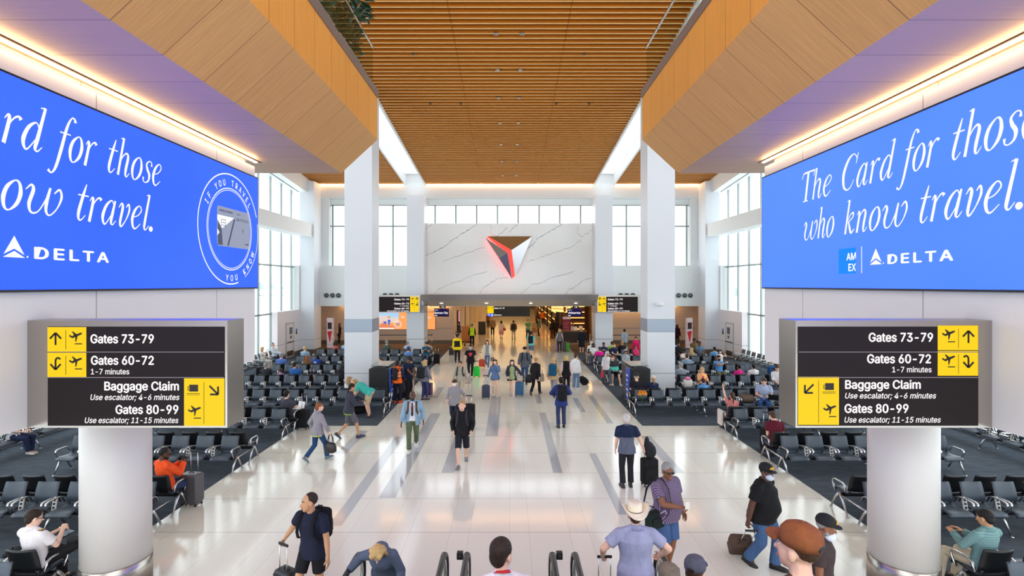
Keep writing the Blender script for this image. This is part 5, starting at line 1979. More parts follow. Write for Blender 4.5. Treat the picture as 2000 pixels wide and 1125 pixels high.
def bmesh_join(me, mb):
    """append loose islands (fingers, eyes) to a mesh, keeping material slots"""
    import bmesh
    bm = bmesh.new()
    bm.from_mesh(me)
    vs = [bm.verts.new(v) for v in mb.v]
    for f_, mi in zip(mb.f, mb.mi):
        try:
            q = bm.faces.new([vs[i] for i in f_])
            q.material_index = mi
            q.smooth = True
        except ValueError:
            pass
    bm.to_mesh(me)
    bm.free()
# ================================================================ LUGGAGE, BAGS AND FURNISHINGS
def plastic(c, r=.4):
    return mat('hard_shell_%d_%d_%d' % tuple(c), c, rough=r, spec=.5)
def suitcase(label, x, d, yaw=0.0, h=.52, w=.36, t=.22, col=(30, 32, 36), grip=.45, tilt=0.0, soft=False, group=None, z=0.0):
    """wheeled case; local -y is its front, the pull handle rises at its back"""
    r = empty('suitcase', (x, d, z), R(yaw), label, 'suitcase', group)
    r.rotation_euler = (R(tilt), 0, R(yaw))
    m = cloth(col) if soft else plastic(col)
    b = MB()
    b.cbox((0, 0, .06 + h / 2), (w / 2, t / 2, h / 2), None, .045)
    if not soft:
        n = max(3, int(w / .055))
        for i in range(n):
            xx = -w / 2 + (i + .5) * w / n
            b.cbox((xx, -t / 2 - .002, .06 + h / 2), (.012, .006, h / 2 - .05))
            b.cbox((xx, t / 2 + .002, .06 + h / 2), (.012, .006, h / 2 - .05))
    b.build('shell', m, r)
    if soft:
        MB().cbox((0, -t / 2 - .015, .06 + h * .38), (w / 2 - .03, .03, h * .28), None, .02).build('front_pocket', m, r)
    for sx in (-1, 1):
        for sy in (-1, 1):
            q = Vector((sx * (w / 2 - .04), sy * (t / 2 - .04), .027))
            MB().cyl(q - Vector((.012, 0, 0)), q + Vector((.012, 0, 0)), .026, seg=10).build('wheel', RUBBER, r)
    MB().tube([(-.06, 0, .06 + h), (-.05, 0, .085 + h), (.05, 0, .085 + h), (.06, 0, .06 + h)], .010, 6).build('top_grip', RUBBER, r)
    if grip > 0:
        g = MB()
        for sx in (-1, 1):
            g.cyl((sx * .085, t / 2 - .05, h), (sx * .085, t / 2 - .05, .06 + h + grip), .008, seg=8)
        g.m = 1
        g.cbox((0, t / 2 - .05, .06 + h + grip), (.105, .014, .018), None, .008)
        g.build('pull_handle', [CHROME, RUBBER], r)
    return r

def backpack(p, label, col, w=.30, h=.44, t=.17, accent=None):
    """pack on a walker's back with two straps over the shoulders"""
    s = p['s']
    base = p['P'] + p['u'] * (.03 * s) - p['f'] * ((.13 + .06) * s * (1 + (p['g'] - 1) * .7))
    M = p['M']
    r = empty('backpack', M @ base, R(p['yaw']), label, 'backpack')
    rot = Matrix((Vector((1, 0, 0)), p['f'], p['u'])).transposed()
    m = cloth(col)
    b = MB()
    b.cbox(rot @ Vector((0, -t * .25, h / 2)) * s, Vector((w / 2, t / 2, h / 2)) * s, rot, .07 * s)
    b.build('pack_body', m, r)
    MB().cbox(rot @ Vector((0, -t * .8, h * .34)) * s, Vector((w * .36, t * .24, h * .24)) * s, rot, .035 * s).build('front_pocket', cloth(accent or col), r)
    MB().tube([rot @ Vector((x_, -.02, z_)) * s for x_, z_ in ((-.04, h), (-.03, h + .04), (.03, h + .04), (.04, h))], .009 * s, 6).build('carry_loop', RUBBER, r)
    P, u, f = p['P'], p['u'], p['f']
    for k in (-1, 1):
        pts = []
        gw = 1 + (p['g'] - 1) * .6
        for dx, df, t_ in ((.09, -.15, .34), (.105, -.10, .48), (.115, -.02, .545), (.115, .08, .50), (.115, .145, .40), (.125, .150, .28), (.155, .09, .17), (.15, -.06, .12), (.11, -.15, .10)):
            pts.append(P + Vector((k * dx * s * gw, 0, 0)) + f * (df * s * gw + p['belly'] * s * math.exp(-((t_ - .13) / .13) ** 2) * (1 if df > 0 else 0)) + u * t_ * s - base)
        MB().tube(pts, .026 * s, 6, flat=.3, side=(1, 0, 0)).build('shoulder_strap', m, r)
    return r

def handbag(label, at, yaw, w=.34, h=.26, t=.14, col=(30, 28, 28), loop=.22, name='handbag', cat='handbag', m=None):
    """bag whose two handles meet at the point `at` (held in a hand or over a shoulder)"""
    at = Vector(at)
    r = empty(name, at - Vector((0, 0, h + loop)), R(yaw), label, cat)
    mm = m or mat('bag_%d_%d_%d' % tuple(col), col, rough=.4, bump=.3, bscale=25)
    b = MB()
    rs = []
    for z_, k, kt in ((0, .80, .9), (.02, .98, 1.0), (h * .5, 1.0, .95), (h * .9, .92, .6), (h, .86, .35)):
        rs.append([Vector((math.copysign(abs(math.cos(a)) ** .5, math.cos(a)) * w / 2 * k, math.copysign(abs(math.sin(a)) ** .6, math.sin(a)) * t / 2 * kt, z_)) for a in [2 * math.pi * i / 24 for i in range(24)]])
    b.rings(rs)
    b.build('bag_body', mm, r)
    for k in (-1, 1):
        pts = [(w * .28 * math.cos(a), k * t * .16 * (1 - math.sin(a)), h * .85 + (loop + h * .13) * math.sin(a)) for a in [math.pi * i / 10 for i in range(11)]]
        MB().tube(pts, .010, 6).build('handle', mm, r)
    return r

def duffel(label, x, d, yaw, z=0.0, L=.5, rr=.15, col=(28, 28, 30), name='duffel_bag', cat='bag'):
    r = empty(name, (x, d, z), R(yaw), label, cat)
    b = MB()
    rs = []
    for k, q in ((-1, .55), (-.94, .9), (-.6, 1), (0, 1.03), (.6, 1), (.94, .9), (1, .55)):
        rs.append([Vector((k * L / 2, rr * q * math.cos(2 * math.pi * i / 16), rr * .88 + rr * .88 * q * math.sin(2 * math.pi * i / 16))) for i in range(16)])
    b.rings(rs)
    m = cloth(col, .6)
    b.build('bag_body', m, r)
    for k in (-1, 1):
        MB().tube([(-L * .2, k * rr * .5, rr * 1.55), (-L * .12, k * rr * .45, rr * 2.1), (L * .12, k * rr * .45, rr * 2.1), (L * .2, k * rr * .5, rr * 1.55)], .011, 6).build('handle', RUBBER, r)
    return r
def slab_thing(name, label, cat, at, size, m, yaw=0, pitch=0, extra=None):
    """phone, tablet, paper: a thin slab with a lit or printed face"""
    r = empty(name, at, R(yaw), label, cat)
    r.rotation_euler = (R(pitch), 0, R(yaw))
    MB().cbox((0, 0, 0), (size[0] / 2, size[1] / 2, size[2] / 2), None, min(size) * .3).build('body', m, r)
    if extra:
        MB().cbox((0, 0, size[2] / 2 + .001), (size[0] * .45, size[1] * .45, .001)).build('display', extra, r)
    return r

# ---- escalators
def escalator(xc, label):
    r = empty('escalator', (xc, 5.9, 0), 0, label, 'escalator', 'escalators rising to the camera')
    K = .577
    top = 5.75                     # run of the incline toward the camera (local -y)
    st = MB()
    n = 14
    for i in range(n):
        st.box(-.5, .5, -(i + 1) * top / n, -i * top / n, (i - .6) * top * K / n if i else 0, (i + 1) * top * K / n)
    st.build('steps', mat('step_metal', (96, 98, 100), rough=.45, metal=.6), r)
    MB().box(-.5, .5, 0, 1.0, 0, .012).build('landing_plate', STEEL, r)
    for s in (-1, 1):
        xs = s * .615
        path = []
        for a in range(-70, 91, 20):
            path.append((xs, 1.35 + .35 * math.cos(R(a)), .65 + .35 * math.sin(R(a))))
        path += [(xs, 1.0, 1.0), (xs, .45, 1.0), (xs, .15, 1.04), (xs, -.15, 1.15), (xs, -.6, 1.0 + .6 * K + .04), (xs, -top, 1.0 + top * K)]
        MB().tube(path, .042, 10, flat=.62, side=(1, 0, 0)).build('handrail', mat('handrail_black', (34, 34, 37), rough=.35, spec=.5), r)
        tr = [(p[0], p[1] - (.05 if p[1] > 1.2 else 0), p[2] - (.055 if p[2] > .6 else -.03)) for p in path]
        MB().tube(tr, .018, 8).build('rail_trim', CHROME, r)
        g = MB()
        poly = [(1.55, .3), (1.62, .65), (1.55, .85), (1.35, .95), (.3, .95), (-.1, 1.05), (-top, .95 + top * K), (-top, .3 + top * K), (-.1, .32), (.3, .28)]
        g.prism(poly, 0, xs - .006, xs + .006)
        g.build('balustrade_glass', GUARD, r)
        k = MB()
        k.prism([(1.65, 0), (1.65, .3), (.2, .3), (-.1, .34), (-top, .32 + top * K), (-top, top * K - .1), (.2, 0)], 0, xs - .07, xs + .07)
        k.build('skirt_panel', STEEL, r)
    return r
escalator(-1.555, 'left escalator, used by the stooping blond woman')
escalator(0.0, 'middle escalator, with a man wearing a red lanyard')
escalator(1.555, 'right escalator, where the cowboy-hatted man holds the rail')
for x, lab in ((-.72, 'small black sensor box on the middle escalator, left rail'), (.72, 'small black sensor box on the right escalator, left rail')):
    b = MB().cbox((0, 0, 0), (.045, .04, .05), None, .008)
    b.m = 1
    b.cyl((0, -.04, 0), (0, -.048, 0), .022)
    tag(b.build('sensor_box', [BLACK, DARK], None, (x, 7.42, .93)), lab, 'sensor box')

# ---- arched dark kiosks by the pillars
def kiosk(s, label):
    r = empty('charging_kiosk', (s * 5.3, 21.5, 0), 0, label, 'kiosk', 'arched kiosks beside the square pillars')
    b = MB()
    pr = [(-.42, .08)] + [(-.42 * math.cos(R(a)) if False else -.42 + .84 * i / 12, 1.42 + .13 * math.sin(math.pi * i / 12)) for i, a in enumerate(range(13))] + [(.42, .08)]
    b.prism(pr[::-1], 1, -.7, .7)
    b.build('cabinet', mat('kiosk_black', (32, 33, 36), rough=.4), r)
    b = MB()
    b.prism([(-.36, .2)] + [(-.36 + .72 * i / 12, 1.36 + .10 * math.sin(math.pi * i / 12)) for i in range(13)] + [(.36, .2)], 1, -.715, -.70)
    b.build('front_panel', mat('kiosk_panel', (22, 23, 26), rough=.6), r)
    MB().box(-.36, .36, -.62, .62, 1.52, 1.56).build('glass_top', mat('kiosk_top', (150, 160, 162), rough=.2, metal=.3), r)
    MB().box(-.36, .36, -.6, .6, 0, .08).build('plinth', STEEL, r)
    x0, x1 = (.42, .47) if s < 0 else (-.47, -.42)
    bn = MB().box(x0, x1, -.75, -.15, .12, 1.42).build('blue_banner', mat('banner_blue', (34, 72, 170), rough=.5), r)
    w = MB()
    for k, (a, q) in enumerate(((.30, .10), (.52, .16), (.72, .06), (.9, .12), (1.1, .18))):
        e_ = .475 * (1 if s < 0 else -1)
        w.box(min(e_, e_ * 1.01), max(e_, e_ * 1.01), -.45 - q, -.45 + q, a, a + .06)
    w.build('banner_marks', mat('banner_white', (230, 234, 240)), bn)
    MB().tube([(x0 - .03, -.78, .06), (x1 + .05, -.4, .06), (x0 - .03, -.1, .06)], .025, 6).build('foot_rail', CHROME, r)
    return r
kiosk(-1, 'dark arched kiosk beside the left square pillar, workers standing at it')
kiosk(1, 'dark arched kiosk with a blue banner beside the right square pillar')
r = empty('cleaning_cart', (-4.52, 22.5, 0), 0, 'low silver and black cart between the two workers at the kiosk', 'cart')
MB().box(-.28, .28, -.25, .25, .12, .72).build('bin_body', STEEL, r)
MB().box(-.31, .31, -.28, .28, .72, .92).build('tray', mat('tray_black', (30, 28, 30), rough=.5), r)
for sx in (-1, 1):
    for sy in (-1, 1):
        MB().cyl((sx * .2 - .02, sy * .2, .06), (sx * .2 + .02, sy * .2, .06), .06).build('wheel', RUBBER, r)

# ---- gate desks, belts, shop front
for s in (-1, 1):
    nm = 'left' if s < 0 else 'right'
    r = empty('boarding_kiosk', (s * 13.75, 39.3, 0), R(25 * s), 'tall white boarding kiosk with red triangle mark at the %s gate' % nm, 'kiosk', 'boarding kiosks')
    MB().box(-.3, .3, -.08, .08, 0, 2.3).build('tower', mat('kiosk_white', (232, 224, 230), rough=.35), r)
    MB().box(-.2, .2, -.10, -.085, 1.45, 1.95).build('display', mat('kiosk_screen', (54, 40, 52), rough=.3), r)
    b = MB(); flat(b, [(-.25, 1.25), (.02, .35), (.22, 1.32)], -.09); b.build('red_triangle', mat('tri_red', (206, 30, 48)), r)
    b = MB()
    for i in range(4):
        for j in range(5):
            flat(b, [(-.26 + i * .14, .2 + j * .42), (-.20 + i * .14, .38 + j * .42), (-.14 + i * .14, .2 + j * .42)], -.083)
    b.build('pattern', mat('tri_grey', (206, 190, 204)), r)
    b = MB(); b.box(-.1, .1, -.02, .02, 0, 1.05)
    r = empty('belt_barrier', (s * (5.95 if s < 0 else 9.0), 39.2, 0), 0, 'retractable belt barrier post in the %s gate lounge' % nm, 'barrier', 'belt barriers')
    MB().cyl((0, 0, 0), (0, 0, .02), .16, seg=20).build('base', CHROME, r)
    MB().cyl((0, 0, .02), (0, 0, 1.0), .03).build('post', CHROME, r)
    MB().cyl((0, 0, 1.0), (0, 0, 1.08), .035).build('post_head', BLACK, r)
    MB().box(min(0, -s * -4.0) if s < 0 else -2.4, 0 if s < 0 else 2.2, -.004, .004, .96, 1.02).build('belt', mat('belt_navy', (36, 36, 48)), r)
r = empty('belt_barrier', (6.05, 38.6, 0), 0, 'silver belt barrier post beside the right shop counter', 'barrier')
MB().cyl((0, 0, 0), (0, 0, .02), .16, seg=20).build('base', CHROME, r)
MB().cyl((0, 0, .02), (0, 0, 1.15), .035).build('post', CHROME, r)
MB().cyl((0, 0, 1.15), (0, 0, 1.25), .04).build('post_head', mat('post_red', (190, 60, 60)), r)

# restaurant counter on the right of the concourse
BRN = mat('counter_brown', (84, 62, 44), rough=.5)
WARM = emit('shelf_glow', (255, 176, 80), 1.6)
r = empty('shop_counter', (5.35, 42.6, 0), 0, 'dark wood shop counter under the Atlanta gate screen, boxes on top', 'counter')
MB().box(-1.0, 1.0, -.35, .35, 0, 1.0).build('counter_base', BRN, r)
MB().box(-1.05, 1.05, -.42, .42, 1.0, 1.06).build('counter_top', mat('counter_top_wood', (150, 112, 70), rough=.3), r)
MB().box(-1.02, 1.02, -.36, -.352, .1, .9).build('front_panel', mat('counter_dark', (40, 32, 28), rough=.4), r)
for i, (x, c) in enumerate(((-.55, (226, 220, 214)), (-.2, (206, 200, 196)), (.1, (236, 232, 226)), (.55, (240, 238, 234)))):
    b = MB().box(-.14, .14, -.14, .14, 0, .30 + .05 * (i % 2))
    tag(b.build('carton', mat('carton_%d' % i, c, rough=.7), None, (5.35 + x, 42.55, 1.06)), 'pale carton on the dark shop counter', 'carton', 'cartons on the shop counter')
r = empty('bottle_shelf', (5.55, 43.9, 0), 0, 'tall brown shelf glowing amber behind the shop counter', 'shelf')
MB().box(-.9, .9, 0, .3, 0, 3.4).build('back_panel', mat('shelf_brown', (110, 66, 30), rough=.6, noise=.5, nscale=9), r)
for k in range(6):
    MB().box(-.85, .85, -.2, 0, .5 + k * .48, .54 + k * .48).build('shelf_board', BRN, r)
    MB().box(-.85, .85, -.02, -.01, .55 + k * .48, .60 + k * .48).build('shelf_light', WARM, r)
r = empty('menu_board', (4.72, 42.35, 0), 0, 'upright maroon menu board beside the shop counter', 'menu board')
MB().box(-.34, .34, -.05, .05, .3, 2.2).build('board', mat('menu_maroon', (120, 24, 56), rough=.5), r)
MB().box(-.34, .34, -.052, -.05, 2.0, 2.2).build('board_header', mat('menu_header', (214, 200, 220), rough=.5), r)
b = MB()
for k in range(7):
    b.box(-.26, .2 - .05 * (k % 3), -.056, -.052, .6 + k * .18, .64 + k * .18)
b.build('menu_lines', mat('menu_line', (200, 120, 140)), r)
MB().cyl((0, 0, 0), (0, 0, .3), .05).build('stand', DARK, r)
r = empty('shop_sign', (4.45, 44.6, 2.75), R(-58), 'slanting amber shop sign above the right concourse wall', 'sign')
MB().box(-1.3, 1.3, -.06, .06, -.28, .28).build('sign_box', emit('shop_amber', (255, 190, 110), .55), r)
b = MB()
for k in range(22):
    rect(b, -1.15 + k * .105, -1.09 + k * .105, -.07, .07 - .05 * (k % 3 == 1), -.07)
b.build('sign_marks', mat('shop_mark', (190, 110, 50)), r)
r = empty('poster_case', (-4.52, 45.0, 0), R(90), 'tall pink lit poster on the left concourse wall', 'poster')
MB().box(-.45, .45, -.06, .06, .5, 2.6).build('case', DARK, r)
b = MB(); rect(b, -.4, .4, .55, 2.55, -.065); b.build('lit_poster', emit('poster_pink', (244, 150, 190), ES), r)
r = empty('planter_box', (-2.7, 50.0, 0), 0, 'dark upright box standing in the left half of the concourse', 'planter')
MB().box(-.35, .35, -.3, .3, .04, 1.25).build('box', mat('planter_dark', (44, 36, 32), rough=.5), r)
MB().box(-.3, .3, -.25, .25, 0, .04).build('plinth', DARK, r)
r = empty('luggage_trolley', (-3.35, 41.0, 0), R(20), 'orange and brown passenger trolley at the left of the concourse', 'trolley')
MB().box(-.4, .4, -.5, .5, .22, .3).build('platform', mat('trolley_brown', (90, 62, 42)), r)
MB().box(-.38, .38, .38, .46, .3, 1.5).build('back_panel', mat('trolley_orange', (214, 130, 60)), r)
MB().tube([(-.4, .5, .3), (-.4, .52, 1.6), (.4, .52, 1.6), (.4, .5, .3)], .025, 6).build('frame', CHROME, r)
for sx in (-1, 1):
    for sy in (-1, 1):
        MB().cyl((sx * .36 - .03, sy * .38, .11), (sx * .36 + .03, sy * .38, .11), .11).build('wheel', RUBBER, r)

# ---- mezzanine planting on the left
LEAF = mat('leaf_green', (58, 84, 44), rough=.5, noise=.4, nscale=3)
LEAFD = mat('leaf_dark', (34, 62, 34), rough=.35, noise=.3, nscale=4)
def leaves(mb, c, n, spread, size, up=.5):
    for i in range(n):
        a = random.uniform(0, 6.283)
        v = Vector((math.cos(a) * random.uniform(.2, 1) * spread[0], math.sin(a) * random.uniform(.2, 1) * spread[1], random.uniform(0, 1) * spread[2]))
        o = Vector(c) + v
        d = Vector((math.cos(a), math.sin(a), random.uniform(-.3, up + .5))).normalized()
        w = d.cross(Vector((0, 0, 1)))
        if w.length < .1:
            continue
        w.normalize()
        n_ = w.cross(d)
        L = size * random.uniform(.7, 1.2)
        pts = [o, o + d * L * .35 + w * L * .22 + n_ * .02, o + d * L * .75 + w * L * .17, o + d * L - n_ * L * .12, o + d * L * .75 - w * L * .17, o + d * L * .35 - w * L * .22 + n_ * .02, o + d * L * .5 - n_ * L * .05]
        mb.add(pts, [(0, 1, 6), (1, 2, 6), (2, 3, 6), (3, 4, 6), (4, 5, 6), (5, 0, 6)])
for i, (y, lab) in enumerate(((7.6, 'nearest long planter of feathery greenery behind the left mezzanine glass'), (9.6, 'middle planter of loose greenery behind the left mezzanine glass'), (11.6, 'farthest planter with a glossy rubber plant behind the left mezzanine glass'))):
    r = empty('planter', (-3.86, y, Z2 + .01), 0, lab, 'planter', 'mezzanine planters')
    MB().cbox((0, 0, .25), (.30, .80, .25), None, .05).build('trough', mat('planter_grey', (168, 166, 160), rough=.6), r)
    b = MB()
    leaves(b, (.06, -.38, .5), 190, (.24, .36, 1.0), .22)
    leaves(b, (.06, .38, .5), 190, (.24, .36, .9), .22)
    b.build('foliage', LEAF, r)
    if i == 2:
        b = MB()
        for k in range(4):
            b.tube([(.1, .55, .45), (.14 + .02 * k, .66 + .06 * k, 1.1), (.18, .70 + .09 * k, 1.7 + .1 * k)], .014, 6)
        b.build('stem', mat('stem_brown', (96, 76, 52)), r)
        b = MB()
        leaves(b, (.17, .86, 1.5), 70, (.16, .26, .75), .28, .2)
        b.build('glossy_leaves', LEAFD, r)

# ---- sunflowers in a vase on the first seat of the right-hand row
xs, ds, _ = seat_at(1, 3, 'f', 1243)
r = empty('flower_vase', (xs, ds - .03, .452), 0, 'glass vase of orange sunflowers standing on the first right-hand seat', 'vase')
MB().lathe([(.05, 0), (.055, .02), (.05, .1), (.075, .24), (.072, .245), (.047, .1), (.045, .02), (.001, .02)], seg=20).build('glass_vase', GUARD, r)
st = MB()
heads = []
for k in range(6):
    a = k * 1.05
    tip = Vector((.11 * math.cos(a), .06 * math.sin(a), .34 + .03 * (k % 3)))
    st.tube([(0, 0, .03), (tip.x * .4, tip.y * .4, .2), tip], .006, 5)
    heads.append(tip)
st.build('stems', mat('stem_green', (96, 140, 70)), r)
for tip in heads:
    h_ = MB()
    for i in range(14):
        a = 2 * math.pi * i / 14
        d_ = Vector((math.cos(a), -.35, math.sin(a) * .8)).normalized()
        w_ = Vector((-math.sin(a), 0, math.cos(a))) * .016
        h_.add([tip + d_ * .02 - w_ * .6, tip + d_ * .05 - w_, tip + d_ * .085, tip + d_ * .05 + w_, tip + d_ * .02 + w_ * .6], [(0, 1, 2, 3, 4)])
    h_.m = 1
    h_.ell(tip, (.03, .016, .03), None, 10, 6)
    h_.build('sunflower_head', [mat('petal_orange', (244, 150, 20)), mat('seed_brown', (80, 44, 20))], r)

# ---- outside: an airliner tail and a pale line of trees
r = empty('airliner', (-142, 320, -4.0), R(75), 'parked airliner with a red and blue tail outside the left windows', 'aeroplane')
b = MB(); rs = []
for y, q, z in ((-16, .25, 4.6), (-12, 1.2, 4.4), (-6, 1.9, 4), (10, 2, 4), (16, 1.7, 3.9), (19, .5, 3.6)):
    rs.append([Vector((q * math.cos(2 * math.pi * i / 16), y, z + q * math.sin(2 * math.pi * i / 16))) for i in range(16)])
b.rings(rs); b.build('fuselage', mat('jet_white', (226, 228, 230), rough=.4), r)
b = MB(); b.prism([(-16.5, 5), (-17.5, 11), (-15, 11), (-10.5, 5.6)], 0, -.2, .2); fin = b.build('tail_fin', mat('fin_navy', (70, 84, 150), rough=.4), r)
b = MB(); b.prism([(-16.6, 6), (-17.1, 9), (-14.2, 8.0), (-12.6, 6)], 0, -.23, .23); b.build('fin_marking', mat('fin_red', (206, 70, 72)), fin)
b = MB(); b.add([(-14, -2, 3.4), (14, -2, 3.4), (2, 5, 3.2), (-2, 5, 3.2)], [(0, 1, 2, 3)]); b.add([(-14, -2, 3.7), (14, -2, 3.7), (2, 5, 3.9), (-2, 5, 3.9)], [(0, 1, 2, 3)]); b.build('wing', mat('jet_white', (226, 228, 230)), r)
b = MB()
random.seed(3)
for k in range(60):
    side = -1 if k % 2 else 1
    b.ell((side * random.uniform(120, 330), random.uniform(380, 450), random.uniform(-3, 1)), (random.uniform(6, 12), 6, random.uniform(5, 9)), None, 9, 6)
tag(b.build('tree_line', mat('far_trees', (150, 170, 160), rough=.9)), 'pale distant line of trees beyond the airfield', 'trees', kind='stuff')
# ================================================================ WHO IS WHERE
random.seed(11)
def at_foot(px, py):
    return fp(px, py)
def stand(label, px, py, yaw, **k):
    x, d = fp(px, py)
    return person(label, x, d, yaw, **k)
def sit(s, row, rowk, px, label, dyaw=0, **k):
    x, d, yw = seat_at(s, rowk, row, px)
    back = -.06 if row == 'f' else .06          # sitters slide toward the backrest
    return person(label, x, d + (.06 if row == 'f' else -.06) * 0 , yw + dyaw, pose='sit', **k)
def phone(p, label, side='R', up=.05):
    q = p[side] + Vector((0, 0, up))
    return slab_thing('phone', label, 'phone', q, (.075, .15, .012), BLACK, p['yaw'], -35, mat('phone_glass', (60, 70, 90), rough=.1))

# ---- foreground, near the escalators
p1 = person('young man in navy T-shirt and black shorts, pulling a case, bottom left', -2.93, 7.6, 165, 1.85, pose='walk', hair=('buzz', 'dkbrown'), skin='tan', lead='R',
            top=('tee', (32, 35, 54)), bot=('shorts', (28, 27, 32)), head=(-42, 0), Rr=(.50, -.06, .93), L=(-.29, .05, .80), curl={1: 1.2, -1: .4})
backpack(p1, 'black backpack on the young man in navy T-shirt', (22, 22, 26))
suitcase('black cabin case with lime tag pulled by the young man in navy', -3.36, 7.72, 150, .50, .36, .22, (34, 36, 40), .40)
p2 = person('stooping blond woman in blue-grey hooded jacket holding the escalator rail', -1.72, 7.1, 180, 1.70, pose='stand', lean=34, hz=.90, fem=True, skin='fair', hair=('wavy', 'blond'),
            top=('hoodie', (88, 98, 118)), bot=('pants', (56, 60, 72)), head=(0, 58), Rr=(.46, .22, 1.03), L=(-.27, .30, .80), hood=True, curl=1.0)
p3 = person('man in white shirt with red lanyard on the middle escalator, back turned', -.06, 4.2, 6, 1.78, z=.99, skin='light', hair=('short', 'dkbrown'), top=('polo', (232, 226, 230)), bot=('pants', (40, 42, 50)), head=(-40, 6))
lb = MB()
_P = [p3['neck'] + Vector((sx * .075, oy, oz)) for sx, oy, oz in ((-1, .10, -.20), (-1.05, .05, -.03), (-.72, -.06, .035), (0, -.085, .045), (.72, -.06, .035), (1.05, .05, -.03), (1, .10, -.20))]
lb.tube(_P, .013, 6, flat=.35)
lb.build('lanyard', mat('lanyard_red', (204, 28, 38), rough=.6), p3['root'])
p4 = person('man in cream cowboy hat and lavender shirt, seen from behind at the escalator', 1.72, 7.0, 0, 1.84, g=1.26, skin='light', hair=('short', 'brown'), hat=('cowboy',),
            top=('polo', (160, 162, 190)), bot=('pants', (104, 106, 108)), L=(-.40, .16, 1.0), Rr=(.36, .14, 1.02), curl=1.1, el={-1: (-1, -.6, -.2), 1: (1, -.6, -.2)})
suitcase('black case whose tall handle the cowboy-hatted man grips', 1.34, 7.16, 0, .52, .38, .24, (26, 26, 28), .43)
p5 = person('heavy man in purple checked shirt and denim shorts holding a white card', 2.66, 8.75, 212, 1.84, g=1.48, belly=.12, skin='brown', hair=('short', 'grey'), shades=True,
            top=('tee', plaid('purple_check', (100, 78, 112), (66, 48, 80), (178, 166, 186), 44.0)), bot=('long_shorts', (70, 96, 140)), shoe=(60, 66, 62), head=(-20, 4),
            Rr=(.10, .38, 1.16), L=(-.36, .06, .86), curl={1: 1.2, -1: .4}, el={1: (1, -.4, -.5)})
slab_thing('boarding_card', 'white card in the hand of the man in the purple checked shirt', 'card', p5['R'] + Vector((.03, -.03, .05)), (.09, .006, .12), mat('card_white', (236, 232, 224)), 200)
r = empty('shoulder_bag', (2.42, 8.55, .78), R(214), 'dark green shoulder bag hanging at the hip of the man in purple check', 'bag')
MB().cbox((0, 0, .15), (.19, .07, .15), None, .05).build('bag_body', cloth((34, 44, 40)), r)
MB().cbox((0, .075, .12), (.14, .02, .09), None, .015).build('front_pocket', cloth((30, 38, 36)), r)
_iM = (Matrix.Translation((2.42, 8.55, .78)) @ Matrix.Rotation(R(214), 4, 'Z')).inverted()
def _wl(v):
    return _iM @ (p5['M'] @ Vector(v))
MB().tube([(.12, .05, .28), _wl((.26, .29, 1.08)), _wl((.19, .285, 1.28)), _wl((.14, .19, 1.46)), _wl((.125, .04, 1.575)), _wl((.13, -.10, 1.55)), _wl((.19, -.24, 1.34)), _wl((.29, -.22, 1.10)), (-.12, .05, .28)], .024, 6, flat=.3).build('bag_strap', RUBBER, r)
p6 = person('heavy man in black polo, jeans, black cap and white mask, pulling a brown bag', 4.34, 8.8, 222, 1.84, pose='walk', g=1.48, belly=.12, skin='dark', hair=('buzz', 'black'), lead='L',
            hat=('cap', (24, 24, 28), 1), mask=((206, 214, 230),), top=('polo', (28, 28, 30)), bot=('pants', (68, 96, 136)), shoe=(22, 22, 24), Rr=(.34, -.08, .82), curl=1.0, head=(-18, 0),
            feet={-1: (-.09, .16, .08, R(5)), 1: (.08, -.20, .10, R(-16))})
suitcase('brown soft wheeled bag tilted behind the man in black polo', 4.15, 9.35, 174, .40, .36, .24, (92, 72, 62), .55, -42, True)
p7 = person('man in dark T-shirt with black cap, mask under his chin, by the right column', 4.10, 6.75, 235, 1.84, g=1.15, skin='brown', hair=('buzz', 'grey', 'beard'), hat=('cap', (24, 23, 26), 1), mask=((214, 224, 234), 'chin'),
            top=('tee', (66, 54, 54)), bot=('pants', (48, 50, 58)), head=(10, 10))
p8 = person('nearest person, in a rust-orange cap, seen from behind at bottom right', 1.58, 2.76, 4, 1.74, z=1.81, skin='light', hair=('buzz', 'brown'), hat=('cap', (134, 74, 36)), top=('tee', (92, 70, 58)), bot=('pants', (50, 50, 60)), head=(32, -4))
p9 = person('person in a blue-grey cap on the right escalator, only the cap showing', 1.66, 4.55, -10, 1.64, z=.78, skin='light', hair=('short', 'brown'), hat=('cap', (84, 84, 98)), top=('tee', (120, 110, 110)), bot=('pants', (60, 60, 70)), head=(-30, 0))
p10 = person('person in an olive cap low on the right escalator, beside the blue-grey cap', 1.27, 4.05, 0, 1.56, z=1.07, fem=True, skin='light', hair=('short', 'brown'), hat=('cap', (120, 108, 92)), top=('tee', (140, 130, 120)), bot=('pants', (60, 60, 70)))

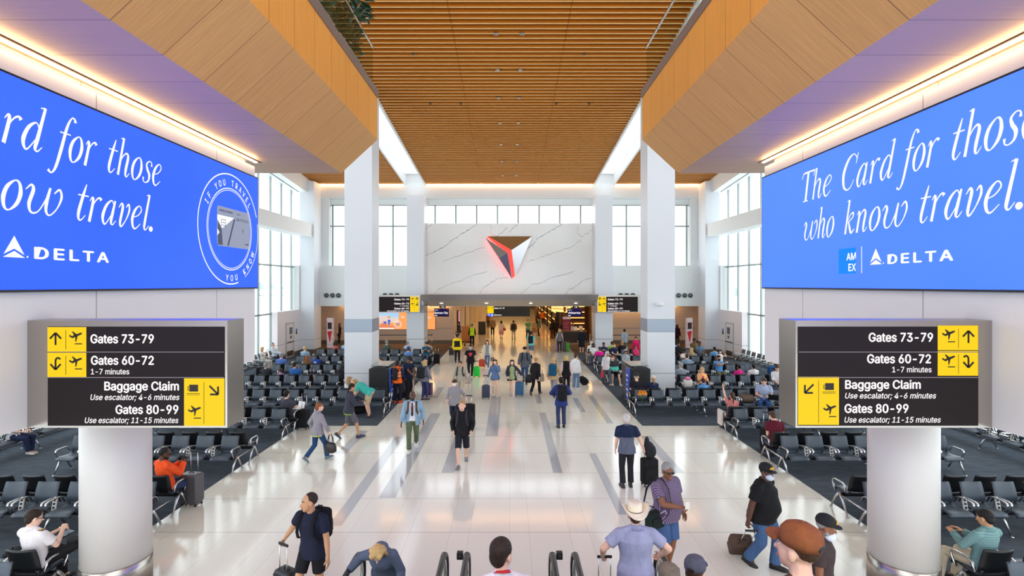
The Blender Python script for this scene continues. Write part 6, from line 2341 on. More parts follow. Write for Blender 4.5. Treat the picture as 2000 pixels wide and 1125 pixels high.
# ---- walkers on the near terrazzo
p = stand('grey-haired man in two-tone navy polo and black trousers, back turned', 1224, 951, 0, h=1.77, skin='light', hair=('short', 'white'), top=('polo', (96, 102, 120)), yoke=(34, 44, 70), bot=('pants', (40, 40, 44)), shoe=(44, 40, 40),
          Rr=(.42, .04, .88), L=(-.24, .12, .86), curl={1: 1.2, -1: .3}, g=1.05)
suitcase('black upright case draped with a dark jacket beside the grey-haired man in polo', *fp(1268, 948), 10, .60, .38, .26, (30, 30, 32), .22, 0, True)
b = MB(); b.ell((0, 0, -.06), (.13, .13, .20)); b.ell((.05, -.03, -.08), (.11, .12, .16)); b.ell((-.05, .02, .02), (.07, .09, .24)); _x, _d = fp(1268, 948)
tag(b.build('draped_jacket', cloth((44, 46, 48), .9), None, (_x, _d, .92)), 'dark crumpled jacket draped over the black upright case', 'jacket')
p = stand('man in black sweater and black shorts walking forward, hands in pockets', 903, 908, 180, h=1.80, pose='walk', skin='light', hair=('short', 'sand'), top=('sweater', (30, 30, 33)), bot=('long_shorts', (34, 35, 42)), shoe=(120, 116, 120), lead='R',
          Rr=(.23, .06, .90), L=(-.23, .06, .90), el={-1: (-.5, -1, 0), 1: (.5, -1, 0)})
backpack(p, 'dark backpack on the man in black sweater and shorts', (60, 58, 66))
p = stand('bald bearded man in light blue blazer and dark tie, green trousers', 806, 879, 186, h=1.80, pose='walk', skin='dark', hair=('bald', 'black', 'beard'), top=('jacket', (138, 172, 196)), open_=26, inner=(226, 226, 230), bot=('pants', (92, 106, 78)), shoe=(224, 220, 216), lead='R',
          Rr=(.30, .10, .82), L=(-.30, -.02, .84))
tb = MB()
_n, _u, _f, _s = p['neck'], p['u'], p['f'], p['s']
tb.prism([(-.018, 0), (.018, 0), (.035, -.36), (0, -.40), (-.035, -.36)], 1, 0, .012)
o = tb.build('tie', mat('tie_black', (24, 24, 28), rough=.6), p['root'], p['P'] + _u * .50 * _s + _f * .135 * _s)
MB().tube([_n + Vector((-.05, .045, .0)), _n + Vector((-.055, .12, -.15)), _n + Vector((0.0, .15, -.32)), _n + Vector((.055, .12, -.15)), _n + Vector((.05, .045, .0))], .009, 6, flat=.4).build('lanyard', mat('lanyard_red', (204, 28, 38)), p['root'])
backpack(p, 'backpack with brown straps on the man in the blue blazer', (92, 66, 44))
p = stand('short-haired woman in grey hoodie and jeans carrying a dark handbag', 620, 900, -38, h=1.64, pose='walk', fem=True, skin='fair', hair=('short', 'red'), top=('hoodie', (150, 146, 156)), hood=True, band=(214, 230, 90), bot=('pants', (44, 74, 116)), shoe=(110, 130, 140), lead='R',
          Rr=(.30, .20, .86), L=(-.26, .05, .90), head=(-22, 0), curl=1.1)
handbag('shiny dark handbag held by the woman in the grey hoodie', p['R'], -30, .36, .26, .2, (44, 38, 40), .24)
p = stand('young man in dark hoodie and grey shorts walking right, wearing earbuds', 682, 856, -62, h=1.79, pose='walk', skin='tan', hair=('short', 'dkbrown'), top=('hoodie', (62, 64, 76)), hood=True, band=(180, 220, 60), bot=('long_shorts', (98, 98, 108)), shoe=(56, 66, 92), lead='R',
          Rr=(.14, .36, 1.12), L=(-.12, .36, 1.10), head=(0, 14))
phone(p, 'phone held by the young man in the dark hoodie')
p = stand('man in turquoise shirt and khaki shorts bending over the seats', 722, 815, 84, h=1.76, lean=58, hz=.92, skin='light', hair=('short', 'sand'), g=1.1, top=('tee', (70, 186, 172)), bot=('long_shorts', (200, 178, 148)), shoe=(50, 46, 52), L=(-.20, .62, .66), Rr=(.16, .66, .70), head=(0, -5), belly=.03)
duffel('black travel bag on the floor by the bending man', *fp(700, 808), 10, 0, .55, .17, (28, 28, 30))
duffel('dark open bag on the seat before the bending man', -5.85, 19.15, 0, .455, .42, .12, (40, 44, 60))
p = stand('man in navy suit with black backpack, back turned, mid walkway', 1096, 835, 4, h=1.73, skin='tan', hair=('short', 'black'), top=('jacket', (44, 58, 118)), bot=('pants', (52, 62, 96)), shoe=(24, 24, 28), L=(-.17, .30, 1.08), Rr=(.17, .30, 1.08), el={-1: (-1, -.4, -.3), 1: (1, -.4, -.3)})
backpack(p, 'large black backpack on the man in the navy suit', (30, 30, 34), .32, .52, .20)
p = stand('woman in grey patterned blouse, visor and white mask, pulling a case', 888, 833, 178, h=1.68, pose='walk', fem=True, g=1.1, skin='light', hair=('bun', 'brown'), hat=('visor', (40, 40, 44)), mask=((232, 224, 228),), top=('blouse', plaid('grey_print', (150, 146, 152), (104, 100, 110), (186, 180, 184), 30.0)), bot=('pants', (40, 44, 58)), shoe=(60, 56, 60), L=(-.42, -.04, .92), Rr=(.28, .12, .86), lead='L')
suitcase('tall black case with grey bag pulled by the woman in patterned blouse', *fp(917, 838), 175, .78, .36, .26, (28, 28, 32), .3, 0, True)
p = stand('young woman in beige top and trousers with dark backpack straps', 899, 781, 178, h=1.70, pose='walk', fem=True, skin='tan', hair=('bun', 'dkbrown'), top=('shirt', (170, 164, 150)), bot=('pants', (186, 174, 152)), shoe=(200, 190, 180))
backpack(p, 'dark backpack on the young woman in beige', (44, 44, 48))
p = stand('long-haired girl in blue sweatshirt and black shorts, hand to mouth', 967, 775, 180, h=1.66, pose='walk', fem=True, skin='fair', hair=('long', 'brown'), top=('sweater', (96, 122, 164)), bot=('mini', (28, 28, 34)), shoe=(222, 214, 214), L=(-.10, .22, 1.44), Rr=(.34, -.06, .86), hz=.925, feet={-1: (-.08, .10, .08, 0), 1: (.08, -.10, .09, 0)})
suitcase('dark navy cabin case beside the girl in the blue sweatshirt', *fp(949, 779), 180, .52, .34, .24, (52, 60, 86), .42)
p = stand('long-haired girl in dark jacket and green top with black shorts', 1000, 776, 182, h=1.66, pose='walk', fem=True, skin='fair', hair=('long', 'dkbrown'), top=('jacket', (62, 58, 70)), open_=40, inner=(150, 170, 122), bot=('mini', (28, 28, 34)), shoe=(190, 186, 190), L=(-.44, -.02, .98), Rr=(.20, .22, .98), hz=.925)
suitcase('teal blue cabin case beside the girl in the green top', *fp(1014, 774), 180, .56, .38, .24, (44, 96, 140), .40)
p = stand('tall man in grey jacket, jeans and black cap walking forward', 1025, 748, 176, h=1.84, pose='walk', skin='light', hair=('short', 'dkbrown'), hat=('cap', (36, 36, 40)), top=('jacket', (92, 96, 106)), bot=('pants', (58, 84, 120)), shoe=(40, 40, 46))
backpack(p, 'dark backpack on the tall man in grey jacket', (36, 36, 42))
p = stand('white-haired person in black jacket carrying a tan and a black bag', 1046, 771, -28, h=1.70, pose='walk', fem=True, skin='light', hair=('short', 'sand'), top=('jacket', (34, 34, 38)), bot=('pants', (28, 28, 32)), shoe=(52, 44, 44), lead='R')
handbag('grey-brown tote on the shoulder of the person in black jacket', p['M'] @ Vector((.25, -.02, 1.16)), -28, .34, .34, .12, (158, 146, 128), .20, 'tote_bag', 'tote bag')
handbag('black bag swinging left of the person in black jacket', p['M'] @ Vector((-.36, .02, 1.02)), -28, .30, .36, .16, (28, 28, 30), .16)
p = stand('blond walker in beige jacket and grey trousers with a blue backpack', 1081, 774, -14, h=1.74, pose='walk', fem=True, skin='light', hair=('short', 'blond'), mask=((30, 30, 34),), top=('jacket', (190, 160, 122)), bot=('leggings', (150, 152, 160)), shoe=(40, 40, 46), head=(-26, 0))
backpack(p, 'petrol blue backpack on the blond walker in beige', (26, 82, 116), .34, .50, .22)
p = stand('blond woman in black vest over pink shirt, back turned', 1106, 768, -4, h=1.70, fem=True, skin='fair', hair=('bob', 'blond'), top=('vest', (30, 30, 33)), inner=(232, 204, 204), bot=('pants', (34, 34, 38)), shoe=(50, 50, 56))
p = stand('woman in loose white shirt and light jeans facing right', 1124, 761, -38, h=1.68, fem=True, skin='light', hair=('short', 'brown'), top=('shirt', (236, 238, 242)), bot=('pants', (110, 142, 176)), shoe=(226, 220, 216), g=1.1)
suitcase('small black case lying tilted on the floor by the carpet edge', *fp(1147, 752), 50, .46, .34, .24, (26, 28, 30), .0, -52, True)
p = stand('long-grey-haired woman in white blouse and grey trousers with a red bag', 1184, 752, 205, h=1.70, pose='walk', fem=True, skin='tan', hair=('long', 'white'), top=('blouse', (236, 232, 234)), bot=('pants', (92, 100, 112)), shoe=(214, 196, 180), lead='L', Rr=(.27, .04, .82), head=(34, 14))
handbag('flat red bag in the hand of the grey-haired woman in white', p['R'], 30, .16, .30, .05, (230, 50, 66), .04)

# ---- group at the left kiosk
p = stand('worker in orange reflective vest with a dark shoulder pack, back turned', 776, 787, -14, h=1.76, skin='brown', hair=('short', 'black'), top=('vest', (250, 108, 34)), inner=(34, 40, 70), bot=('pants', (32, 34, 44)), shoe=(220, 70, 40), Rr=(.22, .24, .96))
vb = MB()
for t_ in (.16, .30):
    torso(vb, p['P'], p['u'], p['f'], p['rings'], 1.0, .034 * p['s'], t_, t_ + .045)
vb.build('reflective_band', mat('reflective', (206, 208, 206), rough=.3), p['root'])
backpack(p, 'dark slim pack hanging on the worker in orange vest', (44, 40, 46), .24, .50, .12)
p = stand('worker in navy uniform, black cap and blue gloves at the kiosk', 797, 779, -120, h=1.82, skin='brown', hair=('buzz', 'black'), hat=('cap', (34, 34, 38)), top=('polo', (30, 40, 66)), bot=('pants', (32, 33, 40)), shoe=(40, 40, 44), Rr=(.16, .40, 1.02), L=(-.10, .42, 1.0), head=(10, 26), g=1.1)
p = stand('blond woman in grey hoodie and navy leggings with black backpack', 829, 781, -30, h=1.70, fem=True, skin='light', hair=('wavy', 'blond'), top=('hoodie', (118, 120, 134)), bot=('leggings', (56, 66, 110)), shoe=(40, 40, 44), Rr=(.26, .14, .92))
backpack(p, 'black backpack on the blond woman in navy leggings', (38, 42, 46), .32, .50, .18)
suitcase('plum purple case beside the blond woman in navy leggings', *fp(836, 774), -20, .54, .38, .24, (88, 54, 92), .30)
duffel('dark clothes bundle on the floor by the kiosk', *fp(786, 776), 0, 0, .7, .10, (52, 52, 58), 'cloth_bundle', 'bundle')

# ---- farther up the walkway
p = stand('man in black T-shirt with red emblem and blue mask walking forward', 919, 737, 182, h=1.76, g=1.15, pose='walk', skin='light', hair=('short', 'dkbrown'), mask=((120, 176, 220),), top=('tee', (28, 28, 32)), bot=('leggings', (34, 34, 40)), shoe=(206, 206, 210))
b = MB(); b.prism([(-.10, .05), (-.07, .12), (.07, .12), (.10, .05), (.0, -.10)], 1, 0, .012)
b.build('shirt_emblem', mat('emblem_shirt_red', (222, 50, 76)), p['root'], p['P'] + p['u'] * .30 * p['s'] + p['f'] * .155 * p['s'])
suitcase('bright green cabin case beside the man with the red emblem', *fp(931, 737), 180, .50, .34, .22, (30, 226, 70), .30)
p = stand('woman in cream jacket and jeans walking forward, bag on her arm', 952, 720, 176, h=1.72, pose='walk', fem=True, skin='light', hair=('long', 'brown'), top=('jacket', (224, 214, 198)), open_=36, inner=(150, 150, 152), bot=('leggings', (84, 108, 146)), shoe=(220, 220, 224))
handbag('small spotted bag on the arm of the woman in cream jacket', p['L'], 180, .24, .22, .1, (120, 104, 92), .14)
suitcase('orange-red cabin case beside the woman in cream jacket', *fp(941.5, 718), 180, .42, .38, .22, (206, 74, 38), .40)
p = stand('person in black and yellow jacket with back turned', 893, 708, 0, h=1.80, skin='tan', hair=('short', 'black'), top=('jacket', (250, 214, 30)), bot=('pants', (30, 30, 34)), shoe=(30, 30, 32))
b = MB(); torso(b, p['P'], p['u'], p['f'], p['rings'], 1.06, .036, -.14, .40); b.build('jacket_body', cloth((36, 34, 34)), p['root'])
suitcase('small black case left of the person in the yellow jacket', *fp(882, 695), 180, .48, .34, .22, (34, 38, 46), .2)
p = stand('worker in yellow-green reflective vest and mask by the left wall', 922, 676, 186, h=1.76, skin='brown', hair=('short', 'black'), mask=((214, 214, 220),), top=('vest', (200, 236, 40)), inner=(36, 36, 44), bot=('pants', (30, 30, 36)), shoe=(40, 40, 44))
p = stand('man in turquoise shirt, grey shorts, black backpack, walking away', 1037, 698, -8, h=1.78, pose='walk', skin='light', hair=('short', 'black'), mask=((220, 224, 230),), top=('tee', (110, 214, 208)), bot=('long_shorts', (104, 110, 128)), shoe=(30, 30, 36), g=1.1)
backpack(p, 'black backpack on the man in turquoise shirt and grey shorts', (30, 32, 38), .32, .50, .18)
stand('far walker in dark orange top nearest the left concourse wall', 953, 640, 0, h=1.72, pose='walk', fem=True, skin='brown', hair=('short', 'black'), top=('tee', (120, 66, 34)), bot=('pants', (36, 32, 32)))
stand('far walker in grey-brown jacket and black trousers, back turned', 962, 655, 0, h=1.74, g=1.1, skin='light', hair=('short', 'grey'), top=('jacket', (128, 108, 90)), bot=('pants', (34, 32, 34)))
p = stand('far walker in pink skirt with a red shoulder bag', 979, 662, 0, h=1.68, pose='walk', fem=True, skin='tan', hair=('long', 'dkbrown'), top=('tee', (222, 204, 196)), bot=('skirt', (206, 146, 156), .46))
handbag('red bag on the shoulder of the walker in the pink skirt', p['M'] @ Vector((.24, 0, 1.20)), 0, .34, .26, .14, (196, 50, 44), .22)
p = stand('far walker in pale trousers with a brown backpack', 1003, 663, 6, h=1.74, pose='walk', skin='tan', hair=('short', 'black'), top=('jacket', (112, 100, 84)), bot=('pants', (196, 186, 176)))
backpack(p, 'dark brown pack on the far walker in pale trousers', (58, 48, 42))
stand('far walker in green shirt and navy trousers coming forward', 1031, 663, 190, h=1.78, skin='light', hair=('short', 'dkbrown'), top=('tee', (92, 158, 110)), bot=('pants', (46, 54, 84)), Rr=(.1, .3, 1.05))
p = stand('far walker in beige carrying a round brown bag by the queue', 1044, 661, 170, h=1.70, fem=True, skin='light', hair=('short', 'sand'), top=('shirt', (190, 158, 118)), bot=('skirt', (160, 128, 96), .4))
handbag('round brown bag of the far walker in beige', p['R'], 170, .4, .34, .2, (138, 92, 58), .1)
stand('queueing shopper in teal beside the brown bag', 1053, 656, 90, h=1.72, skin='tan', hair=('short', 'black'), top=('tee', (50, 110, 112)), bot=('pants', (60, 48, 40)))
stand('queueing shopper in dark brown nearer the shop wall', 1050, 640, 40, h=1.74, skin='brown', hair=('short', 'black'), top=('jacket', (86, 62, 48)), bot=('pants', (44, 38, 36)))
stand('queueing shopper in orange jacket far down the right wall', 1061, 634, 0, h=1.74, skin='tan', hair=('short', 'black'), top=('jacket', (206, 106, 44)), bot=('pants', (40, 36, 36)))
stand('queueing shopper in grey far down the right wall', 1048, 626, 0, h=1.74, skin='tan', hair=('short', 'grey'), top=('jacket', (120, 104, 92)), bot=('pants', (40, 36, 36)))
stand('shopper in black stooping by the pillar of the shop', 1077, 661, -60, h=1.72, lean=14, skin='brown', hair=('short', 'black'), top=('jacket', (40, 34, 34)), bot=('pants', (110, 40, 36)))
stand('shopper in dark patterned clothes before the amber shop sign', 1085, 660, 0, h=1.76, skin='tan', hair=('short', 'black'), top=('shirt', (70, 58, 56)), bot=('pants', (40, 34, 34)))
p = stand('long-haired blond woman in grey top with green cases, back turned', 1093, 688, 0, h=1.72, fem=True, skin='fair', hair=('long', 'blond'), top=('tank', (104, 108, 118)), bot=('pants', (40, 42, 52)))
suitcase('bright green case by the long-haired blond woman', *fp(1109, 686), 0, .56, .20, .30, (30, 204, 60), .15, group=None)
suitcase('dark grey case between the blond woman and the green case', *fp(1102, 687), 0, .56, .26, .30, (60, 62, 66), .15)
suitcase('lilac case left of the long-haired blond woman', *fp(1087.5, 686), 0, .52, .20, .28, (182, 140, 180), .2)
stand('blond woman in black dress at the shop counter, back turned', 1136, 688, 0, h=1.72, fem=True, skin='fair', hair=('bob', 'sand'), top=('sweater', (30, 30, 40)), bot=('skirt', (30, 30, 40), .55), shoe=(220, 214, 210))
stand('dark figure before the maroon menu board', 1100, 667.5, 0, h=1.76, skin='brown', hair=('short', 'black'), top=('jacket', (34, 28, 30)), bot=('pants', (34, 28, 30)))
p = person('shopkeeper with dark hair behind the shop counter', 5.35, 43.3, 180, 1.66, fem=True, skin='tan', hair=('bun', 'black'), top=('tee', (70, 54, 48)), bot=('pants', (40, 36, 36)))
stand('person in dark blue by the pink poster', 897, 668, 90, h=1.74, skin='tan', hair=('short', 'black'), top=('jacket', (60, 66, 96)), bot=('pants', (50, 56, 84)))
stand('child in pink top with blue mask near the left wall', 892, 683, 180, h=1.35, fem=True, skin='light', hair=('long', 'brown'), mask=((120, 190, 220),), top=('tee', (226, 176, 190)), bot=('pants', (60, 60, 70)))
p = stand('person in grey hooded top walking before the right lounge wall', 1220, 689, 12, h=1.74, pose='walk', skin='light', hair=('short', 'black'), top=('jacket', (158, 164, 172)), bot=('long_shorts', (116, 110, 90)))
stand('agent in black waistcoat behind the left gate desk', 663, 672, 240, h=1.72, skin='brown', hair=('bun', 'black'), top=('vest', (34, 30, 34)), inner=(220, 186, 170), bot=('pants', (34, 30, 34)))
stand('agent in dark uniform with badge at the right gate', 1322, 676, 180, h=1.74, fem=True, skin='dark', hair=('long', 'black'), top=('jacket', (56, 30, 40)), bot=('pants', (50, 30, 38)))
stand('person in bright pink jacket standing at the right pillar', 1242, 707, 140, h=1.62, fem=True, skin='tan', hair=('short', 'black'), top=('jacket', (236, 40, 110)), bot=('pants', (150, 176, 204)))

# ---- seated, left side
pilot = sit(-1, 'r', -1, 40, 'airline pilot in white shirt with gold shoulder bars, legs crossed, bottom left', -12, h=1.80, skin='fair', hair=('short', 'dkbrown'), shades='g', top=('polo', (236, 230, 232)), bot=('pants', (30, 28, 32)), shoe=(24, 24, 26),
    Rr=(.12, .28, .90), L=(-.02, .32, .86), head=(-24, 14), curl=.9, feet={-1: (-.10, .44, .078, 0), 1: (-.02, .52, .62, R(20))}, kn={1: (.9, .6, .4)})
xs, ds, _ = seat_at(-1, -1, 'r', 40)
ep = MB()
ep.cbox((0, 0, 0), (.055, .03, .006), None, .003)
ep.m = 1
for i in range(4):
    ep.cbox((-.04 + i * .024, 0, .0065), (.007, .029, .001))
_q = pilot['M'] @ (pilot['SH'][1] + Vector((-.03, 0, .072)))
tag(ep.build('epaulette', [mat('epaulette_black', (30, 28, 30)), mat('epaulette_gold', (226, 186, 56))], None, _q), 'black epaulette with gold bars on the shoulder of the pilot', 'epaulette')
slab_thing('tablet', 'dark tablet on the lap of the airline pilot', 'tablet', (xs + .12, ds + .34, .80), (.18, .24, .012), BLACK, -20, 10, mat('phone_glass', (60, 70, 90), rough=.1))
duffel('black bag with a chrome frame on the floor by the pilot', -8.35, 8.75, 0, 0, .4, .2, (24, 24, 28))
p = sit(-1, 'r', 0, 340, 'bald man in bright orange sweater looking at a phone, behind the left column', -28, h=1.80, skin='dark', hair=('buzz', 'black', 'beard'), shades='g', top=('sweater', (244, 88, 40)), bot=('pants', (54, 66, 96)), shoe=(150, 96, 50), Rr=(.10, .30, .96), L=(-.02, .30, .94), head=(-14, 14), g=1.1)
phone(p, 'phone of the man in the orange sweater')
suitcase('dark grey ribbed suitcase with long handle beside the man in orange', *fp(374, 986), -8, .64, .42, .27, (84, 82, 86), .46)
p = sit(-1, 'r', 2, 548, 'dark-haired man in charcoal T-shirt with a white laptop, back turned', -8, h=1.76, skin='light', hair=('short', 'black'), top=('tee', (70, 72, 84)), bot=('pants', (56, 58, 66)), Rr=(.12, .34, .74), L=(-.10, .34, .74))
r = empty('laptop', p['M'] @ Vector((.16, .36, .66)), R(-30), 'open white laptop on the lap of the man in charcoal', 'laptop')
MB().cbox((0, 0, 0), (.16, .11, .008), None, .004).build('keyboard_base', mat('laptop_white', (232, 232, 234), rough=.4), r)
MB().cbox((0, .14, .10), (.16, .006, .11), Matrix.Rotation(R(-18), 3, 'X'), .004).build('display_lid', mat('laptop_white', (232, 232, 234)), r)
suitcase('black soft case with jacket beside the man with the white laptop', *fp(592, 838), -6, .60, .38, .26, (32, 33, 36), .50, 0, True)
sit(-1, 'r', 3, 680, 'woman with long blond hair holding a tablet, beyond the bending man', -20, h=1.66, fem=True, skin='fair', hair=('long', 'sand'), top=('tee', (226, 222, 222)), bot=('pants', (80, 90, 110)), head=(-20, 10))
sit(-1, 'r', 4, 571, 'black-haired man in bright blue shirt, back turned', 0, h=1.80, skin='tan', hair=('short', 'black'), top=('polo', (54, 100, 168)), bot=('pants', (60, 66, 80)), head=(-20, 8), g=1.1)
sit(-1, 'r', 4, 522, 'grey-haired man in dark sweater, back turned, leftmost of his row', 0, h=1.78, skin='light', hair=('short', 'grey'), top=('sweater', (52, 54, 62)), bot=('pants', (50, 52, 60)))
sit(-1, 'r', 4, 540, 'child with brown bob in lilac top, back turned', 0, h=1.45, fem=True, skin='light', hair=('bob', 'brown'), top=('tee', (190, 150, 190)), bot=('pants', (60, 60, 80)))
sit(-1, 'r', 4, 651, 'woman with black hair in black, bent over her lap', -15, h=1.68, fem=True, skin='brown', hair=('bob', 'black'), top=('sweater', (36, 30, 36)), bot=('pants', (40, 40, 48)), lean=18, head=(0, 26))
suitcase('tan-orange case standing before the man in bright blue', -9.35, 24.15, 0, .5, .34, .22, (206, 122, 60), .35)
sit(-1, 'r', 5, 542, 'man in blue shirt and grey flat cap, back turned', 0, h=1.80, skin='light', hair=('short', 'grey'), hat=('cap', (150, 150, 156)), top=('polo', (88, 120, 190)), bot=('pants', (60, 66, 80)), g=1.15)
sit(-1, 'r', 5, 596, 'woman with long red-blond hair, back turned, left side', 0, h=1.66, fem=True, skin='fair', hair=('long', 'red'), top=('tee', (120, 90, 60)), bot=('pants', (60, 66, 80)))
sit(-1, 'r', 6, 592, 'blond short-haired man in pale blue shirt, back turned', 0, h=1.78, skin='fair', hair=('short', 'blond'), top=('polo', (150, 180, 206)), bot=('pants', (60, 66, 80)))
duffel('bright blue bag resting on a seat of the far left row', -10.6, 28.15, 0, .455, .4, .17, (40, 70, 160))
sit(-1, 'r', 7, 652, 'woman with brown hair in dusty pink, back turned, far left', 0, h=1.68, fem=True, skin='light', hair=('bob', 'brown'), top=('sweater', (190, 116, 110)), bot=('pants', (60, 66, 80)))
sit(-1, 'r', 7, 672, 'man in light blue shirt at the far left row, next to pink', 0, h=1.74, skin='light', hair=('short', 'brown'), top=('tee', (150, 190, 226)), bot=('pants', (60, 66, 80)))
sit(-1, 'r', 7, 755, 'large man in dark green shirt, back turned, right of the left pillar', 0, h=1.80, g=1.25, skin='light', hair=('short', 'grey'), top=('tee', (84, 98, 84)), bot=('pants', (60, 66, 80)))
sit(-1, 'r', 7, 797, 'grey-haired person in pale grey with a bag strap, back turned', 0, h=1.72, skin='light', hair=('short', 'grey'), top=('tee', (196, 200, 206)), bot=('pants', (60, 66, 80)))
sit(-1, 'r', 6, 806, 'person in blue cap and light blue T-shirt, back turned', 0, h=1.74, skin='light', hair=('short', 'brown'), hat=('cap', (44, 70, 160)), top=('tee', (112, 150, 206)), bot=('pants', (60, 66, 80)))
p = sit(-1, 'f', 7, 838, 'man in dark teal T-shirt and jeans looking at his phone, facing forward', 0, h=1.78, skin='tan', hair=('short', 'black'), top=('tee', (30, 80, 108)), bot=('pants', (70, 88, 116)), shoe=(70, 70, 76), Rr=(.06, .30, .92), L=(-.06, .30, .92), head=(0, 14))
sit(-1, 'r', 7, 846, 'person in beige behind the man in dark teal', 0, h=1.72, skin='light', hair=('short', 'brown'), top=('tee', (216, 176, 146)), bot=('pants', (60, 66, 80)))
suitcase('black upright case at the inner end of the far left row', *fp(853, 712), 0, .58, .36, .24, (26, 27, 30), .40, 0, True)
suitcase('small black bag between the knees of the man in dark teal', *fp(837, 713), 0, .42, .30, .2, (28, 28, 32), 0, 0, True)
sit(-1, 'f', 5, 746, 'girl in white T-shirt beside the left pillar, facing the walkway', -50, h=1.64, fem=True, skin='light', hair=('pony', 'brown'), top=('tee', (232, 226, 226)), bot=('pants', (60, 62, 70)))
def window_sit(s, d, label, dyaw=0, **k):
    return person(label, s * 14.12, d, (-90 if s < 0 else 90) + dyaw, pose='sit', **k)
window_sit(-1, 14.6, 'person whose crossed navy-trousered legs show under the left screen wall', h=1.72, fem=True, skin='light', hair=('long', 'brown'), top=('tee', (210, 210, 214)), bot=('pants', (40, 48, 78)), shoe=(226, 216, 206), feet={-1: (-.08, .40, .08, 0), 1: (.05, .46, .10, 0)})
window_sit(-1, 29.3, 'blond woman in white top chin in hand by the left window', h=1.68, fem=True, skin='fair', hair=('long', 'blond'), top=('tee', (230, 226, 220)), bot=('pants', (206, 204, 196)), Rr=(.05, .26, 1.10))
window_sit(-1, 30.8, 'man in white shirt and dark jeans leaning back by the left window', h=1.80, skin='light', hair=('short', 'grey'), top=('shirt', (214, 224, 236)), bot=('pants', (34, 44, 66)), lean=-14, feet={-1: (-.1, .62, .08, 0), 1: (.1, .66, .10, 0)})
window_sit(-1, 25.6, 'person in blue denim with outstretched legs beside the left screen wall', h=1.78, skin='light', hair=('short', 'brown'), top=('jacket', (58, 98, 140)), bot=('pants', (44, 70, 112)), lean=-12, feet={-1: (-.1, .62, .08, 0), 1: (.1, .60, .10, 0)})
suitcase('black case among the seats by the left window', -12.6, 25.9, 20, .6, .4, .26, (26, 26, 30), .1, 0, True)

# ---- seated, right side
sit(1, 'r', -1, 1935, 'man in green checked shirt and khakis seated at bottom right', 12, h=1.80, skin='tan', hair=('short', 'black'), top=('shirt', plaid('green_check', (122, 158, 158), (96, 132, 136), (110, 150, 152), 26.0)), bot=('pants', (206, 190, 166)), shoe=(30, 28, 30), Rr=(.02, .30, .86), L=(-.14, .32, .84), head=(10, 16),
    feet={-1: (-.24, .46, .10, 0), 1: (.08, .44, .08, 0)})
duffel('glossy brown bag on the rear seat behind the right column', 8.6, 10.95, 0, .455, .36, .12, (146, 84, 50))
sit(1, 'r', 1, 1528, 'man in maroon T-shirt bent forward, back turned', -6, h=1.76, skin='light', hair=('short', 'brown'), top=('tee', (96, 30, 44)), bot=('pants', (60, 62, 76)), lean=16, head=(0, 30))
suitcase('tall black case with handle up left of the man in maroon', *fp(1500, 880), 0, .62, .38, .28, (28, 28, 32), .42, 0, True)
p = sit(1, 'r', 2, 1438, 'woman in salmon top with ponytail, one arm raised to her head', -6, h=1.68, fem=True, skin='light', hair=('pony', 'brown'), top=('tee', (208, 128, 124)), bot=('pants', (120, 120, 130)), L=(-.26, .12, 1.50), el={-1: (-1, .2, .1)})
b = MB(); b.cbox((0, 0, 0), (.05, .16, .26), None, .05)
tag(b.build('draped_cardigan', cloth((222, 208, 200), .8), None, (6.99, 17.0, .46)), 'pale cardigan hung over the armrest beside the woman in salmon', 'cardigan')
sit(1, 'f', 3, 1497, 'man in pale blue polo and jeans typing on a dark laptop', -24, h=1.82, g=1.12, skin='light', hair=('short', 'brown'), top=('polo', (164, 178, 208)), bot=('pants', (52, 88, 146)), Rr=(.14, .36, .74), L=(-.14, .36, .74), lean=6, head=(-6, 22))
xs, ds, _ = seat_at(1, 3, 'f', 1497)
r = empty('laptop', (xs + .12, ds - .42, .66), R(160), 'dark laptop on the knees of the man in pale blue polo', 'laptop')
MB().cbox((0, 0, 0), (.17, .11, .008), None, .004).build('keyboard_base', BLACK, r)
MB().cbox((0, .13, .10), (.17, .006, .11), Matrix.Rotation(R(-18), 3, 'X'), .004).build('display_lid', BLACK, r)
duffel('brown rucksack lying on the seat next to the man in pale blue', *(lambda q: (q[0], q[1]))(seat_at(1, 3, 'f', 1460)), 0, .455, .48, .17, (104, 88, 76), 'rucksack', 'rucksack')
sit(1, 'r', 3, 1243, 'man in black shirt and black cap, back turned, before the right kiosk', 0, h=1.82, g=1.2, skin='light', hair=('buzz', 'grey'), hat=('cap', (34, 34, 40)), top=('tee', (36, 34, 42)), bot=('pants', (60, 62, 76)), head=(-24, 6))
sit(1, 'r', 3, 1273, 'woman in navy top and cream cap with long hair, back turned', 0, h=1.70, fem=True, skin='light', hair=('pony', 'sand'), hat=('cap', (222, 210, 190)), top=('tee', (40, 48, 84)), bot=('pants', (60, 62, 76)))
sit(1, 'r', 3, 1374, 'dark-haired boy in light blue shirt, back turned', 0, h=1.56, skin='light', hair=('short', 'dkbrown'), top=('tee', (96, 150, 206)), bot=('pants', (60, 62, 76)), head=(0, 20))
p = sit(1, 'f', 4, 1362, 'blond woman in peach shirt reading a pink phone', 0, h=1.68, fem=True, skin='fair', hair=('bob', 'blond'), top=('shirt', (248, 178, 122)), bot=('pants', (40, 50, 84)), Rr=(.10, .30, .86), L=(-.12, .28, .80), head=(-6, 18))
slab_thing('phone', 'pink phone in the hands of the woman in peach', 'phone', p['R'] + Vector((-.04, -.02, .04)), (.075, .014, .14), mat('phone_pink', (206, 40, 110)), 180)
xs, ds, _ = seat_at(1, 4, 'f', 1339)
handbag('white tote with a pink bundle on the seat beside the woman in peach', (xs, ds - .05, .88), 0, .42, .30, .18, (228, 224, 218), .12, 'tote_bag', 'tote bag')
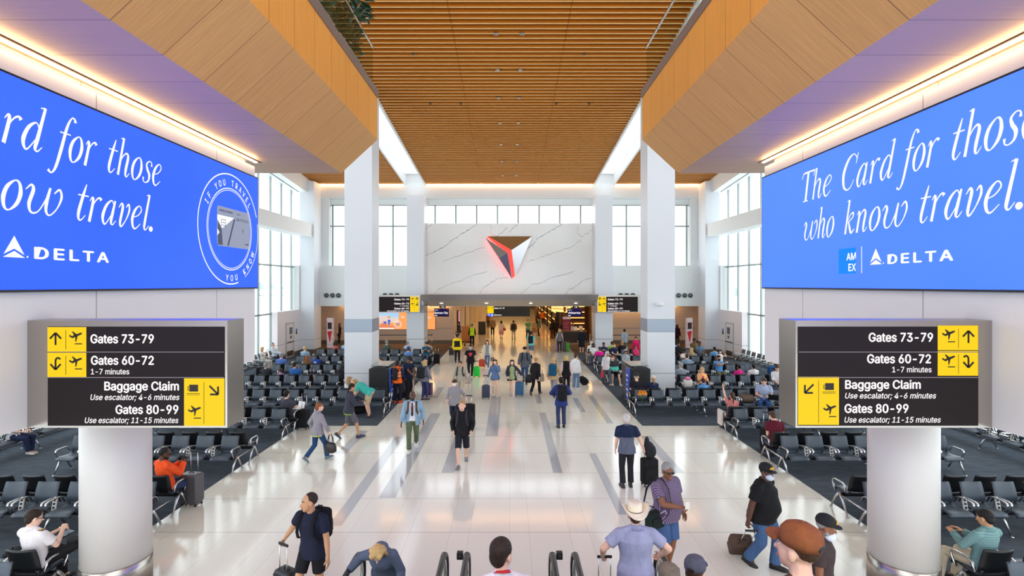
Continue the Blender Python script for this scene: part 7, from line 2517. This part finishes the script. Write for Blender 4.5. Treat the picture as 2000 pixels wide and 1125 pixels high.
b = MB().ell((0, 0, 0), (.13, .09, .07)); tag(b.build('pink_bundle', cloth((240, 120, 160)), None, (xs, ds - .05, .80)), 'pink soft bundle poking out of the white tote', 'bundle')
sit(1, 'r', 4, 1326, 'grey-haired man in grey shirt, back turned, right of the pillar', 0, h=1.76, skin='light', hair=('short', 'grey'), top=('tee', (140, 146, 158)), bot=('pants', (60, 62, 76)))
sit(1, 'r', 4, 1441, 'woman in hot pink top with dark bun, back turned', 0, h=1.66, fem=True, skin='tan', hair=('bun', 'black'), top=('tee', (226, 50, 140)), bot=('pants', (60, 62, 76)))
sit(1, 'r', 4, 1470, 'dark-haired person in white T-shirt, back turned, next to hot pink', 0, h=1.70, skin='tan', hair=('short', 'black'), top=('tee', (230, 228, 230)), bot=('pants', (60, 62, 76)))
sit(1, 'f', 4, 1518, 'man in white shirt looking down at the right end of the row', -20, h=1.78, skin='light', hair=('short', 'brown'), top=('rolled', (232, 230, 234)), bot=('pants', (60, 62, 76)), head=(0, 26))
sit(1, 'f', 5, 1396, 'man in blue T-shirt and dark mask with folded arms', 0, h=1.80, skin='tan', hair=('short', 'black'), mask=((44, 44, 54),), top=('tee', (84, 142, 206)), bot=('pants', (104, 108, 82)), Rr=(-.14, .24, 1.00), L=(.14, .27, 1.02), el={-1: (-1, -.1, -.6), 1: (1, -.1, -.6)}, head=(0, 12))
sit(1, 'r', 5, 1338, 'short-haired man in grey-blue T-shirt, back turned', 0, h=1.76, skin='light', hair=('short', 'brown'), top=('tee', (140, 160, 186)), bot=('pants', (60, 62, 76)))
sit(1, 'f', 6, 1333, 'dark-haired person in white T-shirt holding a phone, facing forward', 10, h=1.72, skin='brown', hair=('short', 'black'), top=('tee', (222, 216, 212)), bot=('pants', (60, 62, 76)), Rr=(.1, .3, .92), head=(0, 28))
sit(1, 'f', 6, 1404, 'woman with long dark hair in white top, hand at her cheek', 0, h=1.68, fem=True, skin='fair', hair=('long', 'dkbrown'), top=('tank', (232, 226, 222)), bot=('pants', (60, 76, 110)), L=(-.12, .20, 1.18), head=(0, 12))
sit(1, 'r', 6, 1345, 'person with long straw-blond hair, back turned, right side', 0, h=1.68, fem=True, skin='fair', hair=('long', 'blond'), top=('tee', (170, 150, 120)), bot=('pants', (60, 62, 76)))
sit(1, 'r', 6, 1394, 'man in light blue shirt with black hair, back turned', 0, h=1.74, skin='tan', hair=('short', 'black'), top=('tee', (110, 160, 206)), bot=('pants', (60, 62, 76)))
sit(1, 'f', 7, 1322, 'person in black hoodie with a white earphone cord, facing forward', 0, h=1.74, skin='brown', hair=('short', 'black'), top=('hoodie', (34, 32, 36)), bot=('pants', (120, 40, 46)), hood=True)
sit(1, 'f', 7, 1358, 'dark man in steel blue shirt reclining with white headscarf behind', -10, h=1.82, skin='dark', hair=('short', 'black'), top=('tee', (92, 116, 142)), bot=('pants', (50, 54, 66)), lean=-12)
sit(1, 'r', 7, 1325, 'person in sky blue T-shirt at the far right row, back turned', 0, h=1.74, skin='tan', hair=('short', 'black'), top=('tee', (100, 160, 222)), bot=('pants', (60, 62, 76)))
sit(1, 'r', 7, 1352, 'person in brown camouflage jacket and black beanie, far right row', 180, h=1.84, g=1.15, skin='brown', hair=('short', 'black'), hat=('cap', (30, 28, 26)), top=('jacket', (106, 86, 58)), bot=('pants', (80, 70, 54)), hz=.60)
sit(1, 'f', 5, 1190, 'large person in black shorts holding a turquoise bag, facing forward', 4, h=1.78, g=1.2, skin='light', hair=('short', 'red'), top=('tee', (60, 60, 66)), bot=('long_shorts', (36, 36, 42)), shoe=(222, 222, 226), feet={-1: (-.20, .52, .08, 0), 1: (.14, .40, .08, 0)})
xs, ds, _ = seat_at(1, 5, 'f', 1190)
duffel('turquoise bag on the lap of the large person in black shorts', xs, ds - .28, 0, .64, .40, .13, (90, 214, 196))
sit(1, 'f', 6, 1213, 'girl in light grey hood looking down at her hands, facing forward', 0, h=1.66, fem=True, skin='tan', hair=('long', 'brown'), hat=('hood', (176, 182, 190)), top=('hoodie', (168, 174, 182)), bot=('pants', (40, 40, 48)), head=(0, 24))
sit(1, 'r', 6, 1163, 'person in magenta shirt, back turned, at the walkway end', 16, h=1.74, skin='light', hair=('short', 'brown'), top=('tee', (236, 30, 150)), bot=('pants', (60, 62, 76)), g=1.1)
sit(1, 'f', 7, 1152, 'girl in white T-shirt with long black hair at the row end, facing forward', -10, h=1.66, fem=True, skin='brown', hair=('long', 'black'), mask=((40, 40, 46),), top=('tee', (232, 230, 234)), bot=('pants', (70, 80, 110)))
sit(1, 'r', 7, 1149, 'person in white leaning at the far end of the right rows', 10, h=1.74, skin='light', hair=('short', 'white'), top=('shirt', (236, 236, 238)), bot=('pants', (60, 62, 76)))
p = sit(1, 'f', 7, 1172, 'boy in navy T-shirt with white print reading a phone', 0, h=1.74, skin='brown', hair=('short', 'black'), top=('tee', (36, 46, 84)), bot=('pants', (50, 54, 66)), Rr=(.08, .3, .90), L=(-.08, .3, .90))
b = MB().box(-.10, .10, 0, .012, -.03, .04); b.build('shirt_print', mat('print_white', (220, 224, 230)), p['root'], p['P'] + p['u'] * .33 * p['s'] + p['f'] * .135 * p['s'])
sit(1, 'r', 7, 1188, 'person in lime green top with brown hair, back turned', 0, h=1.72, skin='light', hair=('short', 'brown'), top=('tee', (170, 206, 100)), bot=('pants', (60, 62, 76)))
sit(1, 'f', 7, 1194, 'red-haired boy in navy T-shirt leaning sideways, facing forward', 14, h=1.66, skin='fair', hair=('short', 'red'), top=('tee', (34, 42, 78)), bot=('pants', (34, 36, 46)))
sit(1, 'r', 7, 1211, 'blond person in black jacket at the far right row, back turned', 0, h=1.74, skin='light', hair=('short', 'sand'), top=('jacket', (40, 40, 48)), bot=('pants', (60, 62, 76)))
sit(1, 'f', 7, 1236, 'child in pink and purple holding something green by the pillar', 20, h=1.50, fem=True, skin='tan', hair=('bob', 'brown'), top=('jacket', (220, 60, 110)), bot=('pants', (90, 70, 120)))
suitcase('khaki case standing at the knees of the girl with long black hair', *fp(1151, 712), 0, .62, .38, .26, (140, 128, 112), .2)
duffel('black pack on the floor under the row of the hooded girl', *fp(1209, 737), 0, 0, .5, .2, (28, 30, 36))
window_sit(1, 27.0, 'person with long black hair in black top and jeans by the right window', h=1.70, fem=True, skin='tan', hair=('long', 'black'), top=('tee', (44, 36, 40)), bot=('pants', (56, 96, 150)), L=(-.04, .24, 1.14), head=(0, 14))
window_sit(1, 24.8, 'bare-legged person in grey shorts stretched out by the right window', h=1.78, skin='tan', hair=('short', 'black'), top=('tee', (70, 72, 80)), bot=('long_shorts', (124, 124, 130)), lean=-16, feet={-1: (-.1, .66, .20, 0), 1: (.1, .70, .24, 0)})
window_sit(1, 23.2, 'person in vivid green trousers stretched out beside the right screen wall', h=1.74, skin='tan', hair=('short', 'black'), top=('tee', (220, 216, 210)), bot=('pants', (36, 200, 70)), lean=-16, feet={-1: (-.1, .60, .10, 0), 1: (.1, .70, .40, 0)})
bpy.data.scenes.remove(TMP)
